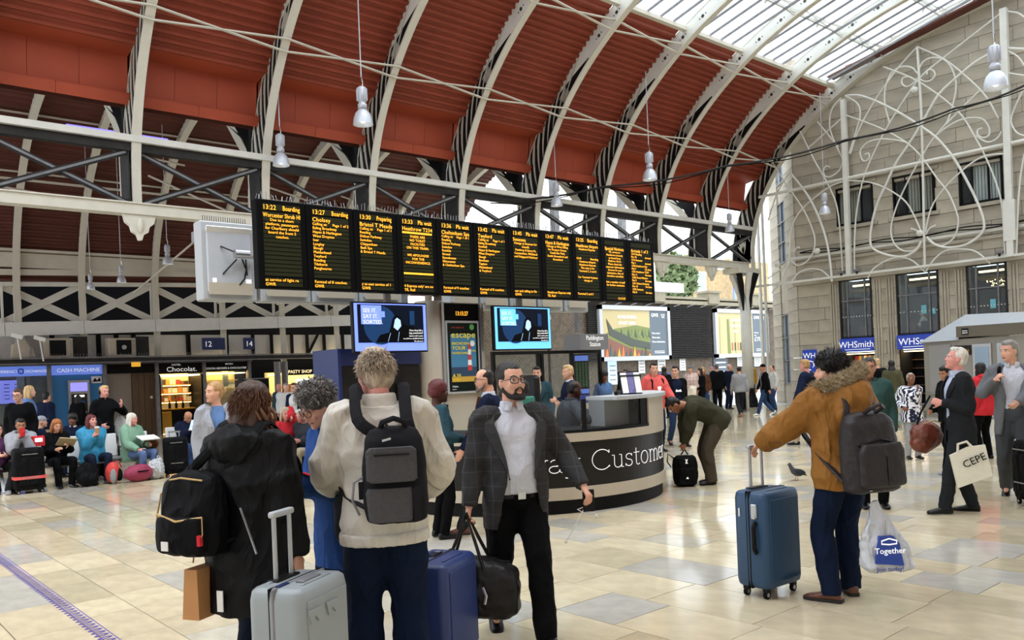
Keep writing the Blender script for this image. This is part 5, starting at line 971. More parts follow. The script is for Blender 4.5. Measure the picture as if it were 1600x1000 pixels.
# plant and cameras on the canopy
for i, (x_, w_, lb) in enumerate(((6.9, .78, 'beige air conditioning unit on the shop canopy, left of two'), (8.95, .80, 'beige air conditioning unit on the shop canopy, right of two'))):
    a_ = thing('air_conditioner', lb, 'air conditioner', (x_, 31.7, 2.87)); B().box((0, 0, .36), (w_ + .12, .45, .70), ch=.02).build('casing', M['beige_laminate'], a_); B().box((.05 if i else -.02, -.235, .38), (.50, .02, .52)).build('grille', M['steel_black'], a_)
    for j in range(8): B().box((w_ * .5, -.235, .12 + j * .07), (.1, .02, .025)).build('louvre', M['steel_grey'], a_)
    if i: B().lathe([(0, 0), (.08, 0), (.08, .02), (0, .02)], 12, c=(.05, -.25, .38), axis=Matrix.Rotation(PI / 2, 3, 'X')).build('fan_hub', M['alu'], a_)
    B().box((w_ * .5 + .3, .1, .4), (.5, .4, .74)).build('duct_box', M['steel_dark'], a_)
o = thing('metal_hood', 'crumpled grey metal hood and bracket at the left end of the canopy', 'hood', (5.85, 31.6, 2.87)); B().prism([(-.35, 0), (.35, 0), (.25, .45), (.05, .68), (-.3, .5)], -.2, .2, lambda u, v, h: (u, h, v)).build('hood_shell', M['beige_laminate'], o); B().tube([(.0, -.25, .75), (.2, -.25, .4), (.15, -.25, .1)], .03, 6).build('bracket', M['steel_grey'], o)
for i, (x_, y_) in enumerate(((5.6, 31.4), (6.25, 31.4))):
    c_ = thing('security_camera', 'small white security camera above the shop canopy, %s' % ('outer one' if i == 0 else 'inner one'), 'camera', (x_, y_ - .4, 3.62 - .08 * i), -.4); B().box((0, 0, 0), (.34, .13, .13), rot=Matrix.Rotation(.3, 3, 'Y')).build('camera_body', M['white_paint'], c_); B().bar((0, 0, -.06), (.06, .1, -.75), .04, .04).build('bracket', M['white_paint'], c_)
ex = tag(B().box((0, 0, 0), (.30, .04, .16)).build('exit_light', mat('exit_amber', '#d9a030', .5, emit=.6)), 'small amber light box hanging under the canopy edge', 'light'); ex.location = (9.3, 31.2, 2.62)

# ---------------------------------------------------------------- hanging lamps
mat('lamp_grey', '#b9bcc4', .4, .2, var=.05); mat('lamp_shade', '#c4c8d0', .35, .25)
def lamp(x, y, z, s, lb, top):
    l_ = thing('pendant_lamp', lb, 'lamp', (x, y, z))
    o = B().lathe([(.27 * s, 0), (.265 * s, .04 * s), (.25 * s, .16 * s), (.20 * s, .30 * s), (.11 * s, .40 * s), (.085 * s, .42 * s), (.08 * s, .40 * s), (.10 * s, .37 * s), (.185 * s, .28 * s), (.24 * s, .15 * s), (.255 * s, .03 * s), (.27 * s, 0)], 24).build('shade', M['lamp_shade'], l_, True)
    B().ell((0, 0, .18 * s), (.09 * s, .09 * s, .14 * s), 12, 8).build('bulb', M['lamp_glow'], l_)
    B().lathe([(0, .42 * s), (.125 * s, .42 * s), (.125 * s, .55 * s), (.10 * s, .57 * s), (.10 * s, .62 * s), (.13 * s, .64 * s), (.13 * s, .98 * s), (.09 * s, 1.02 * s), (0, 1.02 * s)], 16).build('housing', M['lamp_grey'], l_, True)
    q = B()
    for k_ in range(8): a = k_ * PI / 4; q.box((.135 * s * math.cos(a), .135 * s * math.sin(a), .81 * s), (.03 * s, .012 * s, .32 * s), rz=a)
    q.build('cooling_fin', M['lamp_grey'], l_)
    B().tube([(0, 0, 1.02 * s), (.04 * s, 0, 1.10 * s), (.02 * s, 0, 1.22 * s), (0, 0, 1.3 * s)], .018 * s, 6).build('hook', M['chrome'], l_)
    B().tube([(0, 0, 1.28 * s), (0, 0, top - z)], .012 * s + .004, 6).build('cord', M['lamp_grey'], l_)
# ---------------------------------------------------------------- people
def A3(*v): return np.array(v, float)
def unit(v): return v / (np.linalg.norm(v) + 1e-12)
def rotz(v, a): c, s_ = math.cos(a), math.sin(a); return A3(v[0] * c - v[1] * s_, v[0] * s_ + v[1] * c, v[2])
def ring(c, A, Fw, wd, dp, n=20, e=2.3, db=None):
    t = np.arange(n) * 2 * PI / n; ct, st = np.cos(t), np.sin(t); q = 2 / e
    f = np.sign(ct) * np.abs(ct) ** q; l = np.sign(st) * np.abs(st) ** q
    dd = np.where(ct >= 0, dp, dp if db is None else db)
    return c + np.outer(f * dd, Fw) + np.outer(l * wd, A)
def loft(acc, rings):
    n = len(rings[0]); V = np.concatenate(rings); F = []
    for i in range(len(rings) - 1):
        for j in range(n): F.append((i * n + j, i * n + (j + 1) % n, (i + 1) * n + (j + 1) % n, (i + 1) * n + j))
    F += [tuple(range(n - 1, -1, -1)), tuple((len(rings) - 1) * n + j for j in range(n))]
    acc.add(V, F)
def shell(acc, specs, th=0.022, n=26):
    """open-fronted garment: specs = (c, A, F, w, d, gap)"""
    rings = []
    for c, A, Fw, wd, dp, gap in specs:
        t = np.linspace(gap, 2 * PI - gap, n); q = 2 / 2.3
        def pts(k): return c + np.outer(np.sign(np.cos(t)) * np.abs(np.cos(t)) ** q * (dp - k), Fw) + np.outer(np.sign(np.sin(t)) * np.abs(np.sin(t)) ** q * (wd - k), A)
        rings.append(np.concatenate([pts(0), pts(th)[::-1]]))
    m = 2 * n; V = np.concatenate(rings); F = []
    for i in range(len(rings) - 1):
        for j in range(m): F.append((i * m + j, i * m + (j + 1) % m, (i + 1) * m + (j + 1) % m, (i + 1) * m + j))
    for k, flip in ((0, 1), (len(rings) - 1, 0)):
        for j in range(n - 1):
            f = (k * m + j, k * m + j + 1, k * m + m - 2 - j, k * m + m - 1 - j); F.append(f[::-1] if not flip else f)
    acc.add(V, F)
def chain(acc, P, R, n=12, flat=1.0, ref=None):
    """smooth limb through joints P with radii R"""
    P = np.array(P, float); k = len(P); T = np.linspace(0, k - 1, (k - 1) * 4 + 1); Q = []; RR = []
    for t in T:
        i = min(int(t), k - 2); f = t - i; p0, p1, p2, p3 = P[max(i - 1, 0)], P[i], P[i + 1], P[min(i + 2, k - 1)]
        a = 0.35
        m1 = (p2 - p0) * a; m2 = (p3 - p1) * a
        if i == 0: m1 = (p2 - p1) * a * 2
        if i == k - 2: m2 = (p2 - p1) * a * 2
        Q.append((2 * f ** 3 - 3 * f ** 2 + 1) * p1 + (f ** 3 - 2 * f ** 2 + f) * m1 + (-2 * f ** 3 + 3 * f ** 2) * p2 + (f ** 3 - f ** 2) * m2)
        RR.append(R[i] + (R[i + 1] - R[i]) * f)
    acc.tube(Q, RR, n, flat=flat, ref=ref)
def ik(a, t, l1, l2, pole):
    d = t - a; L = np.linalg.norm(d)
    if L > (l1 + l2) * 0.998: t = a + d / L * (l1 + l2) * 0.998; d = t - a; L = np.linalg.norm(d)
    u = d / L; x = (l1 ** 2 - l2 ** 2 + L ** 2) / (2 * L); y = math.sqrt(max(l1 ** 2 - x * x, 0))
    p = pole - u * (pole @ u); p = unit(p)
    return a + u * x + p * y, t
TEX = {}
def disp_tex(scale):
    if scale not in TEX:
        t = bpy.data.textures.new('folds', 'CLOUDS'); t.noise_scale = scale; t.noise_depth = 2; TEX[scale] = t
    return TEX[scale]
def crease_tex(scale):
    if ('c', scale) not in TEX:
        t = bpy.data.textures.new('creases', 'MUSGRAVE'); t.musgrave_type = 'RIDGED_MULTIFRACTAL'; t.noise_scale = scale; t.octaves = 2.2; t.dimension_max = 1.0; t.offset = .9; t.gain = 1.6; t.noise_intensity = .5; TEX[('c', scale)] = t
    return TEX[('c', scale)]
def organic(acc, name, m, parent, vox, k=1.0, smooth=3, disp=0.0, dscale=0.12, crease=None):
    V = np.array(acc.V) * k
    o = mesh(name, V, acc.F, m, parent)
    r = o.modifiers.new('union', 'REMESH'); r.mode = 'VOXEL'; r.voxel_size = vox; r.use_smooth_shade = True
    if smooth:
        q = o.modifiers.new('soften', 'SMOOTH'); q.factor = 0.5; q.iterations = smooth
    if disp:
        d = o.modifiers.new('folds', 'DISPLACE'); d.texture = disp_tex(dscale); d.strength = disp; d.mid_level = 0.5
        if crease:
            d = o.modifiers.new('creases', 'DISPLACE'); d.texture = crease_tex(crease[0]); d.strength = crease[1]; d.mid_level = 0.5
    return o
HEADP = [(-.004, .055, .000, .014), (.004, .078, -.004, .026), (.018, .087, -.018, .040), (.036, .088, -.045, .051), (.060, .089, -.064, .060), (.085, .089, -.079, .066),
         (.105, .086, -.088, .070), (.120, .084, -.093, .072), (.140, .088, -.096, .074), (.165, .086, -.098, .076), (.190, .077, -.093, .073), (.210, .060, -.079, .062), (.225, .036, -.055, .043), (.234, .005, -.026, .018)]
class Ctx: pass

def person(pos, hv, h, label, lod=1, lean=0.0, twist=0.0, hipz=0.93, hip=(0, 0), feet=((0.0, 0.10), (0.0, -0.10)), hands=(None, None), curl=(0.35, 0.35),
           head=(0, 0, 0), skin='skin_fair', hair=('short', 'hair_brown'), top=None, legs='trousers_black', shoes='shoe_black', bw=1.0, belly=0.0, fem=False,
           leg_g=0.012, knees=None, elbows=(None, None), palms=(None, None), glasses=None, beard=None, collar=None, tie=None, z=0.0, group=None, face=True, name='person', cat='person', skirt=None, arms=True, handdir=(None, None), hide_legs=False, sole=None):
    k = h / 1.75; root = thing(name, label, cat, (pos[0], pos[1], z), VIEW + math.radians(hv), group)
    c = Ctx(); c.k = k; c.root = root
    vs = {0: .0100, 1: .0160, 2: .0235}[lod]; vc = {0: .0125, 1: .0195, 2: .026}[lod]
    nt = {0: 14, 1: 10, 2: 8}[lod]
    X, Yv, Z = A3(1, 0, 0), A3(0, 1, 0), A3(0, 0, 1)
    Hc = A3(hip[0], hip[1], hipz + .04)
    def spine(u):                                   # point along the spine, and its local axes
        f = min(max(u / .30, 0), 1); an = lean * (0.55 + 0.45 * f); U = A3(math.sin(an), 0, math.cos(an)); Fw = A3(math.cos(an), 0, -math.sin(an))
        a0 = lean * 0.55; n = 8; p = Hc.copy()
        for i in range(n):
            uu = u * (i + .5) / n; ff = min(max(uu / .30, 0), 1); aa = lean * (.55 + .45 * ff); p = p + A3(math.sin(aa), 0, math.cos(aa)) * (u / n)
        tw = twist * f; A = rotz(Yv, tw); Fw2 = unit(Fw * 1.0); 
        if tw: Fw2 = unit(np.cross(A, U))
        return p, U, A, Fw2
    c.spine = spine
    sw = (.175 if not fem else .152) * bw
    Sc, U, A, Fw = spine(.455); c.A, c.Fw, c.U = A, Fw, U
    Nb, _, _, _ = spine(.525)
    Sh = [Sc + A * sw, Sc - A * sw]
    # arms
    l1, l2 = .295, .262; W = []; E = []
    for i, s in enumerate((1, -1)):
        t = hands[i]
        if t is not None and len(t) == 4:                 # a point in the hall
            yw = VIEW + math.radians(hv); dx, dy = t[1] - pos[0], t[2] - pos[1]
            t = ((dx * math.cos(yw) + dy * math.sin(yw)) / k, (-dx * math.sin(yw) + dy * math.cos(yw)) / k, (t[3] - z) / k)
        t = Sc + A * s * (sw + .075) + A3(.03, 0, -.535) if t is None else A3(*t)
        po = elbows[i]; po = A3(-1, s * .5, -.25) if po is None else A3(*po)
        e, t = ik(Sh[i], t, l1, l2, po); E.append(e); W.append(t)
    c.W, c.E, c.Sh = W, E, Sh
    # legs
    Hj = [Hc + A3(0, .092 * (1 if not fem else 1.02), -.04), Hc + A3(0, -.092, -.04)]; An = []; Kn = []; ft = []
    for i, s in enumerate((1, -1)):
        f = tuple(feet[i]) + (0,) * (5 - len(feet[i])); fx, fy, fz, yaw, pit = f
        yaw = yaw if yaw else 0.12 * s
        ank = A3(fx, fy, .085 + fz); po = A3(1, .12 * s, 0) if knees is None or knees[i] is None else A3(*knees[i])
        kn, ank = ik(Hj[i], ank, .435, .425, po); An.append(ank); Kn.append(kn); ft.append((yaw, pit))
    c.An, c.Kn = An, Kn
    # ---------------- body (skin), one surface
    b = B()
    P = [(-.10, .145, .095), (-.02, .155, .105), (.08, .142, .098), (.16, .135, .095), (.26, .150, .105), (.36, .160, .105), (.43, .155, .095), (.475, .125, .075), (.51, .075, .060), (.55, .054, .055), (.60, .050, .052)]
    rs = []
    for u, wd, dp in P:
        p, U_, A_, F_ = spine(u); rs.append(ring(p, A_, F_, wd * bw * .92, dp * .9, 16, 2.2))
    loft(b, rs)
    for i in range(2):
        chain(b, [Sc + A * (.08 if i == 0 else -.08), Sh[i], E[i], W[i]], [.055, .050, .038, .027], 10)
        chain(b, [Hj[i], Kn[i], An[i]], [.080, .052, .034], 10)
        fd = rotz(X, ft[i][0]); b.tube([An[i], An[i] - Z * .05 + fd * .02, An[i] - Z * .06 + fd * .12], [.036, .034, .022], 8)
    # head
    Hp = Nb + U * .030 + Fw * .028; hy, hp_, hr = [math.radians(a) for a in (tuple(head) + (0, 0, 0))[:3]]
    R = np.array(Euler((hr, -hp_ * -1, hy), 'XYZ').to_matrix())   # pitch>0 looks down
    piv = A3(-.03, 0, -.02)
    def HP(x, y, zz): return Hp + R @ (A3(x, y, zz) - piv) + piv * .6
    c.HP, c.R = HP, R
    fs = .96 if fem else 1.0
    hrings = []
    for zz, xf, xb, wd in HEADP:
        n = 20; t = np.arange(n) * 2 * PI / n; cx_, dx = (xf + xb) / 2, (xf - xb) / 2; q = 2 / 2.25
        pts = [HP((cx_ + dx * np.sign(math.cos(a)) * abs(math.cos(a)) ** q) * fs, wd * fs * (1.0 if zz > .07 or not beard else 1.04) * np.sign(math.sin(a)) * abs(math.sin(a)) ** q, zz) for a in t]; hrings.append(np.array(pts))
    loft(b, hrings)
    b.tube([Nb - U * .04 - Fw * .005, HP(-.028, 0, .01), HP(-.030, 0, .075)], [.060 if not fem else .050, .055 if not fem else .046, .05], 12)
    if face or lod == 0:
        b.tube([HP(.086, 0, .128), HP(.096, 0, .105), HP(.108, 0, .086), HP(.096, 0, .078)], [.007, .010, .0125, .010], 8)
        b.tube([HP(.090, .016, .081), HP(.100, 0, .082), HP(.090, -.016, .081)], [.007, .009, .007], 7)
        b.tube([HP(.074, .050, .138), HP(.0885, .022, .137), HP(.088, 0, .134), HP(.0885, -.022, .137), HP(.074, -.050, .138)], [.007, .008, .006, .008, .007], 7)
        b.tube([HP(.078, .022, .052), HP(.092, 0, .054), HP(.078, -.022, .052)], [.006, .009, .006], 7)
        b.tube([HP(.078, .02, .040), HP(.091, 0, .040), HP(.078, -.02, .040)], [.006, .009, .006], 7)
        b.ell(HP(.078, 0, .012), (.020, .022, .016), 10, 7)
        for s in (1, -1): b.ell(HP(.062, s * .042, .085), (.022, .020, .024), 10, 7)
    for s in (1, -1):
        Re = Matrix(R.tolist()) @ Matrix.Rotation(s * .35, 3, 'Z')
        b.ell(HP(-.008, s * .076 * fs, .106), (.020, .010, .033), 10, 8, Re)
    # hands
    if arms:
        for i, s in enumerate((1, -1)):
            d = unit(W[i] - E[i]) if handdir[i] is None else unit(A3(*handdir[i])); pn = palms[i]; pn = A3(0, -s, 0) if pn is None else A3(*pn)
            pn = unit(pn - d * (pn @ d)); sd = np.cross(d, pn) * s          # sd points to the thumb side
            w0 = W[i]
            if sd @ A3(1, 0, 0.2) < 0 and palms[i] is None: sd = -sd
            cu = curl[i]
            rings_ = []
            for q, wd, th in ((-.02, .024, .019), (.0, .026, .018), (.03, .036, .017), (.065, .041, .015), (.088, .039, .012)):
                rings_.append(ring(w0 + d * q, sd, pn, wd, th, 12, 2.6))
            loft(b, rings_)
            fr = .0085 if lod == 0 else .0095 if lod == 1 else .011
            for j, (off, ln) in enumerate(((.029, .070), (.010, .078), (-.010, .073), (-.028, .058))):
                p = w0 + d * .080 + sd * off; dd = d; pts = [p - d * .02, p]; 
                for q, fr_ in enumerate((.45, .32, .25)):
                    an = cu * (0.8 + .25 * q + .06 * j); dd = unit(dd * math.cos(an) + np.cross(np.cross(dd, pn), dd) * math.sin(an)); p = p + dd * ln * fr_; pts.append(p)
                b.tube(pts, [fr * 1.1, fr * 1.1, fr, fr * .95, fr * .8], 7)
            p = w0 + d * .015 + sd * .026; td = unit(d * .75 + sd * .75 + pn * .25); pts = [w0 + d * .0 + sd * .012, p]
            p = p + td * .042; pts.append(p); td = unit(td + d * .5 + pn * (.3 + cu * .5)); p = p + td * .032; pts.append(p); td = unit(td + pn * cu * .5 + d * .3); p = p + td * .024; pts.append(p)
            b.tube(pts, [.014, .0135, .0115, .010, .008], 8)
            c.__dict__.setdefault('hd', []).append((w0, d, pn, sd))
    c.body = organic(b, 'body', M[skin], root, vs, k, 2)
    # eyes, brows, lips
    if face and lod < 2:
        for s in (1, -1):
            e = B().ell(HP(.0715, s * .031, .117), (.0125, .0145, .0105), 12, 8, Matrix(R.tolist())); e.V = [tuple(q * k for q in v) for v in e.V]
            eo = e.build('eye', M['eye_white'], root, True)
            e = B().ell(HP(.0808, s * .031, .117), (.0042, .0062, .0062), 10, 6, Matrix(R.tolist())); e.V = [tuple(q * k for q in v) for v in e.V]; e.build('iris', M['eye_dark'], eo, True)
            e = B().tube([HP(.079, s * .050, .1385), HP(.090, s * .032, .1425), HP(.093, s * .014, .138)], [.0035, .0058, .005], 6); e.V = [tuple(q * k for q in v) for v in e.V]; e.build('eyebrow', M[hair[1]] if hair else M['hair_dark'], root)
            e = B().tube([HP(.079, s * .045, .120), HP(.0855, s * .031, .1275), HP(.083, s * .018, .119)], [.003, .0042, .003], 6); e.V = [tuple(q * k for q in v) for v in e.V]; e.build('eyelid', M[skin], root, True)
        e = B().tube([HP(.083, .023, .047), HP(.0955, .008, .0525), HP(.096, 0, .051), HP(.096, -.008, .053), HP(.083, -.023, .047)], [.002, .003, .003, .003, .002], 7)
        e.tube([HP(.083, .021, .045), HP(.0955, 0, .042), HP(.083, -.021, .045)], [.002, .0038, .002], 7); e.V = [tuple(q * k for q in v) for v in e.V]
        e.build('lips', M['lips'], root, True)
    # ---------------- hair
    if hair:
        st, hm = hair[0], hair[1]; q = B(); Rm = Matrix(R.tolist()); dsp, dsc = .010, .025
        if st in ('short', 'swept', 'grey', 'curly', 'bun', 'long', 'bob', 'afro', 'pony'):
            q.ell(HP(-.014, 0, .158), (.094, .0835, .090), 18, 12, Rm); q.ell(HP(-.034, 0, .112), (.072, .078, .080), 18, 12, Rm)
        if st == 'short': q.ell(HP(.030, .006, .208), (.060, .060, .034), 14, 8, Rm)
        if st == 'swept':
            q.ell(HP(-.02, 0, .17), (.100, .084, .086), 18, 12, Rm); dsp = .005
            q.ell(HP(-.085, 0, .055), (.030, .052, .045), 12, 8, Rm)
        if st == 'grey': q.ell(HP(-.045, 0, .10), (.066, .084, .088), 18, 12, Rm); dsp = .012
        if st in ('curly', 'afro'):
            g = .022 if st == 'curly' else .035; q.ell(HP(-.012, 0, .172), (.095 + g * .6, .080 + g, .078 + g), 18, 12, Rm); q.ell(HP(-.04, 0, .12), (.07 + g, .08 + g * .6, .08), 18, 12, Rm)
            for _ in range(46):
                t = RNG.uniform(0, 2 * PI); f = RNG.uniform(-.05, 1.3); rr = .092 + g * .75
                q.ell(HP(-.016 + rr * math.cos(f) * math.cos(t) * .92, rr * math.cos(f) * math.sin(t) * .86, .165 + rr * math.sin(f) * .78), (.017, .017, .015), 7, 5)
            dsp = .012
        if st in ('long', 'bob', 'pony'):
            ln = {'long': .30, 'bob': .10, 'pony': .0}[st]
            q.ell(HP(-.012, 0, .165), (.096, .088, .084), 18, 12, Rm)
            if ln:
                for y, x0, r in ((.070, .0, .030), (.052, -.055, .036), (0, -.082, .042), (-.052, -.055, .036), (-.070, .0, .030)):
                    q.tube([HP(x0 * .8, y * .9, .18), HP(x0 * 1.05, y * 1.15, .10), HP(x0 * 1.08, y * 1.22, .02), HP(x0 * 1.1, y * 1.15, .03 - ln)], [r * .8, r, r, r * .5], 9)
            dsp = .014
        if st == 'bun': q.ell(HP(-.115, 0, .13), (.042, .046, .042), 12, 8, Rm); q.ell(HP(-.02, 0, .165), (.095, .082, .082), 16, 10, Rm)
        if st == 'pony': q.tube([HP(-.10, 0, .16), HP(-.14, 0, .10), HP(-.13, 0, -.04)], [.026, .032, .012], 9)
        if st == 'bald': q.ell(HP(-.036, 0, .096), (.068, .081, .056), 16, 9, Rm); dsp = .004
        if st == 'cropped': q.ell(HP(-.014, 0, .155), (.090, .0800, .084), 18, 12, Rm); q.ell(HP(-.032, 0, .112), (.070, .0765, .072), 16, 10, Rm); dsp = .003
        if st == 'cap':
            q.ell(HP(-.006, 0, .165), (.098, .086, .082), 18, 10, Rm); q.tube([HP(.06, .055, .175), HP(.135, .03, .165), HP(.135, -.03, .165), HP(.06, -.055, .175)], [.012, .011, .011, .012], 7, flat=.6); dsp = 0
        if st == 'hijab':
            q.ell(HP(-.012, 0, .14), (.098, .092, .105), 18, 12, Rm); q.tube([HP(-.02, 0, .05), HP(-.03, 0, -.09)], [.085, .12], 14)
        c.hair = organic(q, 'hair' if st not in ('cap',) else 'cap', M[hm], root, {0: .0095, 1: .013, 2: .019}[lod], k, 2, dsp * (1 if lod < 2 else .5), dsc)
    if beard:
        q = B(); P_ = []
        for y, x, zz in ((.070, -.002, .095), (.068, .012, .055), (.052, .045, .020), (.030, .076, .004), (0, .088, .002), (-.030, .076, .004), (-.052, .045, .020), (-.068, .012, .055), (-.070, -.002, .095)): P_.append(HP(x, y, zz))
        q.tube(P_, [.007, .013, .018, .018, .019, .018, .018, .013, .007], 8)
        q.tube([HP(.080, .030, .030), HP(.088, .028, .055), HP(.098, 0, .068), HP(.088, -.028, .055), HP(.080, -.030, .030)], [.011, .0085, .008, .0085, .011], 7)
        q.ell(HP(.084, 0, .020), (.012, .028, .016), 10, 7, Matrix(R.tolist()))
        organic(q, 'beard', M[beard], root, .0095 if lod == 0 else .013, k, 2, .006, .015)
    if glasses:
        q = B()
        for s in (1, -1):
            lp = []
            for j in range(12):
                t = 2 * PI * j / 12; lp.append(HP(.104 - .012 * abs(math.cos(t)) * (1 if s * math.cos(t) > 0 else 0), s * .034 + .027 * math.copysign(abs(math.cos(t)) ** .7, math.cos(t)), .114 + .021 * math.copysign(abs(math.sin(t)) ** .7, math.sin(t))))
            q.tube(lp, .0031, 6, closed=True); q.tube([HP(.094, s * .061, .122), HP(.03, s * .080, .122), HP(-.02, s * .082, .118)], .0022, 5)
        q.tube([HP(.106, .008, .118), HP(.109, 0, .120), HP(.106, -.008, .118)], .0022, 5)
        q.V = [tuple(v_ * k for v_ in v) for v in q.V]; q.build('glasses', M[glasses], root)
    # ---------------- trousers, shoes
    if not hide_legs:
        q = B(); g = leg_g
        rs = []
        for u, wd, dp in ((-.12, .10, .085), (-.09, .155, .112), (-.03, .170, .122), (.05, .160, .112), (.10, .150, .106)):
            p, U_, A_, F_ = spine(u); rs.append(ring(p, A_, F_, (wd + g * .6) * (bw * .5 + .5), dp + g * .6 + belly * .3, 20, 2.3, dp + g * .6 + .012))
        loft(q, rs)
        for i, s in enumerate((1, -1)):
            mid = Hj[i] * .5 + Kn[i] * .5; cf = Kn[i] * .62 + An[i] * .38
            sl = unit(An[i] - Kn[i])
            chain(q, [Hj[i] + A3(0, -.012 * s, .02), mid, Kn[i], cf, An[i] + sl * .045], [.092 + g, .080 + g, .061 + g, .060 + g, .050 + g], 14)
        organic(q, 'trousers', M[legs], root, vc, k, 2, .016 if lod == 0 else .010, .11, crease=(.17, .018) if lod == 0 else (.17, .012) if lod == 1 else None)
        for i, s in enumerate((1, -1)):
            yaw, pit = ft[i]; fd = rotz(X, yaw); fd = unit(fd * math.cos(pit) - Z * math.sin(pit)); ud = unit(np.cross(fd, np.cross(Z, fd))); sdv = np.cross(ud, fd)
            a = An[i] - ud * .085; rs = []
            for x, wd, hh in ((-.075, .026, .060), (-.062, .034, .082), (-.02, .037, .098), (.03, .038, .085), (.08, .043, .062), (.13, .046, .050), (.165, .040, .042), (.190, .020, .030)):
                n = 14; t = np.arange(n) * 2 * PI / n
                rs.append(np.array([a + fd * x + sdv * (wd + .004) * math.copysign(abs(math.sin(u)) ** .8, math.sin(u)) + ud * (hh / 2 + hh / 2 * math.copysign(abs(math.cos(u)) ** .7, math.cos(u))) for u in t]))
            q = B(); loft(q, rs); so_ = organic(q, 'shoe', M[shoes], root, .010 if lod == 0 else .016, k, 2)
            if sole and lod < 2:
                q = B(); rs = [r_.copy() for r_ in rs]; n = len(rs[0]); 
                rr = []
                for (x, wd) in ((-.080, .030), (-.066, .040), (0, .044), (.08, .049), (.13, .052), (.17, .045), (.196, .022)):
                    rr.append(np.array([a + fd * x - sdv * wd + ud * .001, a + fd * x + sdv * wd + ud * .001, a + fd * x + sdv * wd + ud * .024, a + fd * x - sdv * wd + ud * .024]))
                loft(q, rr); q.V = [tuple(v_ * k for v_ in v) for v in q.V]; q.build('sole', M[sole], so_)
    # ---------------- top
    if top: garment(c, top, lod, vc, bw, belly, fem, sw, spine, A, Fw, U, Sc, Sh, E, W, k, root)
    if collar:
        q = B(); rs = []; n = 20
        for (u, r_, g0) in ((.495, .082, .30), (.535, .074, .22), (.565, .069, .16)):
            p, U_, A_, F_ = spine(u); rs.append((p + F_ * .012, A_, F_, r_ * (1 if not fem else .9), r_ * 1.0, g0))
        shell(q, rs, .012, 20); organic(q, 'collar', M[collar], root, .009 if lod == 0 else .014, k, 1)
        if lod == 0:
            q = B()
            for s in (1, -1):
                p, U_, A_, F_ = spine(.52); o_ = p + F_ * .085
                q.prism([(s * .010, .035), (s * .062, .040), (s * .070, -.028), (s * .030, -.045)][::s], 0, .007, lambda a_, b_, h_: o_ + A_ * a_ + U_ * b_ + F_ * (h_ - abs(a_) * .45))
            q.V = [tuple(v_ * k for v_ in v) for v in q.V]; q.build('collar_point', M[collar], root)
    if tie:
        q = B(); pts = []
        for u in (.50, .42, .30, .18, .08):
            p, U_, A_, F_ = spine(u); pts.append(p + F_ * (.100 + .045 * min(1, (.50 - u) * 6) + belly * .8))
        for i in range(4): q.bar(pts[i], pts[i + 1], .050, .012, ref=A)
        q.V = [tuple(v_ * k for v_ in v) for v in q.V]; q.build('tie', M[tie], root)
    return c

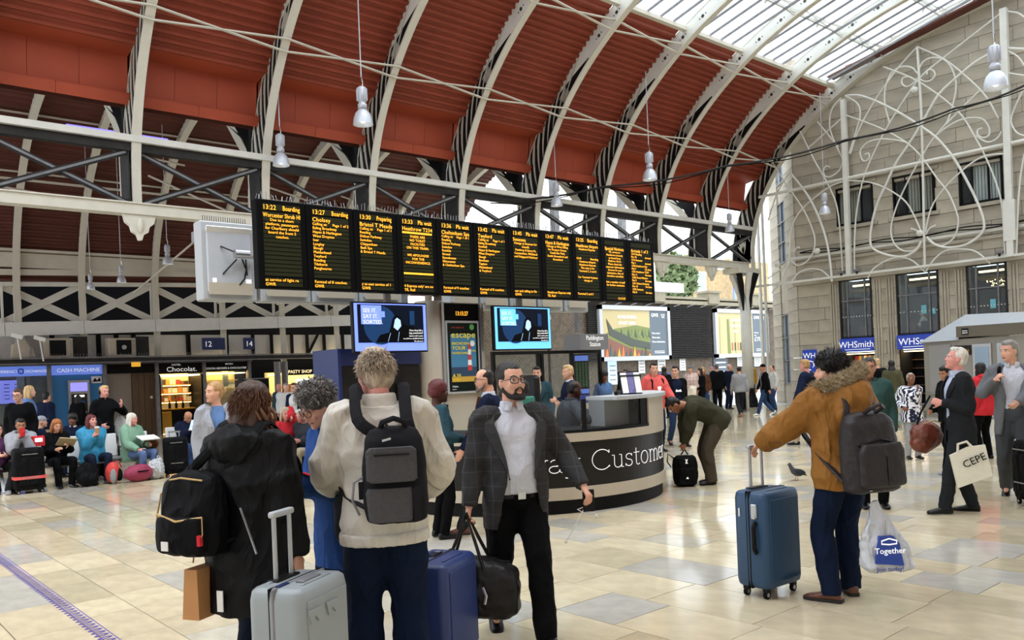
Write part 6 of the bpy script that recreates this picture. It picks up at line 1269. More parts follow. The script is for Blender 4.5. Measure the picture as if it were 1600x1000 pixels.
TOR = [(-.12, .165, .120, 0), (-.05, .172, .122, -.004), (.04, .164, .114, 0), (.12, .156, .108, .004), (.20, .160, .112, .006), (.28, .174, .122, .006), (.36, .184, .124, .002), (.42, .180, .112, -.004), (.460, .150, .096, -.008), (.495, .098, .078, -.006), (.525, .070, .064, -.002)]
def garment(c, top, lod, vc, bw, belly, fem, sw, spine, A, Fw, U, Sc, Sh, E, W, k, root):
    g = top.get('g', .022); m = M[top['mat']]; u0 = top.get('hem', -.10); opn = top.get('open'); flare = top.get('flare', 0.0)
    def section(u, gg, low=None):
        us = [t[0] for t in TOR]; wd, dp, fo = [np.interp(u, us, [t[i] for t in TOR]) for i in (1, 2, 3)]
        if fem:
            wd *= np.interp(u, [-.1, .12, .36, .5], [1.02, .90, .88, .92]); dp *= np.interp(u, [-.1, .1, .3, .42], [1, .95, 1.12, .95])
        if u < -.12: wd += (-.12 - u) * .04; 
        bl = belly * math.exp(-((u - .10) / .13) ** 2) if u > .1 else belly * math.exp(-((u - .10) / .22) ** 2)
        p, U_, A_, F_ = spine(max(u, -.12))
        if u < -.12: p = p + A3(-math.sin(0), 0, -1) * (-.12 - u)
        fl = flare * max(0, (.05 - u))
        return p + F_ * (fo + bl * .5), A_, F_, wd * bw + gg + fl, dp + gg + bl * .6 + fl
    us = [u0] + [t[0] for t in TOR if t[0] > u0 + .03]
    if u0 < -.2: us = [u0] + list(np.arange(u0 + .08, -.14, .09)) + [t[0] for t in TOR]
    q = B()
    if opn:
        uo = [o[0] for o in opn]; go = [o[1] for o in opn]
        shell(q, [section(u, g) + (float(np.interp(u, uo, go)),) for u in us], .026 if lod == 0 else .034, 30)
    else:
        loft(q, [ring(*section(u, g), 24, 2.3) for u in us])
    sl = top.get('sleeve', 1.0)
    if sl:
        for i, s in enumerate((1, -1)):
            wr = E[i] + (W[i] - E[i]) * (sl * 2 - 1) if sl > .5 else Sh[i] + (E[i] - Sh[i]) * sl * 2
            d = unit(W[i] - E[i]); e2 = E[i] * .55 + wr * .45
            P_ = [Sc + A * s * .09 + U * .0, Sh[i] + U * .006, Sh[i] * .5 + E[i] * .5 + A3(0, 0, 0), E[i], e2, wr - d * .0]
            ag = g * .9 + top.get('ag', 0)
            chain(q, P_, [.066 + ag * .5, .058 + ag, .051 + ag, .046 + ag, .041 + ag * .9, .033 + ag * .65], 12)
            if opn and lod < 2: q.ell(Sh[i] - A * s * .03, (.056 + ag * .6,) * 3, 12, 8)
    nm = top.get('name', 'jacket')
    c.top = organic(q, nm, m, root, vc, k, 2, top.get('disp', .016 if lod == 0 else .010 if lod == 1 else .006), top.get('dscale', .13), crease=top.get('crease', (.20, .016) if lod == 0 else (.20, .012) if lod == 1 else None))
    if top.get('inner'):
        q = B(); loft(q, [ring(*section(u, .004), 24, 2.3) for u in [-.02] + [t[0] for t in TOR if t[0] > 0] ])
        c.shirt = organic(q, 'shirt', M[top['inner']], root, vc, k, 2, .012 if lod == 0 else .006, .07)
    if opn and top.get('lapel', True) and lod < 2:
        lapm = M[top.get('lapel_mat', top['mat'])]
        for s in (1, -1):
            q = B(); ed = []
            for u in np.linspace(top.get('lapel_u', .16), .485, 8):
                cc, A_, F_, wd, dp = section(u, g + .006); gp = float(np.interp(u, uo, go)); f = (u - .16) / .325
                def pt(t, ex): 
                    qq = 2 / 2.3; ct, st_ = math.cos(t), math.sin(t); return cc + F_ * (math.copysign(abs(ct) ** qq, ct) * (dp + ex)) + A_ * (s * math.copysign(abs(st_) ** qq, st_) * (wd + ex))
                wdt = .05 + .34 * min(1, f * 1.5) if f < .82 else .30
                ed.append([pt(max(gp - .03, 0.02), .004), pt(gp + wdt, .006), pt(gp + wdt, -.012), pt(max(gp - .03, .02), -.010)])
            V = [p for e_ in ed for p in e_]; F = []
            for i in range(len(ed) - 1):
                for j in range(4): f_ = (i * 4 + j, i * 4 + (j + 1) % 4, i * 4 + 4 + (j + 1) % 4, i * 4 + 4 + j); F.append(f_ if s < 0 else f_[::-1])
            F += [(0, 1, 2, 3), tuple(len(V) - 4 + j for j in (3, 2, 1, 0))]
            q.add([v * k for v in V], F); q.build('lapel', lapm, root)
    if top.get('hood'):
        q = B(); hr = top['hood']; pts = []; rr = []
        for a in np.linspace(-2.05, 2.05, 13):
            p, U_, A_, F_ = spine(.515); f = math.cos(a / 2.05 * PI / 2)
            pts.append(p - F_ * (.085 * math.cos(a) + .01) + A_ * .105 * math.sin(a) + U_ * (.02 - .06 * f * (hr > .05))); rr.append(.030 + (hr) * f)
        q.tube(pts, rr, 12)
        p, U_, A_, F_ = spine(.45); q.ell(p - F_ * (.10 + hr * .3), (.05, .12, .06 + hr), 14, 9)
        c.hood = organic(q, 'hood', m, root, vc, k, 2, .018, .07)
    if top.get('stand'):
        q = B(); rs = []
        for (u, r_, g0) in ((.485, .098, .10), (.53, .088, .16), (.575, .082, .22)):
            p, U_, A_, F_ = spine(u); rs.append((p + F_ * .010, A_, F_, r_, r_, g0))
        shell(q, rs, .018, 22); organic(q, 'collar', m, root, .011 if lod == 0 else .016, k, 1)

def strands(c, n, base, rad, length, rad_s, mname, droop=.5, name='hair_strands', parent=None, lo=-.3, out=1.0, front=None, k=1.0, swirl=.4, tilt=(0, 0)):
    """a head of separate strands grown from an ellipsoid (head frame: base centre, radii)"""
    V = []; F = []
    for i in range(n):
        t = RNG.uniform(0, 2 * PI); zz = RNG.uniform(lo, 1.0); r = math.sqrt(max(0, 1 - zz * zz)); d = A3(r * math.cos(t), r * math.sin(t), zz)
        if front is not None and d[0] > front[0] and d[2] < front[1]: continue
        p = A3(*base) + d * A3(*rad); nrm = unit(d / A3(*rad)); sw = A3(RNG.normal(), RNG.normal(), RNG.normal()) * swirl
        dr = unit(nrm * out + A3(tilt[0], tilt[1], -droop) + sw); p1 = p + dr * length * .5 * RNG.uniform(.6, 1.2); dr2 = unit(dr + A3(0, 0, -droop * .8) + sw * .6); p2 = p1 + dr2 * length * .5
        a = unit(np.cross(dr, nrm + A3(.01, .02, .03))) * rad_s
        o = len(V); q = [p - a - nrm * .004, p + a - nrm * .004, p1 + a * .8, p1 - a * .8, p2, p1 + nrm * rad_s * .9]
        V += [c.HP(*v) * k for v in q]; F += [(o, o + 1, o + 2, o + 5), (o, o + 5, o + 3), (o + 3, o + 5, o + 4), (o + 5, o + 2, o + 4), (o + 1, o, o + 3, o + 2), (o + 2, o + 3, o + 4)]
    ob = mesh(name, V, F, M[mname], parent if parent is not None else c.hair, True); return stuff(ob)
# ================================================================ LUGGAGE AND BAGS
def rbox(q, c, d, r, R=None, n=5):
    """box with rounded vertical and horizontal edges"""
    x, y, z = (v / 2 for v in d); V = []; F = []
    lv = [(-z, r * .55), (-z + r * .3, r * .15), (-z + r, 0), (z - r, 0), (z - r * .3, r * .15), (z, r * .55)]
    for zz, ins in lv:
        for (sx, sy, a0_) in ((1, 1, 0), (-1, 1, 90), (-1, -1, 180), (1, -1, 270)):
            for i in range(n):
                a = math.radians(a0_ + 90 * i / (n - 1)); V.append(Vector((sx * (x - r) + (r - ins) * math.cos(a), sy * (y - r) + (r - ins) * math.sin(a), zz)))
    m = 4 * n
    for i in range(len(lv) - 1):
        for j in range(m): F.append((i * m + j, i * m + (j + 1) % m, (i + 1) * m + (j + 1) % m, (i + 1) * m + j))
    F += [tuple(range(m - 1, -1, -1)), tuple((len(lv) - 1) * m + j for j in range(m))]
    if R is not None: V = [R @ v for v in V]
    q.add([v + Vector(c) for v in V], F)
def wheels(par, w, d, m='rubber'):
    for sx in (1, -1):
        for sy in (1, -1):
            o = B().tube([(sx * w, sy * d - .012, .03), (sx * w, sy * d + .012, .03)], .03, 14).build('wheel', M[m], par); B().tube([(sx * w, sy * d - .014, .03), (sx * w, sy * d + .014, .03)], .016, 10).build('hub', M['alu'], o); B().box((sx * w, sy * d, .065), (.04, .04, .03)).build('fork', M['plastic_black'], o)
def hard_case(lb, loc, rz, w, d, h, mt, handle=0.0, ribs='v', group=None, hx=.07):
    s = thing('suitcase', lb, 'suitcase', loc, rz, group); q = B(); rbox(q, (0, 0, .075 + h / 2), (w, d, h), .055); sh = q.build('shell', M[mt], s); sh.data.shade_smooth(); sh.modifiers.new('b', 'BEVEL').width = .004
    q = B(); rbox(q, (0, 0, .075 + h / 2), (w + .004, .016, h + .004), .006, n=3); q.build('zip_band', M['plastic_black'] if mt != 'case_grey' else M['steel_grey'], s)
    q = B(); rbox(q, (0, .022, .075 + h / 2), (w + .006, .004, h + .006), .002, n=3); q.build('zip_seam', M['plastic_black'] if mt != 'case_blue' else M['alu'], s)
    for sy in (1, -1):
        q = B(); rbox(q, (0, sy * (d / 2 + .001), .075 + h / 2), (w * .78, .010, h * .84), .004, n=3); q.build('raised_panel', M[mt], s)
    for sy in (1, -1): B().box((0, sy * (d * .30), .075 + h + .002), (w * .55, .02, .008), ch=.003).build('top_ridge', M[mt], s)
    wheels(s, w / 2 - .06, d / 2 - .06)
    if handle:
        hd = B(); y = d * .28
        for sx in (hx, -hx): hd.tube([(sx, y, .075 + h - .02), (sx, y, .075 + h + handle)], .011, 8)
        o = hd.build('handle_rail', M['alu'], s); q = B(); rbox(q, (0, y, .075 + h + handle + .012), (hx * 2 + .05, .036, .028), .012, n=3); q.build('handle_grip', M['display_edge'] if mt == 'case_grey' else M['alu'], s)
        B().box((0, y, .075 + h + .004), (hx * 2 + .06, .06, .012), ch=.004).build('handle_socket', M['plastic_black'], s)
    return s
# teal suitcase held by the mustard parka man
cA = hard_case('tall teal blue hard suitcase standing beside the mustard parka man', (5.44, 3.46, 0), -.06, .44, .29, .70, 'case_teal', .30)
B().box((-.225, -.05, .64), (.02, .05, .10), ch=.006).box((-.232, -.05, .60), (.012, .03, .03)).build('combination_lock', M['alu'], cA)
q = B(); q.tube([(-.225, -.06, .56), (-.25, -.06, .53), (-.25, -.06, .37), (-.225, -.06, .34)], .013, 8, flat=1.6); q.build('side_handle', M['plastic_black'], cA)
B().box((-.224, .08, .62), (.006, .012, .06)).build('badge', M['white_paint'], cA); text('EVASION', .045, M['case_teal'], cA, Matrix.Translation((-.04, -.153, .13)) @ Matrix.Rotation(PI / 2, 4, 'X'), name='raised_letters', ext=.004)
cG = hard_case('pale grey hard suitcase with long handle beside the black coat woman', (1.73, 3.55, 0), math.radians(30), .41, .29, .73, 'case_grey', .29, hx=.06)
for x_ in (-.12, .02): B().prism([(-.05, .03), (.05, .03), (.03, -.03), (.0, .0), (-.03, -.03)], 0, .008, lambda u, v, h: (x_ + u, -.152 - h, .68 + v)).build('dent', M['case_grey'], cG)
B().box((.0, -.05, .81), (.14, .05, .012), ch=.004).build('carry_handle', M['steel_grey'], cG); B().box((-.13, .0, .808), (.08, .02, .006)).build('badge', M['blue_dark'], cG)
cBl = hard_case('large blue hard suitcase with combination lock behind the cream jacket man', (2.84, 4.02, 0), math.radians(28), .46, .32, .57, 'case_blue', 0)
B().box((.232, -.05, .36), (.02, .10, .16), ch=.006).build('lock_plate', M['case_blue'], cBl); B().box((.244, -.03, .36), (.008, .03, .11)).build('combination_lock', M['plastic_black'], cBl)
q = B()
for k_ in range(6): q.box((.246, -.065 - .018 * (k_ % 2), .40 - .03 * (k_ // 2)), (.006, .008, .010))
q.build('lock_dial', M['alu'], cBl); B().box((.05, .04, .648), (.12, .045, .012), ch=.004).build('carry_handle', M['plastic_black'], cBl); B().box((.09, .04, .655), (.04, .03, .006)).build('catch', M['alu'], cBl)
cS = hard_case('silver grey hard suitcase with raised handle in front of the red anorak woman', (6.86, 13.0, 0), math.radians(10), .42, .26, .60, 'case_grey', .42, hx=.085)
def soft_case(lb, loc, rz, w, d, h, mt, handle=.0, strap=None, group=None):
    s = thing('trolley_case', lb, 'suitcase', loc, rz, group); q = B(); rbox(q, (0, 0, .06 + h / 2), (w, d, h), .07); sh = q.build('shell', M[mt], s); sh.data.shade_smooth()
    q = B(); rbox(q, (0, -d / 2, .06 + h * .45), (w * .72, .05, h * .66), .02, n=3); q.build('front_pocket', M[mt], s)
    for zz in (.30, .86): B().box((0, -d / 2 - .03, .06 + h * zz), (w * .5, .008, .012)).build('zip', M['alu'], s)
    if handle:
        q = B()
        for sx in (.09, -.09): q.tube([(sx, d * .35, h), (sx, d * .35, h + handle)], .010, 7)
        q.bar((-.11, d * .35, h + handle), (.11, d * .35, h + handle), .03, .03); q.build('handle_rail', M['alu'], s)
    if strap: B().box((0, 0, .06 + h * .30), (w + .012, d + .06, .05)).build('luggage_strap', M[strap], s)
    wheels(s, w / 2 - .06, d / 2 - .05); return s
soft_case('black upright trolley case beside the woman in sage green', (5.58, 16.5, 0), math.radians(-12), .44, .30, .70, 'pack_black', .16)
soft_case('black suitcase with pink strap held between the phone boy\'s knees', (3.05, 16.42, 0), 0, .48, .30, .72, 'pack_black', 0, 'coral')
soft_case('small black trolley case pulled by the man in the white shirt', (29.0, 18.1, 0), .2, .40, .26, .62, 'pack_black', .25)
soft_case('black trolley case pulled by the grey suit man', (10.42, 3.22, 0), VIEW + PI, .42, .30, .66, 'pack_black', .42)
soft_case('black trolley case standing by the queue near the riveted column', (26.3, 17.6, 0), .3, .40, .28, .70, 'pack_black')

def soft_bag(name, lb, cat, loc, rz, ells, mt, k=1.0, vox=.014, disp=.02, parts=None, dsc=.1):
    s = thing(name, lb, cat, loc, rz); q = B()
    for e in ells: q.ell(*e)
    organic(q, 'bag_body', M[mt], s, vox, k, 3, disp, dsc); return s
# leather duffel carried by the bearded man
du = thing('duffel_bag', 'black leather duffel bag carried by the bearded man', 'bag', (3.15, 4.13, .19), math.radians(-50)); du.scale = (1.18, 1.18, 1.18); q = B()
n_ = 9
loft(q, [ring(A3(x, 0, .15 + .02 * math.cos(x * 7)), A3(0, 1, 0), A3(0, 0, 1), wd * .80, dp, 20, 2.8) for x, wd, dp in ((-.27, .05, .06), (-.26, .11, .11), (-.20, .145, .145), (-.08, .16, .165), (.08, .16, .165), (.20, .145, .145), (.26, .11, .11), (.27, .05, .06))])
organic(q, 'bag_body', M['leather_black'], du, .011, 1, 2, .03, .09)
for s_ in (1, -1): B().tube([(-.10, s_ * .12, .10), (-.10, s_ * .10, .29), (-.05, s_ * .05, .42), (0, s_ * .012, .555), (.05, s_ * .05, .42), (.10, s_ * .10, .29), (.10, s_ * .12, .10)], .013, 8, flat=.7).build('handle', M['leather_black'], du)
B().tube([(-.22, 0, .30), (0, 0, .325), (.22, 0, .30)], .006, 6).build('zip', M['plastic_black'], du); B().tube([(.10, -.14, .20), (.12, -.155, .16), (.11, -.155, .12)], .008, 6).build('zip_puller', M['chrome'], du)

def backpack(lb, pos, hv, k, c, off, size, mt, style, sag=0.0, yawl=0.0, straps=True, lod=0):
    """worn on the back: built in its wearer's frame; off = behind-the-back depth"""
    s = thing('backpack', lb, 'backpack', (pos[0], pos[1], 0), VIEW + math.radians(hv)); w_, d_, h_ = size; vox = .012 if lod == 0 else .02
    p, U, A, Fw = c.spine(.30 - sag); Bk = -Fw; cen = p + Bk * (off + d_ / 2) + A * yawl
    def at(a, b, h): return cen + A * a + Bk * b + U * h
    q = B()
    loft(q, [ring(at(0, bo, hh), A, Bk, ww, dd, 20, 3.2) for hh, ww, dd, bo in ((-h_ / 2, w_ * .36, d_ * .34, .01), (-h_ * .47, w_ * .47, d_ * .5, .01), (-h_ * .2, w_ * .5, d_ * .56, .01), (h_ * .15, w_ * .49, d_ * .5, 0), (h_ * .38, w_ * .45, d_ * .42, 0), (h_ * .48, w_ * .36, d_ * .32, -.01), (h_ * .52, w_ * .18, d_ * .16, -.02))])
    body = organic(q, 'pack_body', M[mt], s, vox, k, 2, .016, .09)
    kk = lambda q_: [tuple(v * k for v in p_) for p_ in q_]
    def part(q_, nm, m_): q_.V = kk(q_.V); return q_.build(nm, M[m_], s)
    if style == 'grey':          # square pack with front pocket and flap
        q = B(); loft(q, [ring(at(.02, d_ * .5 + .02, hh), A, Bk, ww, .035, 16, 5) for hh, ww in ((-.02, .10), (-.01, .115), (.12, .115), (.135, .10))]); part(q, 'front_pocket', 'pack_grey')
        part(B().bar(at(-.06, d_ * .5 + .058, .105), at(.10, d_ * .5 + .058, .105), .012, .006), 'zip', 'plastic_black')
        q = B(); loft(q, [ring(at(.03, d_ * .5 + .0, hh), A, Bk, ww, .035, 16, 5) for hh, ww in ((-h_ * .46, .09), (-h_ * .44, .10), (-.07, .11), (-.05, .10))]); part(q, 'lower_pocket', 'pack_grey')
        part(B().bar(at(-.09, d_ * .5 + .015, -h_ * .46), at(-.09, d_ * .5 + .03, -.05), .035, .03), 'side_panel', 'pack_dark')
        part(B().tube([at(-.06, -.02, h_ * .47), at(-.05, .03, h_ * .56), at(0, .05, h_ * .60), at(.05, .03, h_ * .56), at(.06, -.02, h_ * .47)], .014, 8), 'grab_handle', 'pack_dark')
        part(B().bar(at(.02, .10, h_ * .40), at(.06, .11, h_ * .38), .012, .01), 'zip_puller', 'chrome')
        part(B().tube([at(.15, .03, 0), at(.19, .05, -.02), at(.20, .06, -.10), at(.17, .05, -.17)], .006, 6), 'cord', 'steel_grey'); part(B().bar(at(.155, .04, -.02), at(.155, .04, -.10), .03, .012), 'side_tab', 'pack_dark')
    if style == 'leather':
        q = B(); loft(q, [ring(at(0, d_ * .5 + .01, hh), A, Bk, ww, .045, 18, 4) for hh, ww in ((-h_ * .42, w_ * .38), (-h_ * .40, w_ * .43), (h_ * .02, w_ * .43), (h_ * .12, w_ * .36))]); q.V = q.V; organic(q, 'front_flap', M[mt], s, .012, k, 2, .012, .08)
        part(B().tube([at(-w_ * .40, d_ * .45, h_ * .10), at(0, d_ * .56, h_ * .17), at(w_ * .40, d_ * .45, h_ * .10)], .007, 6), 'zip', 'plastic_black')
        part(B().tube([at(-.05, .03, h_ * .49), at(-.055, .10, h_ * .56), at(.0, .13, h_ * .60), at(.055, .10, h_ * .56), at(.05, .03, h_ * .49)], .014, 8), 'grab_handle', mt)
        part(B().bar(at(0, d_ * .5 + .056, -h_ * .40), at(0, d_ * .5 + .056, -.02), .006, .006), 'seam', 'plastic_black'); part(B().bar(at(-w_ * .40, d_ * .30, -.12), at(-w_ * .36, d_ * .38, -.12), .012, .01), 'zip_puller', 'chrome'); part(B().ell(at(w_ * .25, d_ * .52, -h_ * .45), (.012, .012, .007)), 'stud', 'chrome')
    if style == 'plain':
        q = B(); loft(q, [ring(at(0, d_ * .45, hh), A, Bk, ww, .07, 16, 3.5) for hh, ww in ((-h_ * .44, w_ * .36), (-h_ * .40, w_ * .42), (-.02, w_ * .42), (.0, w_ * .38))]); organic(q, 'front_pocket', M[mt], s, .012, k, 2, .012, .08)
        part(B().tube([at(-w_ * .40, d_ * .5 + .02, .0), at(-.02, d_ * .5 + .065, -.015), at(w_ * .40, d_ * .5 + .02, .01)], .006, 6), 'zip', 'zip'); part(B().tube([at(w_ * .35, -.02, h_ * .36), at(w_ * .47, .05, h_ * .25), at(w_ * .50, .07, .0), at(w_ * .49, .08, -.08)], .005, 6), 'zip', 'zip'); part(B().tube([at(-w_ * .30, .06, h_ * .42), at(0, .09, h_ * .46), at(w_ * .3, .05, h_ * .42)], .005, 6), 'zip', 'zip')
        part(B().bar(at(.02, d_ * .5 + .078, -h_ * .33), at(.065, d_ * .5 + .076, -h_ * .33), .004, .045, ref=(0, 0, 1)), 'label_patch', 'white_paint'); part(B().box(at(-w_ * .42, d_ * .5 + .05, -h_ * .26), (.02, .02, .05)), 'key_tag', 'red'); part(B().tube([at(-w_ * .42, d_ * .5 + .03, 0), at(-w_ * .47, d_ * .5 + .05, -.08), at(-w_ * .42, d_ * .5 + .05, -h_ * .24)], .003, 5), 'tag_cord', 'zip')
    if straps:
        for sx in (1, -1):
            pts = []
            pA, UA, AA, FA = c.spine(.47); pB, _, _, _ = c.spine(.30); pC, _, _, _ = c.spine(.10)
            o_ = off + .012
            pts = [cen + A * sx * w_ * .28 + U * h_ * .44 - Bk * d_ * .3, pA + A * sx * .115 + Bk * (.085 + o_ * .52) + U * -.01, pA + A * sx * .120 + U * (.064 + o_ * .42) , pA + A * sx * .125 - Bk * (.11 + o_ * .4) + U * -.03, pB + A * sx * .15 - Bk * (.135 + o_ * .6), pC + A * sx * .19 - Bk * .04, cen + A * sx * w_ * .42 - U * h_ * .36 - Bk * d_ * .2]
            q = B(); P_ = []
            for i in range(len(pts) - 1):
                for j in range(4):
                    f = j / 4; p0, p1, p2, p3 = pts[max(i - 1, 0)], pts[i], pts[i + 1], pts[min(i + 2, len(pts) - 1)]; P_.append(.5 * (2 * p1 + (p2 - p0) * f + (2 * p0 - 5 * p1 + 4 * p2 - p3) * f * f + (3 * p1 - p0 - 3 * p2 + p3) * f ** 3))
            P_.append(pts[-1]); q.tube(P_, .030 if lod == 0 else .024, 8, flat=.38, ref=tuple(Bk + U * .01)); part(q, 'shoulder_strap', {'grey': 'pack_dark', 'leather': mt, 'plain': mt}[style])
    return s

# ================================================================ PEOPLE IN FRONT
def suit_open(h=.55, m=.30, n=.62): return ((-.25, h), (-.05, m * 1.2), (.12, m), (.26, m * 1.15), (.42, n), (.52, n * 1.5))
pW = (2.32, 3.75)
c = person(pW, 12, 1.85, 'white haired man seen from behind in cream jacket with grey backpack', 0, hands=((.30, .24, 1.04), (.26, -.26, 1.02)), feet=((.05, .11), (-.03, -.11)), head=(24, 4), skin='skin_pink', hair=('grey', 'hair_sand'), top=dict(mat='jacket_cream', hem=-.13, g=.045, ag=.010, disp=.020, dscale=.14, crease=(.24, .034), stand=1), bw=1.02, belly=.05, legs='denimdark', leg_g=.036, shoes='shoe_brown', face=True)
strands(c, 3600, (-.022, 0, .150), (.094, .088, .094), .034, .0022, 'hair_sand', droop=1.0, lo=-.9, front=(.55, .30), k=c.k, swirl=.40, out=.16)
strands(c, 900, (-.020, 0, .150), (.093, .087, .093), .036, .002, 'hair_white', droop=.9, lo=-.7, front=(.55, .30), k=c.k, swirl=.45, out=.2)
q = B(); p_, U_, A_, F_ = c.spine(-.13); q.V = []; loft(q, [ring(p_ + U_ * u, A_, F_, .222, .185, 40, 2.3) for u in (-.025, .03)]); q.V = [tuple(v * c.k for v in p) for p in q.V]; organic(q, 'waistband', M['jacket_cream'], c.root, .012, 1, 1, .010, .02)
q = B(); p_, U_, A_, F_ = c.spine(.42); q.box(tuple((p_ - F_ * .185 + A_ * -.02) * c.k), (.004, .016, .016)); q.build('label_patch', M['pack_dark'], c.root)
backpack('dark grey square backpack on the cream jacket man', pW, 12, c.k, c, .175, (.30, .16, .44), 'pack_dark', 'grey', sag=.105, yawl=-.045)
pC = (1.73, 4.05)
c = person(pC, -22, 1.70, 'dark haired woman seen from behind in long black hooded coat', 0, fem=True, hands=((.05, .26, .80), (.02, -.27, .80)), curl=(.5, .9), feet=((.02, .09), (-.02, -.09)), head=(-6, 4), hair=('long', 'hair_brown'), top=dict(mat='coat_black', hem=-.37, g=.06, flare=.10, hood=.085, disp=.018, dscale=.14, crease=(.24, .03), name='coat'), bw=1.12, legs='trousers_navy', face=True)
strands(c, 3000, (-.020, 0, .140), (.100, .096, .100), .06, .0026, 'hair_chestnut', droop=1.3, lo=-.7, front=(.45, .30), k=c.k, swirl=.30, out=.30)
for s_ in (1, -1):
    for i in range(9):
        q = B(); P_ = []; y0 = s_ * (.080 + .035 * RNG.random()); x0 = -.06 + .10 * RNG.random(); ph_ = RNG.uniform(0, 6)
        for j in range(16): f = j / 15; P_.append(c.HP(x0 + .014 * math.cos(ph_ + f * 15), y0 * (1 + .55 * f) + .014 * math.sin(ph_ + f * 15), .10 - .36 * f))
        q.tube(P_, [.007 + .004 * math.sin(PI * j / 15) for j in range(16)], 6); q.V = [tuple(v * c.k for v in p) for p in q.V]; q.build('curl', M['hair_chestnut'], c.hair, True)
q = B(); p_, U_, A_, F_ = c.spine(.08); q.bar(tuple((p_ - F_ * .20 + A_ * -.10 + U_ * .10) * c.k), tuple((p_ - F_ * .215 + A_ * -.20 - U_ * .12) * c.k), .007, .007); q.build('chain_strap', M['alu'], c.root)
q = B(); p_, U_, A_, F_ = c.spine(-.12); q.box(tuple((p_ - F_ * .232 - A3(0, 0, .16) + A_ * .02) * c.k), (.006, .035, .10)); q.build('reflective_tab', M['white_paint'], c.root)
backpack('black canvas backpack with brass zips on the black coat woman', pC, -22, c.k, c, .125, (.36, .18, .41), 'pack_black', 'plain', sag=.15, yawl=.17)
kb_ = thing('paper_bag', 'brown paper carrier bag hanging beside the black coat woman', 'bag', (1.49, 4.12, .58), .5); q = B(); q.prism([(-.08, 0), (.08, 0), (.09, .24), (-.07, .24)], -.05, .05, lambda u, v, h: (u, h * (1 - v), v)); q.build('bag_body', M['kraft'], kb_); B().tube([(-.05, 0, .27), (-.03, 0, .36), (.04, 0, .36), (.06, 0, .27)], .004, 5).build('handle', M['kraft'], kb_)
pB_ = (2.38, 4.28)
c = person(pB_, 132, 1.70, 'grey haired woman in glasses and blue anorak looking down', 0, fem=True, lean=.10, hands=((.34, .06, 1.20), (.34, -.05, 1.17)), curl=(.8, .6), palms=((-.3, 0, -1), (-.3, 0, -1)), head=(2, 26), skin='skin_fair', hair=('curly', 'hair_pepper'), top=dict(mat='blue', hem=-.30, g=.045, hood=.05, disp=.018), legs='trousers_navy', glasses='glasses_brown', shoes='shoe_black')
strands(c, 1500, (-.014, 0, .170), (.108, .100, .098), .045, .0030, 'hair_pepper', droop=.5, lo=-.25, front=(.60, .25), k=c.k, swirl=.7, out=.28)
strands(c, 500, (-.014, 0, .170), (.110, .102, .100), .045, .0028, 'hair_silver', droop=.5, lo=-.1, front=(.60, .3), k=c.k, swirl=.7, out=.3)
o = tag(B().box((0, 0, 0), (.075, .15, .010), ch=.004).build('mobile_phone', M['red']), 'small red phone in the hands of the blue anorak woman', 'phone'); o.location = (2.13, 4.12, 1.19); o.rotation_euler = (.3, .2, .6)
tq = thing('shoulder_bag', 'slate blue shoulder bag hanging at the blue anorak woman\'s hip', 'bag', (2.28, 4.05, .84), .7); q = B(); rbox(q, (0, 0, .13), (.24, .10, .26), .04); organic(q, 'bag_body', M['slate'], tq, .012, 1, 2, .012, .08); B().tube([(-.10, 0, .24), (-.05, .05, .45), (.03, .1, .58)], .010, 6).build('strap', M['slate'], tq)

pM = (3.52, 4.09)
c = person(pM, 196, 1.775, 'bearded man in glasses striding in dark checked blazer and white shirt', 0, lean=-.02, hipz=.905, feet=((.30, .08, 0, 0, -.05), (-.26, -.10, .05, 0, .45)), hands=(('w', 3.80, 3.74, .97), ('w', 3.20, 4.17, .86)), curl=(.85, 1.15), palms=((0, -.3, -1), (0, .8, .2)), head=(16, -8), skin='skin_fair', hair=('swept', 'hair_dark'),
  top=dict(mat='tweed', hem=-.24, open=((-.24, .82), (-.10, .62), (.02, .44), (.10, .40), (.25, .46), (.40, .60), (.50, .95)), inner='shirt_white', g=.034, disp=.016, dscale=.13, lapel_u=.08, lapel_mat='tweed_lapel'), collar='shirt_white', beard='beard_dark', glasses='glasses_black', bw=1.07, belly=.055, legs='trousers_black', leg_g=.024)
q = B(); p_, U_, A_, F_ = c.spine(-.025); loft(q, [ring(p_ + U_ * u, A_, F_, .186, .148, 30, 2.3) for u in (-.018, .018)]); q.V = [tuple(v * c.k for v in p) for p in q.V]; q.build('belt', M['leather_black'], c.root); q = B(); q.box(tuple((p_ + F_ * .160) * c.k), (.012, .05, .045)); q.build('belt_buckle', M['chrome'], c.root)
for u in (.02, .08, .14, .20, .26, .32):
    p_, U_, A_, F_ = c.spine(u); d_ = np.interp(u, [0, .12, .3, .42], [.158, .160, .150, .13]); q = B(); q.ell(tuple((p_ + F_ * (d_ + .012)) * c.k), (.004, .006, .006), 8, 5); q.build('shirt_button', M['white_paint'], c.root)
ew = thing('phone_with_earphones', 'dark phone with trailing white earphones held by the bearded man', 'phone', (3.80, 3.70, .88), VIEW); B().box((0, .0, .0), (.012, .075, .14), ch=.004).build('phone_body', M['plastic_black'], ew); B().tube([(0, .0, -.03), (.03, .07, -.06), (.02, .02, -.09), (-.01, -.04, -.08)], .004, 6).build('earphone_cable', M['white_paint'], ew); B().tube([(0, .03, -.05), (.0, .08, -.14), (.0, .15, -.25)], .0035, 6).build('earphone_cable', M['white_paint'], ew); B().ell((0, .152, -.255), (.010, .010, .012), 8, 6).build('earbud', M['white_paint'], ew); B().ell((-.01, -.045, -.10), (.010, .010, .014), 8, 6).build('earbud', M['white_paint'], ew)

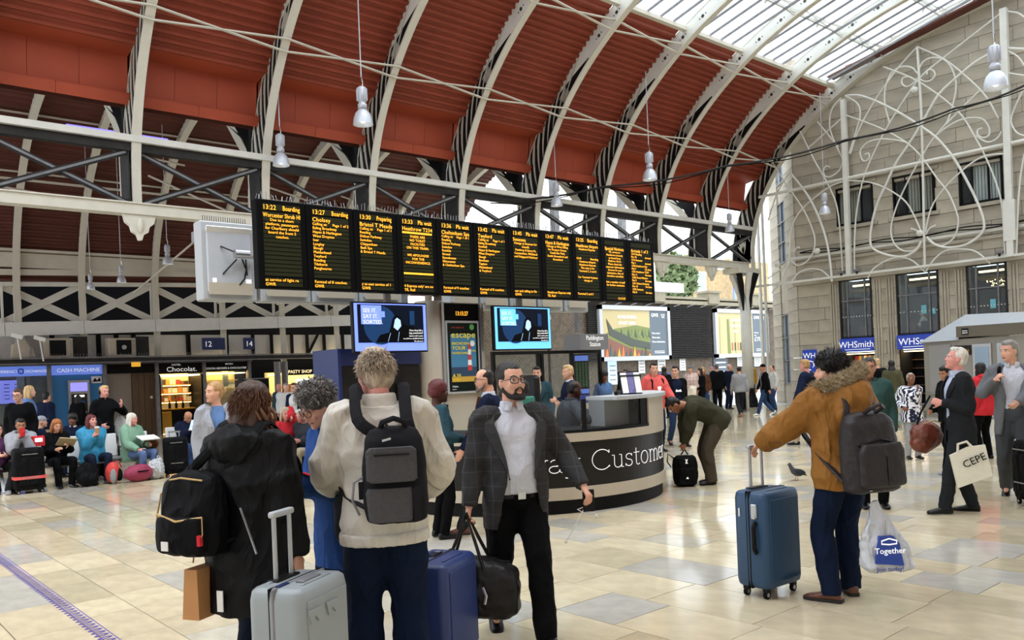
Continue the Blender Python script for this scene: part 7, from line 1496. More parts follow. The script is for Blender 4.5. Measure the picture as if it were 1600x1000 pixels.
pK = (5.63, 2.95)
c = person(pK, 22, 1.74, 'man in mustard fur hooded parka holding the teal suitcase', 0, hipz=.925, lean=.06, hands=(('w', 5.45, 3.50, 1.10), ('w', 5.54, 2.65, .80)), curl=(1.0, 1.0), palms=((0, 0, -1), None), feet=((.02, .14, 0, .5, 0), (.10, -.12, 0, -.5, 0)), elbows=((-.4, .6, -.6), None), head=(52, 2), skin='skin_fair', hair=('curly', 'hair_black'), top=dict(mat='jacket_mustard', hem=-.17, g=.060, ag=.016, disp=.022, dscale=.13, crease=(.22, .030)), bw=1.06, legs='denimdark', leg_g=.026, shoes='shoe_brown', sole='sole_dark')
strands(c, 2600, (-.012, 0, .168), (.104, .096, .094), .045, .0032, 'hair_black', k=c.k, droop=.6, lo=-.5, front=(.5, .2), swirl=.6, out=.3)
q = B(); p_, U_, A_, F_ = c.spine(.50)                                   # deep hood lying on the back, edged with fur
for a in np.linspace(-1.9, 1.9, 11):
    f = max(math.cos(a * .8), 0); q.ell(tuple(p_ - F_ * (.14 * math.cos(a) + .03 * f) + A_ * .15 * math.sin(a) - U_ * (.10 * f + .035 * math.sin(a)) + U_ * .03), (.080, .075, .055 + .10 * f), 12, 8)
q.ell(tuple(p_ - F_ * .17 - U_ * .16 + A_ * .02), (.075, .165, .085), 16, 10); organic(q, 'hood', M['jacket_mustard'], c.root, .012, c.k, 3, .022, .11)
q = B(); RP = []; n_ = 29
for i in range(n_):
    a = -2.15 + 4.3 * i / (n_ - 1); f = math.cos(a / 2.15 * PI / 2); RP.append(p_ - F_ * (.115 * math.cos(a) + .01) + A_ * .185 * math.sin(a) + U_ * (.095 + .02 * f - .065 * math.sin(a)))
q.tube(RP, [.028 + .018 * math.cos((i / (n_ - 1) - .5) * 2.4) for i in range(n_)], 10); fr_ = organic(q, 'fur_trim', M['fur'], c.root, .012, c.k, 1, .02, .02)
V = []; F = []
for i in range(5200):
    j = RNG.integers(0, n_ - 1); f = RNG.random(); p = RP[j] * (1 - f) + RP[j + 1] * f; t = unit(RP[j + 1] - RP[j]); d_ = RNG.normal(size=3); d_ -= t * (d_ @ t); d_ = unit(d_); d_ = unit(d_ + A3(0, 0, .25) - F_ * .25); r_ = .030; b_ = p + d_ * r_; ln = RNG.uniform(.028, .062); dr = unit(d_ + RNG.normal(size=3) * .35); e_ = b_ + dr * ln; s_ = unit(np.cross(dr, RNG.normal(size=3))) * .0032; s2 = unit(np.cross(dr, s_)) * .0032; o_ = len(V); V += [(b_ + s_) * c.k, (b_ - s_ + s2) * c.k, (b_ - s_ - s2) * c.k, e_ * c.k]; F += [(o_, o_ + 1, o_ + 3), (o_ + 1, o_ + 2, o_ + 3), (o_ + 2, o_, o_ + 3)]
stuff(mesh('fur_hair', V, F, M['fur'], fr_))
q = B(); q.ell(tuple((c.Sh[0] * .72 + c.E[0] * .28 + A3(0, .075, .01)) * c.k), (.026, .012, .026), 10, 6); q.build('sleeve_badge', M['navy'], c.root)
q = B(); d_ = unit(c.W[0] - c.E[0]); q.tube([(c.W[0] - d_ * .05) * c.k, (c.W[0] + d_ * .005) * c.k], .043, 12); q.build('cuff', M['black'], c.root)
backpack('large dark brown leather backpack on the mustard parka man', pK, 22, c.k, c, .185, (.44, .20, .54), 'leather_grey', 'leather', sag=.20, yawl=.04)
pb = thing('plastic_carrier_bag', 'white plastic carrier bag with blue print held by the parka man', 'bag', (5.53, 2.635, .27), VIEW); q = B()
loft(q, [ring(A3(0, y0, z_), A3(0, 1, 0), A3(1, 0, 0), w_, d_, 20, 2.4) for z_, w_, d_, y0 in ((0, .15, .05, -.02), (.03, .185, .075, -.02), (.18, .165, .065, 0), (.30, .10, .04, .02), (.40, .045, .02, .04), (.47, .022, .014, .05))]); organic(q, 'bag_body', M['bag_white'], pb, .010, 1, 2, .03, .07)
mat('print_blue', '#1f3f96', .5); mtx = lambda y, z_, x_=-.082: Matrix.Translation((x_, y, z_)) @ Matrix.Rotation(-PI / 2, 4, 'Z') @ Matrix.Rotation(PI / 2, 4, 'X')
q = B(); q.prism([(-.095, .07), (.095, .05), (.070, .20), (.03, .25), (-.06, .25)], 0, .03, lambda u, v, h: (-.052 - h, -u, v)); q.build('blue_print', M['print_blue'], pb); text('Together', .055, M['white_letter'], pb, mtx(-.005, .135, -.084), 'CENTER', valign='BOTTOM_BASELINE'); text('Join today!', .042, M['print_blue'], pb, mtx(.0, .018, -.086), 'CENTER', valign='BOTTOM_BASELINE')
q = B(); q.tube([(-.084, -.05, .22), (-.084, 0, .235), (-.084, .05, .22), (-.084, .05, .20), (-.084, 0, .195), (-.084, -.05, .20)], .005, 5, closed=True); q.build('print_badge', M['white_letter'], pb)

pS = (9.53, 3.65)
c = person(pS, 78, 1.77, 'white haired man in charcoal suit looking up at the board', 0, hipz=.925, head=(-2, -14), skin='skin_pink', hair=('short', 'hair_white'), hands=((.20, .10, 1.19), (-.05, -.30, .78)), curl=(1.1, 1.0), feet=((.20, .08), (-.12, -.10, 0, -.35, 0)), elbows=(None, (-1, -.2, -.2)), top=dict(mat='charcoal', hem=-.24, open=suit_open(.6, .34, .62), inner='shirt_blue', g=.030, disp=.02), collar='shirt_blue', legs='trousers_charcoal', leg_g=.018)
cv = thing('tote_bag', 'cream canvas tote bag with dark letters carried by the charcoal suit man', 'bag', (9.40, 3.46, .38), VIEW - .2); q = B(); R_ = Matrix.Rotation(-.30, 3, 'X')
q.prism([(-.20, -.02), (.16, .0), (.20, .33), (.03, .36), (-.16, .33)], -.012, .012, lambda u, v, h: tuple(R_ @ Vector((h * (1.8 - v), -u, v)))); q.build('bag_body', M['bag_canvas'], cv)
text('CEPE', .11, M['plastic_black'], cv, Matrix.Translation((-.035, .12, .13)) @ Matrix.Rotation(-PI / 2 , 4, 'Z') @ Matrix.Rotation(PI / 2, 4, 'X') @ Matrix.Rotation(.42, 4, 'Z'), valign='BOTTOM_BASELINE')
B().tube([tuple(R_ @ Vector((-.01, .08, .33))), tuple(R_ @ Vector((-.02, .05, .42))), tuple(R_ @ Vector((-.02, -.04, .42))), tuple(R_ @ Vector((-.01, -.08, .33)))], .014, 7, flat=.5).build('handle', M['bag_canvas'], cv)
bb_ = thing('leather_holdall', 'brown leather shoulder bag hanging in front of the charcoal suit man', 'bag', (9.62, 4.05, .66), VIEW + .3); q = B(); q.ell((0, 0, .16), (.13, .20, .17), 16, 10); q.ell((0, .05, .08), (.11, .16, .12), 14, 9); organic(q, 'bag_body', M['leather_brown'], bb_, .014, 1, 2, .035, .09); B().tube([(0, .12, .28), (.0, .06, .42), (-.02, -.06, .60)], .012, 6).build('strap', M['plastic_black'], bb_); B().tube([(-.10, .12, .30), (-.12, 0, .33), (-.10, -.12, .30)], .006, 6).build('zip', M['zip'], bb_)

c = person((10.85, 3.55), 150, 1.84, 'grey haired man in mid grey suit with open white collar', 1, hipz=.925, feet=((.25, .09), (-.22, -.10, .03, 0, .4)), hands=(('w', 10.50, 3.40, 1.13), (.16, -.17, 1.33)), curl=(1.1, 1.2), head=(-42, 2), hair=('short', 'hair_grey'), top=dict(mat='midgrey', hem=-.26, open=suit_open(.7, .38, .62), inner='shirt_white', g=.032), collar='shirt_white', legs='trousers_midgrey', leg_g=.022)
q = B(); p_, U_, A_, F_ = c.spine(.46); q.tube([(p_ + A_ * -.13 + F_ * .10 - U_ * .10) * c.k, (p_ + A_ * -.13 + F_ * .12) * c.k, (p_ + A_ * -.12 + U_ * .07) * c.k, (p_ - F_ * .13 + A_ * -.12) * c.k], .020, 7); q.build('bag_strap', M['black'], c.root)
c = person((9.95, 7.28), 96, 1.74, 'man in olive jacket bending over the black rucksack', 1, lean=1.28, hip=(-.16, 0), hipz=.90, feet=((-.02, .10), (-.10, -.12)), hands=((.38, .10, .52), (.32, -.10, .46)), curl=(.9, .9), elbows=((-.3, .8, .3), (-.3, -.8, .3)), head=(0, 62), skin='skin_olive', hair=('short', 'hair_black'), top=dict(mat='darkolive', hem=-.16, g=.06, disp=.02, crease=(.22, .03)), legs='trousers_brown', leg_g=.036, shoes='shoe_black')
rk = thing('rucksack', 'black rucksack with white emblem standing on the floor before the stooping man', 'backpack', (9.62, 7.42, 0), VIEW); q = B(); rbox(q, (0, 0, .22), (.24, .36, .44), .115); organic(q, 'pack_body', M['pack_black'], rk, .014, 1, 2, .02, .08); q = B(); rbox(q, (-.11, 0, .15), (.06, .24, .24), .025); q.build('front_pocket', M['pack_black'], rk); B().tube([(0, -.05, .45), (0, 0, .52), (0, .05, .45)], .012, 6).build('grab_handle', M['pack_black'], rk); q = B(); q.prism([(-.02, 0), (.02, 0), (.006, .03), (.02, .07), (0, .055), (-.018, .07), (-.006, .03)], 0, .004, lambda u, v, h: (-.118 - h, -u, .33 + v)); q.build('emblem', M['white_letter'], rk); B().prism([(-.02, 0), (.02, 0), (0, .03)], 0, .004, lambda u, v, h: (-.145 - h, -u, .12 + v)).build('emblem', M['white_letter'], rk)
B().tube([(.05, .15, .40), (.10, .22, .46), (.06, .24, .35), (0, .2, .28)], .010, 6).build('loose_strap', M['pack_black'], rk)

# ---------------------------------------------------------------- around the desk
person((5.15, 7.2), -62, 1.64, 'staff woman with dark red cropped hair in petrol blazer', 1, fem=True, bw=1.12, belly=.03, hands=((.32, .10, 1.10), (.22, -.20, 1.12)), skin='skin_dark', hair=('curly', 'hair_red'), head=(-12, 0), top=dict(mat='petrol', hem=-.16, g=.035), legs='trousers_black')
c = person((5.60, 6.85), 84, 1.79, 'man in navy suit and striped tie walking past the poster pillar', 1, hipz=.90, feet=((.34, .07), (-.34, -.08, .07, 0, .7)), hands=((.30, .22, .86), (.16, -.26, .82)), head=(10, 2), hair=('cropped', 'hair_dark'), beard='beard_grey', glasses='glasses_black', top=dict(mat='navy', hem=-.24, open=suit_open(.5, .28, .55), inner='shirt_white'), collar='shirt_white', tie='brown', legs='trousers_charcoal', shoes='shoe_brown', sole='sole_dark')
person((7.78, 7.92), -72, 1.78, 'seated desk clerk in dark grey jacket and black scarf', 1, hipz=.73, lean=.14, feet=((.42, .10, .30, 0, 0), (.40, -.10, .30, 0, 0)), hands=(('w', 8.08, 7.45, 1.05), ('w', 7.88, 7.32, 1.05)), palms=((0, 0, -1), (0, 0, -1)), head=(0, 8), skin='skin_dark', hair=('cropped', 'hair_black'), top=dict(mat='slate', hem=-.10, g=.035, stand=1), collar='black', legs='trousers_black')
person((10.3, 11.2), 172, 1.80, 'young man with green lanyard and badge behind the glass', 1, hair=('short', 'hair_dark'), top=dict(mat='petrol', hem=-.14, open=suit_open(.35, .22, .4), inner='khaki'), legs='trousers_navy')
person((10.15, 10.2), 100, 1.80, 'fair haired man with folded arms in navy jacket behind the glass', 1, hands=((.22, -.10, 1.18), (.22, .10, 1.14)), hair=('short', 'hair_fair'), head=(20, 0), top=dict(mat='navy', hem=-.12, g=.04), collar='shirt_white', legs='trousers_charcoal')
bp_ = thing('rucksack', 'green and black rucksack glimpsed behind the bearded man\'s shoulder', 'backpack', (6.15, 6.95, .95), VIEW); q = B(); rbox(q, (0, 0, .26), (.2, .30, .52), .09); organic(q, 'pack_body', M['pack_black'], bp_, .018, 1, 2, .015, .1); q = B(); rbox(q, (-.08, -.06, .3), (.08, .16, .4), .03); q.build('front_pocket', mat('pack_green', '#2f7a68', .7), bp_)
person((6.28, 7.06), 60, 1.62, 'person in dark coat hidden behind the bearded man wearing the green rucksack', 2, hair=('short', 'hair_dark'), top=dict(mat='black', hem=-.14), legs='trousers_black', face=False)

# ---------------------------------------------------------------- crowd by the posters
def stand(lb, pos, hv, h, skin, hair, top, legs, **kw):
    kw.setdefault('lod', 2); t = dict(mat=top, hem=-.13) if isinstance(top, str) else top
    return person(pos, hv, h, lb, skin=skin, hair=hair, top=t, legs=legs, **kw)
WK = dict(hipz=.905, feet=((.27, .08), (-.27, -.08, .05, 0, .5)), hands=((-.10, .26, .84), (.20, -.25, .86)))
WK2 = dict(hipz=.905, feet=((-.27, .08, .05, 0, .5), (.27, -.08)), hands=((.20, .25, .86), (-.10, -.26, .84)))
stand('woman with curly dark hair in pale blue top behind the desk', (14.0, 13.0), 200, 1.66, 'skin_brown', ('afro', 'hair_dark'), 'steelblue', 'denim', fem=True)
stand('woman with long auburn hair in black leather jacket near the desk', (12.9, 11.35), 100, 1.58, 'skin_fair', ('long', 'hair_chestnut'), 'black', 'trousers_black', lod=1, fem=True, head=(0, 14))
stand('man in dark jacket standing by the white notice', (18.2, 16.0), 150, 1.69, 'skin_fair', ('short', 'hair_dark'), 'navy', 'trousers_black')
c = stand('young man in coral red hoodie with white emblem', (13.3, 10.95), 205, 1.79, 'skin_fair', ('short', 'hair_dark'), dict(mat='coral', hem=-.12, g=.045, hood=.03), 'denimdark', lod=1, head=(-22, 0), hands=((.36, .28, .88), (.10, -.25, 1.0)))
q = B(); p_, U_, A_, F_ = c.spine(.26); o_ = p_ + F_ * .178
for a in (-.5, 0, .5): q.prism([(-.018, 0), (.018, 0), (.022, .05), (0, .085), (-.022, .05)], 0, .004, lambda u, v, h, a=a: tuple((o_ + A_ * (u * math.cos(a) + v * math.sin(a)) + U_ * (v * math.cos(a) - u * math.sin(a)) + F_ * h) * c.k))
q.prism([(-.05, -.05), (.05, -.05), (.05, -.028), (-.05, -.028)], 0, .004, lambda u, v, h: tuple((o_ + A_ * u + U_ * v + F_ * h) * c.k)); q.build('emblem', M['white_letter'], c.root)
for s_ in (1, -1): q = B(); p_, U_, A_, F_ = c.spine(.45); q.tube([(p_ + A_ * s_ * .13 + F_ * .13 - U_ * .16) * c.k, (p_ + A_ * s_ * .13 + F_ * .13) * c.k, (p_ + A_ * s_ * .12 + U_ * .075) * c.k, (p_ + A_ * s_ * .1 - F_ * .14) * c.k], .018, 6); q.build('rucksack_strap', M['black'], c.root)
stand('bearded man in olive jacket behind the red hoodie', (20.4, 16.7), 175, 1.70, 'skin_tan', ('cropped', 'hair_dark'), 'olive', 'trousers_charcoal', beard='beard_dark')
stand('man in lavender sweatshirt at the foot of the brick wall', (25.4, 20.4), 180, 1.78, 'skin_fair', ('cropped', 'hair_brown'), 'lavender', 'denim')
c = stand('young man in black jacket over navy printed shirt', (14.45, 11.3), 190, 1.74, 'skin_fair', ('short', 'hair_dark'), dict(mat='black', hem=-.16, open=suit_open(.45, .36, .5), inner='navy', lapel=False), 'denim', lod=1, head=(-35, 0), **WK)
q = B(); p_, U_, A_, F_ = c.spine(.24); q.prism([(-.07, 0), (.07, 0), (.05, .05), (-.02, .03), (-.05, .06)], 0, .004, lambda u, v, h: tuple((p_ + F_ * (.152 + h) + A_ * u + U_ * v) * c.k)); q.build('shirt_print', M['white_letter'], c.root)
stand('hooded figure in black with back turned near the louvres', (22.25, 17.85), 20, 1.72, 'skin_fair', ('hijab', 'hair_black'), 'black', 'trousers_black')
stand('woman in pink and white plaid coat in the queue', (22.9, 17.25), 150, 1.72, 'skin_fair', ('cap', 'midgrey'), dict(mat='plaid_red', hem=-.38, g=.04), 'trousers_lightgrey', fem=True)
stand('dark haired woman in black top carrying a cream cardigan', (23.1, 17.0), 110, 1.63, 'skin_fair', ('long', 'hair_dark'), 'black', 'trousers_black', fem=True, hands=((.24, .10, 1.0), (.22, -.12, 1.3)))
cd_ = tag(B().add([(0, 0, 0), (.08, .18, .02), (.05, .30, -.25), (0, .22, -.45), (-.05, .02, -.30), (.0, 0, .0), (.06, .1, .06), (-.06, .16, -.1)], [(0, 1, 6), (0, 4, 3, 2, 1), (0, 7, 4), (7, 3, 4), (7, 2, 3), (7, 1, 2), (0, 6, 1, 7)]).build('cardigan', M['cream']), 'cream cardigan draped over the black topped woman\'s arm', 'cardigan'); cd_.location = (22.75, 16.95, 1.05); cd_.rotation_euler = (0, 0, .9)
stand('blond woman in brown shirt behind the cream cardigan', (24.05, 17.6), 160, 1.66, 'skin_fair', ('bob', 'hair_blond'), 'brown', 'denim', fem=True)
stand('small person in pink hat and pale jacket in the queue', (26.9, 19.3), 190, 1.66, 'skin_fair', ('cap', 'pink'), 'steelblue', 'denim')
stand('man in black puffer jacket seen from behind in the queue', (26.2, 18.55), 10, 1.74, 'skin_fair', ('short', 'hair_pepper'), dict(mat='black', hem=-.16, g=.06), 'trousers_black')
stand('stooped man in navy jacket left of the riveted column', (27.5, 19.0), 215, 1.74, 'skin_fair', ('bald', 'hair_grey'), 'navy', 'denimdark', lean=.2)
stand('man in grey sweater walking away towards the column', (23.4, 15.7), 0, 1.66, 'skin_fair', ('cropped', 'hair_dark'), dict(mat='grey', hem=-.10, g=.04), 'trousers_charcoal', shoes='shoe_tan', lod=1, **WK2)
stand('man in navy and yellow jacket right of the column', (30.2, 19.75), 185, 1.80, 'skin_fair', ('short', 'hair_brown'), 'ochre', 'denimdark')
stand('striding man in black jacket and blue jeans by the column', (24.3, 15.35), 88, 1.70, 'skin_tan', ('cap', 'black'), dict(mat='black', hem=-.20, open=suit_open(.3, .2, .4), inner='lightgrey', lapel=False), 'denim', shoes='shoe_white', lod=1, **WK)
stand('man in white long sleeved shirt by the stone corner', (27.1, 16.75), 95, 1.62, 'skin_fair', ('cropped', 'hair_dark'), 'white', 'denim')
stand('dark figure holding papers beside the column base', (28.1, 19.9), 190, 1.68, 'skin_fair', ('short', 'hair_dark'), 'sage', 'trousers_black')

# ---------------------------------------------------------------- right side
c = stand('sandy haired man in navy jacket striding towards the shop', (15.75, 8.95), 52, 1.76, 'skin_pink', ('short', 'hair_blond'), dict(mat='navy', hem=-.08, g=.05), 'trousers_khaki', lod=1, hipz=.905, feet=((.25, .08), (-.27, -.08, .04, 0, .5)), hands=((.12, .46, .86), (-.1, -.3, .84)))
q = B(); p_, U_, A_, F_ = c.spine(.40); q.tube([(p_ + A_ * .12 + U_ * .12) * c.k, (p_ - F_ * .165 + A_ * .08) * c.k, (p_ - F_ * .185 - A_ * .05 - U_ * .18) * c.k], .018, 6); q.build('bag_strap', M['black'], c.root)
sb = thing('sling_bag', 'black sling bag across the back of the striding navy jacket man', 'bag', (15.62, 8.72, 1.12), VIEW + .9); q = B(); rbox(q, (0, 0, .14), (.12, .30, .30), .05); organic(q, 'bag_body', M['pack_black'], sb, .02, 1, 2, .01); B().box((-.065, 0, .2), (.01, .22, .015)).build('zip', M['alu'], sb)
stand('young woman with tied back hair in dark green padded jacket', (9.34, 4.54), 165, 1.70, 'skin_tan', ('bun', 'hair_dark'), dict(mat='puffer', hem=-.12, g=.055, stand=1), 'trousers_black', lod=1, fem=True, head=(-6, 0))
stand('fair man in black suit with back to us by the cabin', (22.0, 10.45), 350, 1.70, 'skin_fair', ('short', 'hair_fair'), dict(mat='black', hem=-.22), 'trousers_black')
stand('person in olive parka with black rucksack by the cabin corner', (21.3, 9.75), 340, 1.64, 'skin_fair', ('hijab', 'hair_black'), dict(mat='olive', hem=-.30), 'trousers_khaki')
pO = (14.2, 6.2)
stand('elderly woman with cropped grey hair in blue zigzag blouse', pO, 178, 1.43, 'skin_brown', ('cropped', 'hair_silver'), dict(mat='zigzag', hem=-.22, g=.035, flare=.1), 'trousers_lightgrey', lod=1, fem=True, bw=1.08, belly=.02, hands=((.20, .05, 1.42), (.12, -.22, 1.06)), curl=(.5, .8), shoes='shoe_black')
tb_ = thing('carrier_bag', 'white carrier bag with red and green stripes held by the elderly woman', 'bag', (13.95, 6.38, .48), VIEW); q = B(); loft(q, [ring(A3(0, 0, z_), A3(0, 1, 0), A3(1, 0, 0), w_, d_, 14, 3) for z_, w_, d_ in ((0, .10, .04), (.04, .12, .05), (.26, .11, .04), (.36, .05, .02), (.44, .02, .012))]); organic(q, 'bag_body', M['bag_white'], tb_, .016, 1, 1, .02, .07); B().bar((-.058, -.05, .06), (-.052, .06, .28), .03, .01).build('bag_stripe', M['red'], tb_); B().box((-.05, -.03, .12), (.02, .10, .12)).build('bag_print', M['sage'], tb_)
stand('dark haired woman in black jacket raising one open hand', (12.75, 5.0), 108, 1.58, 'skin_tan', ('short', 'hair_black'), dict(mat='black', hem=-.14, g=.04), 'trousers_black', lod=1, fem=True, hands=((.34, .26, 1.38), (.2, -.2, 1.0)), palms=((1, .3, 0), None), curl=(.12, .4), handdir=((.1, .1, 1), None), head=(0, 18), shoes='shoe_grey', **dict(hipz=.91, feet=((.22, .08), (-.15, -.08))))
stand('person in red quilted jacket with black fur collar', (14.6, 5.22), 20, 1.55, 'skin_fair', ('long', 'hair_black'), dict(mat='red', hem=-.16, g=.06, hood=.05), 'trousers_black', lod=1, fem=True)

# ---------------------------------------------------------------- seated rows at the left
SIT = dict(hipz=.46, feet=((.42, .11), (.40, -.11)), hands=((.30, .07, .70), (.30, -.07, .70)))
def sit(lb, pos, hv, h, skin, hair, top, legs, **kw):
    d_ = dict(SIT); d_.update(kw); d_.setdefault('lod', 1); t = dict(mat=top, hem=-.10, g=.04) if isinstance(top, str) else top
    return person(pos, hv, h, lb, skin=skin, hair=hair, top=t, legs=legs, **d_)
FS = 221
sit('woman with dark hair in plum cardigan at the end of the bench', (2.72, 17.05), FS, 1.64, 'skin_fair', ('bob', 'hair_dark'), 'plum', 'trousers_black', fem=True)
sit('boy in grey hoodie looking at a red phone', (3.05, 16.95), FS - 4, 1.74, 'skin_olive', ('short', 'hair_black'), dict(mat='lightgrey', hem=-.10, g=.05, hood=.03), 'trousers_charcoal', hands=((.26, .03, 1.00), (.26, -.06, .96)), elbows=((-.3, .45, -1), (-.3, -.45, -1)), bw=.95, feet=((.40, .26), (.40, -.26)), head=(0, 10), shoes='shoe_grey')
o = tag(B().box((0, 0, 0), (.08, .015, .15), ch=.004).build('mobile_phone', M['red']), 'red phone held up under the grey hoodie boy\'s chin', 'phone'); o.location = (3.02, 16.62, 1.05)
sit('woman with curly ginger hair in black jacket reading', (3.62, 17.0), FS + 6, 1.68, 'skin_fair', ('bob', 'hair_ginger'), dict(mat='black', hem=-.10, g=.035, open=suit_open(.3, .2, .4), inner='black', lapel=False), 'trousers_black', fem=True, head=(0, 16), hands=((.30, .10, .78), (.28, -.10, .72)))
o = tag(B().box((0, 0, 0), (.30, .02, .22)).build('folded_newspaper', M['khaki']), 'folded brown magazine in the hands of the ginger haired woman', 'magazine'); o.location = (3.72, 16.66, .82); o.rotation_euler = (.9, .15, .1)
sit('woman with plum red hair in bright turquoise jacket holding a cup', (4.22, 17.0), FS + 4, 1.72, 'skin_pink', ('bob', 'hair_red'), dict(mat='teal_shell', hem=-.12, g=.06, hood=.04), 'trousers_navy', fem=True, bw=1.15, belly=.05, head=(18, -6), hands=((.26, .03, .92), (.26, -.05, .90)))
o = tag(B().lathe([(0, 0), (.030, 0), (.040, .10), (.043, .105), (.043, .125), (0, .125)], 14).build('paper_cup', M['kraft']), 'brown takeaway cup held by the turquoise jacket woman', 'cup'); o.location = (4.24, 16.68, .93); B().lathe([(0, .10), (.044, .10), (.044, .122), (.036, .132), (0, .132)], 14).build('cup_lid', M['white_paint'], o)
sit('white haired woman in sage green hooded jacket and jeans', (4.92, 17.0), FS + 28, 1.70, 'skin_pink', ('bob', 'hair_white'), dict(mat='sage', hem=-.16, g=.055, hood=.04), 'denimlight', fem=True, bw=1.05, head=(14, 0), hands=((.34, .12, .66), (.36, -.18, .58)), shoes='shoe_tan')
o = tag(B().box((0, 0, 0), (.36, .24, .02)).build('newspaper', M['paper']), 'pale newspaper lying on the lap of the sage jacket woman', 'newspaper'); o.location = (5.15, 16.72, .78); o.rotation_euler = (.3, 0, .2)
sit('man in grey cap and navy tracksuit top turned away behind', (3.74, 18.9), 300, 1.70, 'skin_fair', ('cap', 'lightgrey'), dict(mat='navy', hem=-.10, g=.04), 'trousers_navy', lod=1, bw=1.08)
sit('smiling woman with black curls in navy uniform coat', (4.38, 19.0), 190, 1.70, 'skin_brown', ('curly', 'hair_black'), 'navy', 'trousers_black', fem=True, bw=1.05, collar='shirt_white')
sit('girl with long brown hair looking down behind the bench', (4.98, 19.0), 205, 1.68, 'skin_fair', ('long', 'hair_brown'), 'navy', 'trousers_black', fem=True, head=(0, 20), collar='white')
def bench(lb, x0, y, n, hv, gap=.60):
    a = VIEW + math.radians(hv); s = thing('bench', lb, 'bench', (x0, y, 0), a); W_ = gap
    for i in range(n):
        yy = i * W_
        st_ = B().box((.0, yy, .42), (.44, W_ - .05, .05), ch=.015).build('seat', M['steel_grey'], s); B().box((-.24, yy, .66), (.05, W_ - .06, .44), rot=Matrix.Rotation(-.12, 3, 'Y'), ch=.012).build('backrest', M['plastic_white'], s)
        B().tube([(-.20, yy - W_ / 2, .44), (-.2, yy - W_ / 2, .62), (.15, yy - W_ / 2, .62), (.18, yy - W_ / 2, .44)], .018, 6).build('armrest', M['plastic_black'], s)
    for yy in (0, (n - 1) * W_):
        for xx in (.18, -.18): B().bar((0, yy, .38), (xx * 1.3, yy, 0), .05, .03).build('leg', M['alu'], s)
    B().box((0, (n - 1) * W_ / 2, .37), (.08, n * W_, .06)).build('beam', M['alu'], s)
    return s
bench('row of steel seats with white backs under the front waiting row', 2.75, 17.12, 5, FS, .58)
bench('row of steel seats under the second waiting row behind', 3.30, 19.12, 4, FS, .58)
bp2 = soft_bag('rucksack', 'black rucksack on the floor before the ginger haired woman', 'backpack', (3.98, 16.45, 0), 0, [((0, 0, .22), (.20, .13, .22)), ((0, -.06, .14), (.18, .12, .14))], 'pack_black'); B().tube([(-.05, 0, .42), (0, 0, .48), (.05, 0, .42)], .012, 6).build('grab_handle', M['pack_black'], bp2)
bp3 = soft_bag('rucksack', 'red and grey rucksack leaning on the turquoise woman\'s feet', 'backpack', (4.42, 16.45, 0), .4, [((0, 0, .20), (.13, .14, .20))], 'bagred'); B().ell((-.07, -.10, .14), (.06, .06, .14), 12, 8).build('side_pocket', M['grey'], bp3); B().ell((.05, -.11, .16), (.06, .05, .12), 12, 8).build('front_pocket', M['pack_black'], bp3); B().tube([(.0, -.02, .38), (.10, -.03, .40), (.17, -.03, .28)], .012, 6).build('strap', M['bagred'], bp3)
bp4 = soft_bag('sports_bag', 'maroon sports bag lying on the floor beside the red rucksack', 'bag', (4.82, 16.30, 0), .1, [((0, 0, .16), (.27, .15, .16)), ((.04, 0, .24), (.18, .12, .08))], 'maroon'); B().box((.03, -.15, .20), (.20, .02, .02)).build('zip', M['black'], bp4)
bp5 = soft_bag('plastic_sack', 'crumpled white plastic bag between bag and black trolley case', 'bag', (5.18, 16.42, 0), 0, [((0, 0, .19), (.15, .13, .20)), ((.05, 0, .32), (.07, .07, .08))], 'bag_white', disp=.06, dsc=.05); B().tube([(.02, 0, .38), (.04, 0, .45), (.08, 0, .40)], .010, 6).build('bag_knot', M['bag_white'], bp5)
bp6 = soft_bag('handbag', 'dark striped handbag on the lap of the sage jacket woman', 'bag', (5.24, 16.85, .55), 0, [((0, 0, .10), (.15, .10, .11))], 'brown'); B().tube([(-.1, 0, .18), (0, 0, .28), (.1, 0, .18)], .008, 6).build('handle', M['black'], bp6)
kp = tag(empty('red_carton', (3.28, 16.75, .78)), 'small red and white carton on top of the strapped suitcase', 'carton'); B().box((0, 0, .09), (.20, .12, .18), ch=.01).build('carton_body', M['red'], kp); B().box((0, -.065, .11), (.12, .01, .07)).build('carton_label', M['white_letter'], kp)
person((3.28, 18.2), 196, 1.80, 'young man in glasses and black bomber jacket standing behind the seats', 1, bw=.90, hair=('short', 'hair_brown'), glasses='glasses_black', top=dict(mat='black', hem=-.10, g=.035), legs='trousers_black', head=(-14, 4))
stand('blond woman in grey blouse behind the bomber jacket boy', (3.95, 21.0), 290, 1.88, 'skin_fair', ('bob', 'hair_fair'), 'steelblue', 'trousers_grey', fem=True)
stand('person in dark blue anorak bent towards the money window', (4.65, 23.2), 340, 1.74, 'skin_fair', ('short', 'hair_black'), dict(mat='navy', hem=-.14, g=.05), 'trousers_khaki', lean=.25, bw=1.1)
stand('woman in long black coat at the cash machine', (6.65, 28.2), 348, 1.60, 'skin_fair', ('long', 'hair_black'), dict(mat='black', hem=-.40, g=.05), 'trousers_black', fem=True, bw=1.1)
c = person((4.62, 17.65), 240, 1.80, 'man in headphones and black anorak raising a hand', 1, hair=('short', 'hair_fair'), skin='skin_pink', hands=((.30, .16, 1.36), (.18, -.16, 1.02)), curl=(.35, .6), handdir=((.2, .1, 1), None), palms=((-.8, -.5, 0), None), head=(-6, 2), bw=.90, top=dict(mat='black', hem=-.14, g=.035, stand=1), legs='trousers_black')
q = B(); q.tube([c.HP(-.01, .088 * math.cos(a), .12 + .125 * math.sin(a)) * c.k for a in np.linspace(.1, PI - .1, 12)], .008, 6)
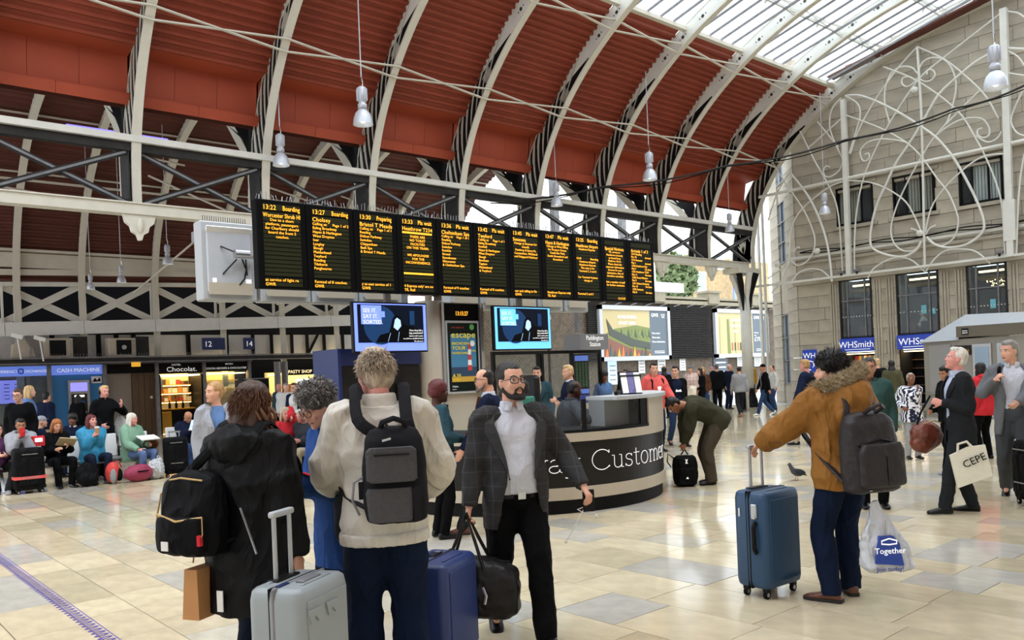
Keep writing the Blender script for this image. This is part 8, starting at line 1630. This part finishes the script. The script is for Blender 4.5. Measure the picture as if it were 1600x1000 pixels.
for s_ in (1, -1): q.ell(tuple(c.HP(-.01, s_ * .088, .11) * c.k), (.034, .018, .042), 12, 8)
q.build('headphones', M['plastic_black'], c.root)
wb_ = soft_bag('tote_bag', 'white shoulder bag at the headphones man\'s side', 'bag', (4.95, 17.75, .78), 0, [((0, 0, .2), (.12, .06, .22))], 'white'); B().tube([(-.05, 0, .38), (0, 0, .62), (.05, 0, .38)], .008, 6).build('handle', M['white'], wb_)
sit('balding man in navy padded jacket reading a leaflet on the far bench', (6.3, 17.9), 226, 1.66, 'skin_tan', ('bald', 'hair_dark'), dict(mat='navy', hem=-.10, g=.05, stand=1), 'denim', head=(0, 30), hands=((.26, .05, .86), (.26, -.06, .86)))
o = tag(B().box((0, 0, 0), (.02, .14, .22)).build('leaflet', M['screen_pale']), 'pale blue leaflet held by the balding man', 'leaflet'); o.location = (6.33, 17.58, .92); o.rotation_euler = (0, .4, .5)
bench('single steel seat under the balding reader', 6.25, 17.95, 1, 226)
sit('person in jeans sitting on the floor with legs stretched out', (7.55, 17.2), 140, 1.72, 'skin_fair', ('short', 'hair_brown'), 'black', 'denim', hipz=.10, lean=-.1, feet=((.80, .12), (.76, -.12)), hands=((-.2, .3, .12), (-.2, -.3, .12)), hip=(0, 0), knees=((.2, .1, 1), (.2, -.1, 1)), lod=1)
c = person((3.62, 9.30), 205, 1.74, 'blond woman in pale grey coat gazing left behind the black coat', 1, fem=True, hair=('bun', 'hair_blond'), head=(-62, -2), bw=.92, top=dict(mat='lightgrey', hem=-.44, g=.045, open=suit_open(.3, .2, .42), inner='steelblue', name='coat'), legs='trousers_grey')

# ---------------------------------------------------------------- crowd in the middle distance
stand('grey haired man in dark coat beyond the curly hair', (5.55, 12.6), 330, 1.72, 'skin_fair', ('grey', 'hair_grey'), dict(mat='slate', hem=-.2), 'trousers_black', lod=1)
stand('bald man in blue blazer and white shirt with badge', (11.6, 24.6), 170, 1.70, 'skin_pink', ('bald', 'hair_white'), dict(mat='petrol', hem=-.2, open=suit_open(.4, .26, .5), inner='shirt_white'), 'trousers_black')
stand('woman in white shirt under open navy jacket with glasses', (9.15, 18.6), 170, 1.70, 'skin_fair', ('short', 'hair_brown'), dict(mat='navy', hem=-.24, open=suit_open(.8, .55, .7), inner='white', lapel=False), 'trousers_charcoal', lod=1, fem=True, glasses='glasses_black')
stand('man in white shirt behind the navy jacket woman', (10.75, 22.4), 200, 1.70, 'skin_fair', ('short', 'hair_grey'), 'white', 'trousers_navy')
stand('dark haired woman looking right in the pasty queue', (10.8, 21.4), 230, 1.66, 'skin_fair', ('short', 'hair_dark'), 'navy', 'trousers_navy', fem=True)
stand('tall brown haired woman at the pasty counter', (12.3, 23.9), 160, 1.76, 'skin_fair', ('long', 'hair_chestnut'), 'cream', 'trousers_khaki', fem=True)
stand('fair haired man second at the pasty counter', (13.45, 25.6), 10, 1.74, 'skin_fair', ('short', 'hair_fair'), 'steelblue', 'denim')
stand('woman in orange top waiting by the pasty shop', (11.5, 22.6), 190, 1.64, 'skin_fair', ('long', 'hair_ginger'), 'coral', 'denim', fem=True)
stand('man with black hair at the right of the pasty queue', (13.3, 24.3), 20, 1.69, 'skin_tan', ('short', 'hair_black'), 'midgrey', 'denim')
stand('short woman in grey at the end of the pasty queue', (13.75, 24.7), 0, 1.62, 'skin_fair', ('bob', 'hair_dark'), 'grey', 'trousers_black', fem=True)
sit('brown haired girl seated beside the red anorak woman', (6.85, 15.0), 250, 1.70, 'skin_fair', ('bob', 'hair_brown'), 'black', 'trousers_black', fem=True)
sit('grey blond woman in red anorak resting chin on hand', (6.75, 14.15), 222, 1.72, 'skin_pink', ('bob', 'hair_sand'), dict(mat='red', hem=-.12, g=.05), 'denim', fem=True, hands=((.22, .02, 1.12), (.36, -.20, .70)), shoes='shoe_teal', head=(-10, 2))
sit('white haired man in grey anorak leaning on the silver suitcase', (7.05, 13.85), 150, 1.70, 'skin_pink', ('short', 'hair_white'), dict(mat='slate', hem=-.10, g=.05), 'trousers_khaki', lean=.2, head=(0, 14))
bench('row of steel seats under the red anorak woman', 6.55, 14.35, 2, 222)
bg2 = soft_bag('shoulder_bag', 'grey shoulder bag on the lap of the red anorak woman', 'bag', (6.62, 13.85, .52), .3, [((0, 0, .13), (.17, .09, .13))], 'grey'); B().box((0, -.09, .15), (.2, .01, .015)).build('zip', M['black'], bg2)
person((30.95, 12.95), 90 - 30, 1.66, 'blond woman in cream top sitting in the upstairs cafe window', 2, fem=True, z=2.18, hipz=.46, feet=((.4, .1), (.4, -.1)), hands=((.34, .1, .8), (.34, -.1, .8)), hair=('pony', 'hair_fair'), skin='skin_fair', top=dict(mat='cream', hem=-.1), legs='navy')

# ---------------------------------------------------------------- pigeon, tape, lamps
pg = thing('pigeon', 'grey pigeon walking on the floor between desk and teal suitcase', 'bird', (10.9, 6.42, 0), VIEW + math.radians(110)); q = B(); q.ell((0, 0, .12), (.11, .055, .055), 14, 9, Matrix.Rotation(-.35, 3, 'Y')); q.tube([(.06, 0, .15), (.10, 0, .20), (.115, 0, .235)], [.042, .030, .026], 10); q.ell((.12, 0, .245), (.028, .023, .023), 10, 7); q.tube([(-.08, 0, .10), (-.17, 0, .06)], [.035, .018], 8, flat=.5); organic(q, 'body', mat('pigeon_grey', '#4a4d55', .6, var=.3, vscale=30), pg, .008, 1, 2)
B().tube([(.142, 0, .243), (.165, 0, .236)], [.007, .002], 6).build('beak', M['plastic_black'], pg)
for s_ in (1, -1): B().ell((-.02, s_ * .052, .125), (.10, .012, .042), 12, 7, Matrix.Rotation(-.3, 3, 'Y')).build('wing', M['slate'], pg); B().tube([(.0, s_ * .025, .08), (.005, s_ * .025, .01), (.03, s_ * .025, .004)], .005, 5).build('leg', mat('pigeon_leg', '#a0504a', .6), pg)
tp = tag(empty('floor_marking', (1.58, 6.5, .001)), 'strip of purple leaf shaped marks stuck along the stone floor', 'floor marking'); mat('tape_purple', '#5b4f9a', .5); mat('tape_pale', '#b9b4c8', .5)
for j in range(70):
    yy = -1.2 + j * .085; q = B(); n_ = 12; V = [(.052 * math.cos(2 * PI * i / n_) * 1.0, yy + .030 * math.sin(2 * PI * i / n_) + .25 * .052 * math.cos(2 * PI * i / n_), .0) for i in range(n_)]; V2 = [(.030 * math.cos(2 * PI * i / n_), yy + .014 * math.sin(2 * PI * i / n_) + .25 * .030 * math.cos(2 * PI * i / n_), 0) for i in range(n_)]
    q.add([(v[0], v[1], .0012) for v in V] + [(v[0], v[1], .0016) for v in V2], [(i, (i + 1) % n_, n_ + (i + 1) % n_, n_ + i) for i in range(n_)]); q.build('leaf_mark', M['tape_purple'], tp)
B().box((.062, 1.8, .0), (.006, 6.2, .003)).build('tape_edge', M['tape_purple'], tp)
for (x, y, z_, dia, lb, top) in ((10.15, 16.6, 7.60, .46, 'large pendant lamp hanging before the red roof, second bay', 11.0), (9.06, 18.62, 6.95, .40, 'pendant lamp hanging beside the second rib over the girder', 9.9), (20.5, 16.7, 7.60, .46, 'pendant lamp on a long cord in the middle of the red roof', 11.0), (18.24, 18.6, 6.90, .38, 'pendant lamp low beside the girder above the board', 9.9), (19.9, 6.6, 7.45, .49, 'big pendant lamp in front of the ironwork screen', 13.6), (29.0, 15.5, 7.14, .40, 'pendant lamp in front of the stone wall left of the screen post', 11.6), (27.2, 18.4, 6.80, .36, 'pendant lamp beside the last rib by the column', 9.9), (9.47, 28.0, 5.80, .34, 'small pendant lamp in the side aisle left of the display box', 10.4), (8.3, 29.0, 5.25, .30, 'small pendant lamp in the side aisle beside the tie rod', 9.8), (7.36, 29.0, 5.0, .26, 'smallest pendant lamp low in the side aisle', 9.8)):
    lamp(x, y, z_, dia / .54, lb, top)
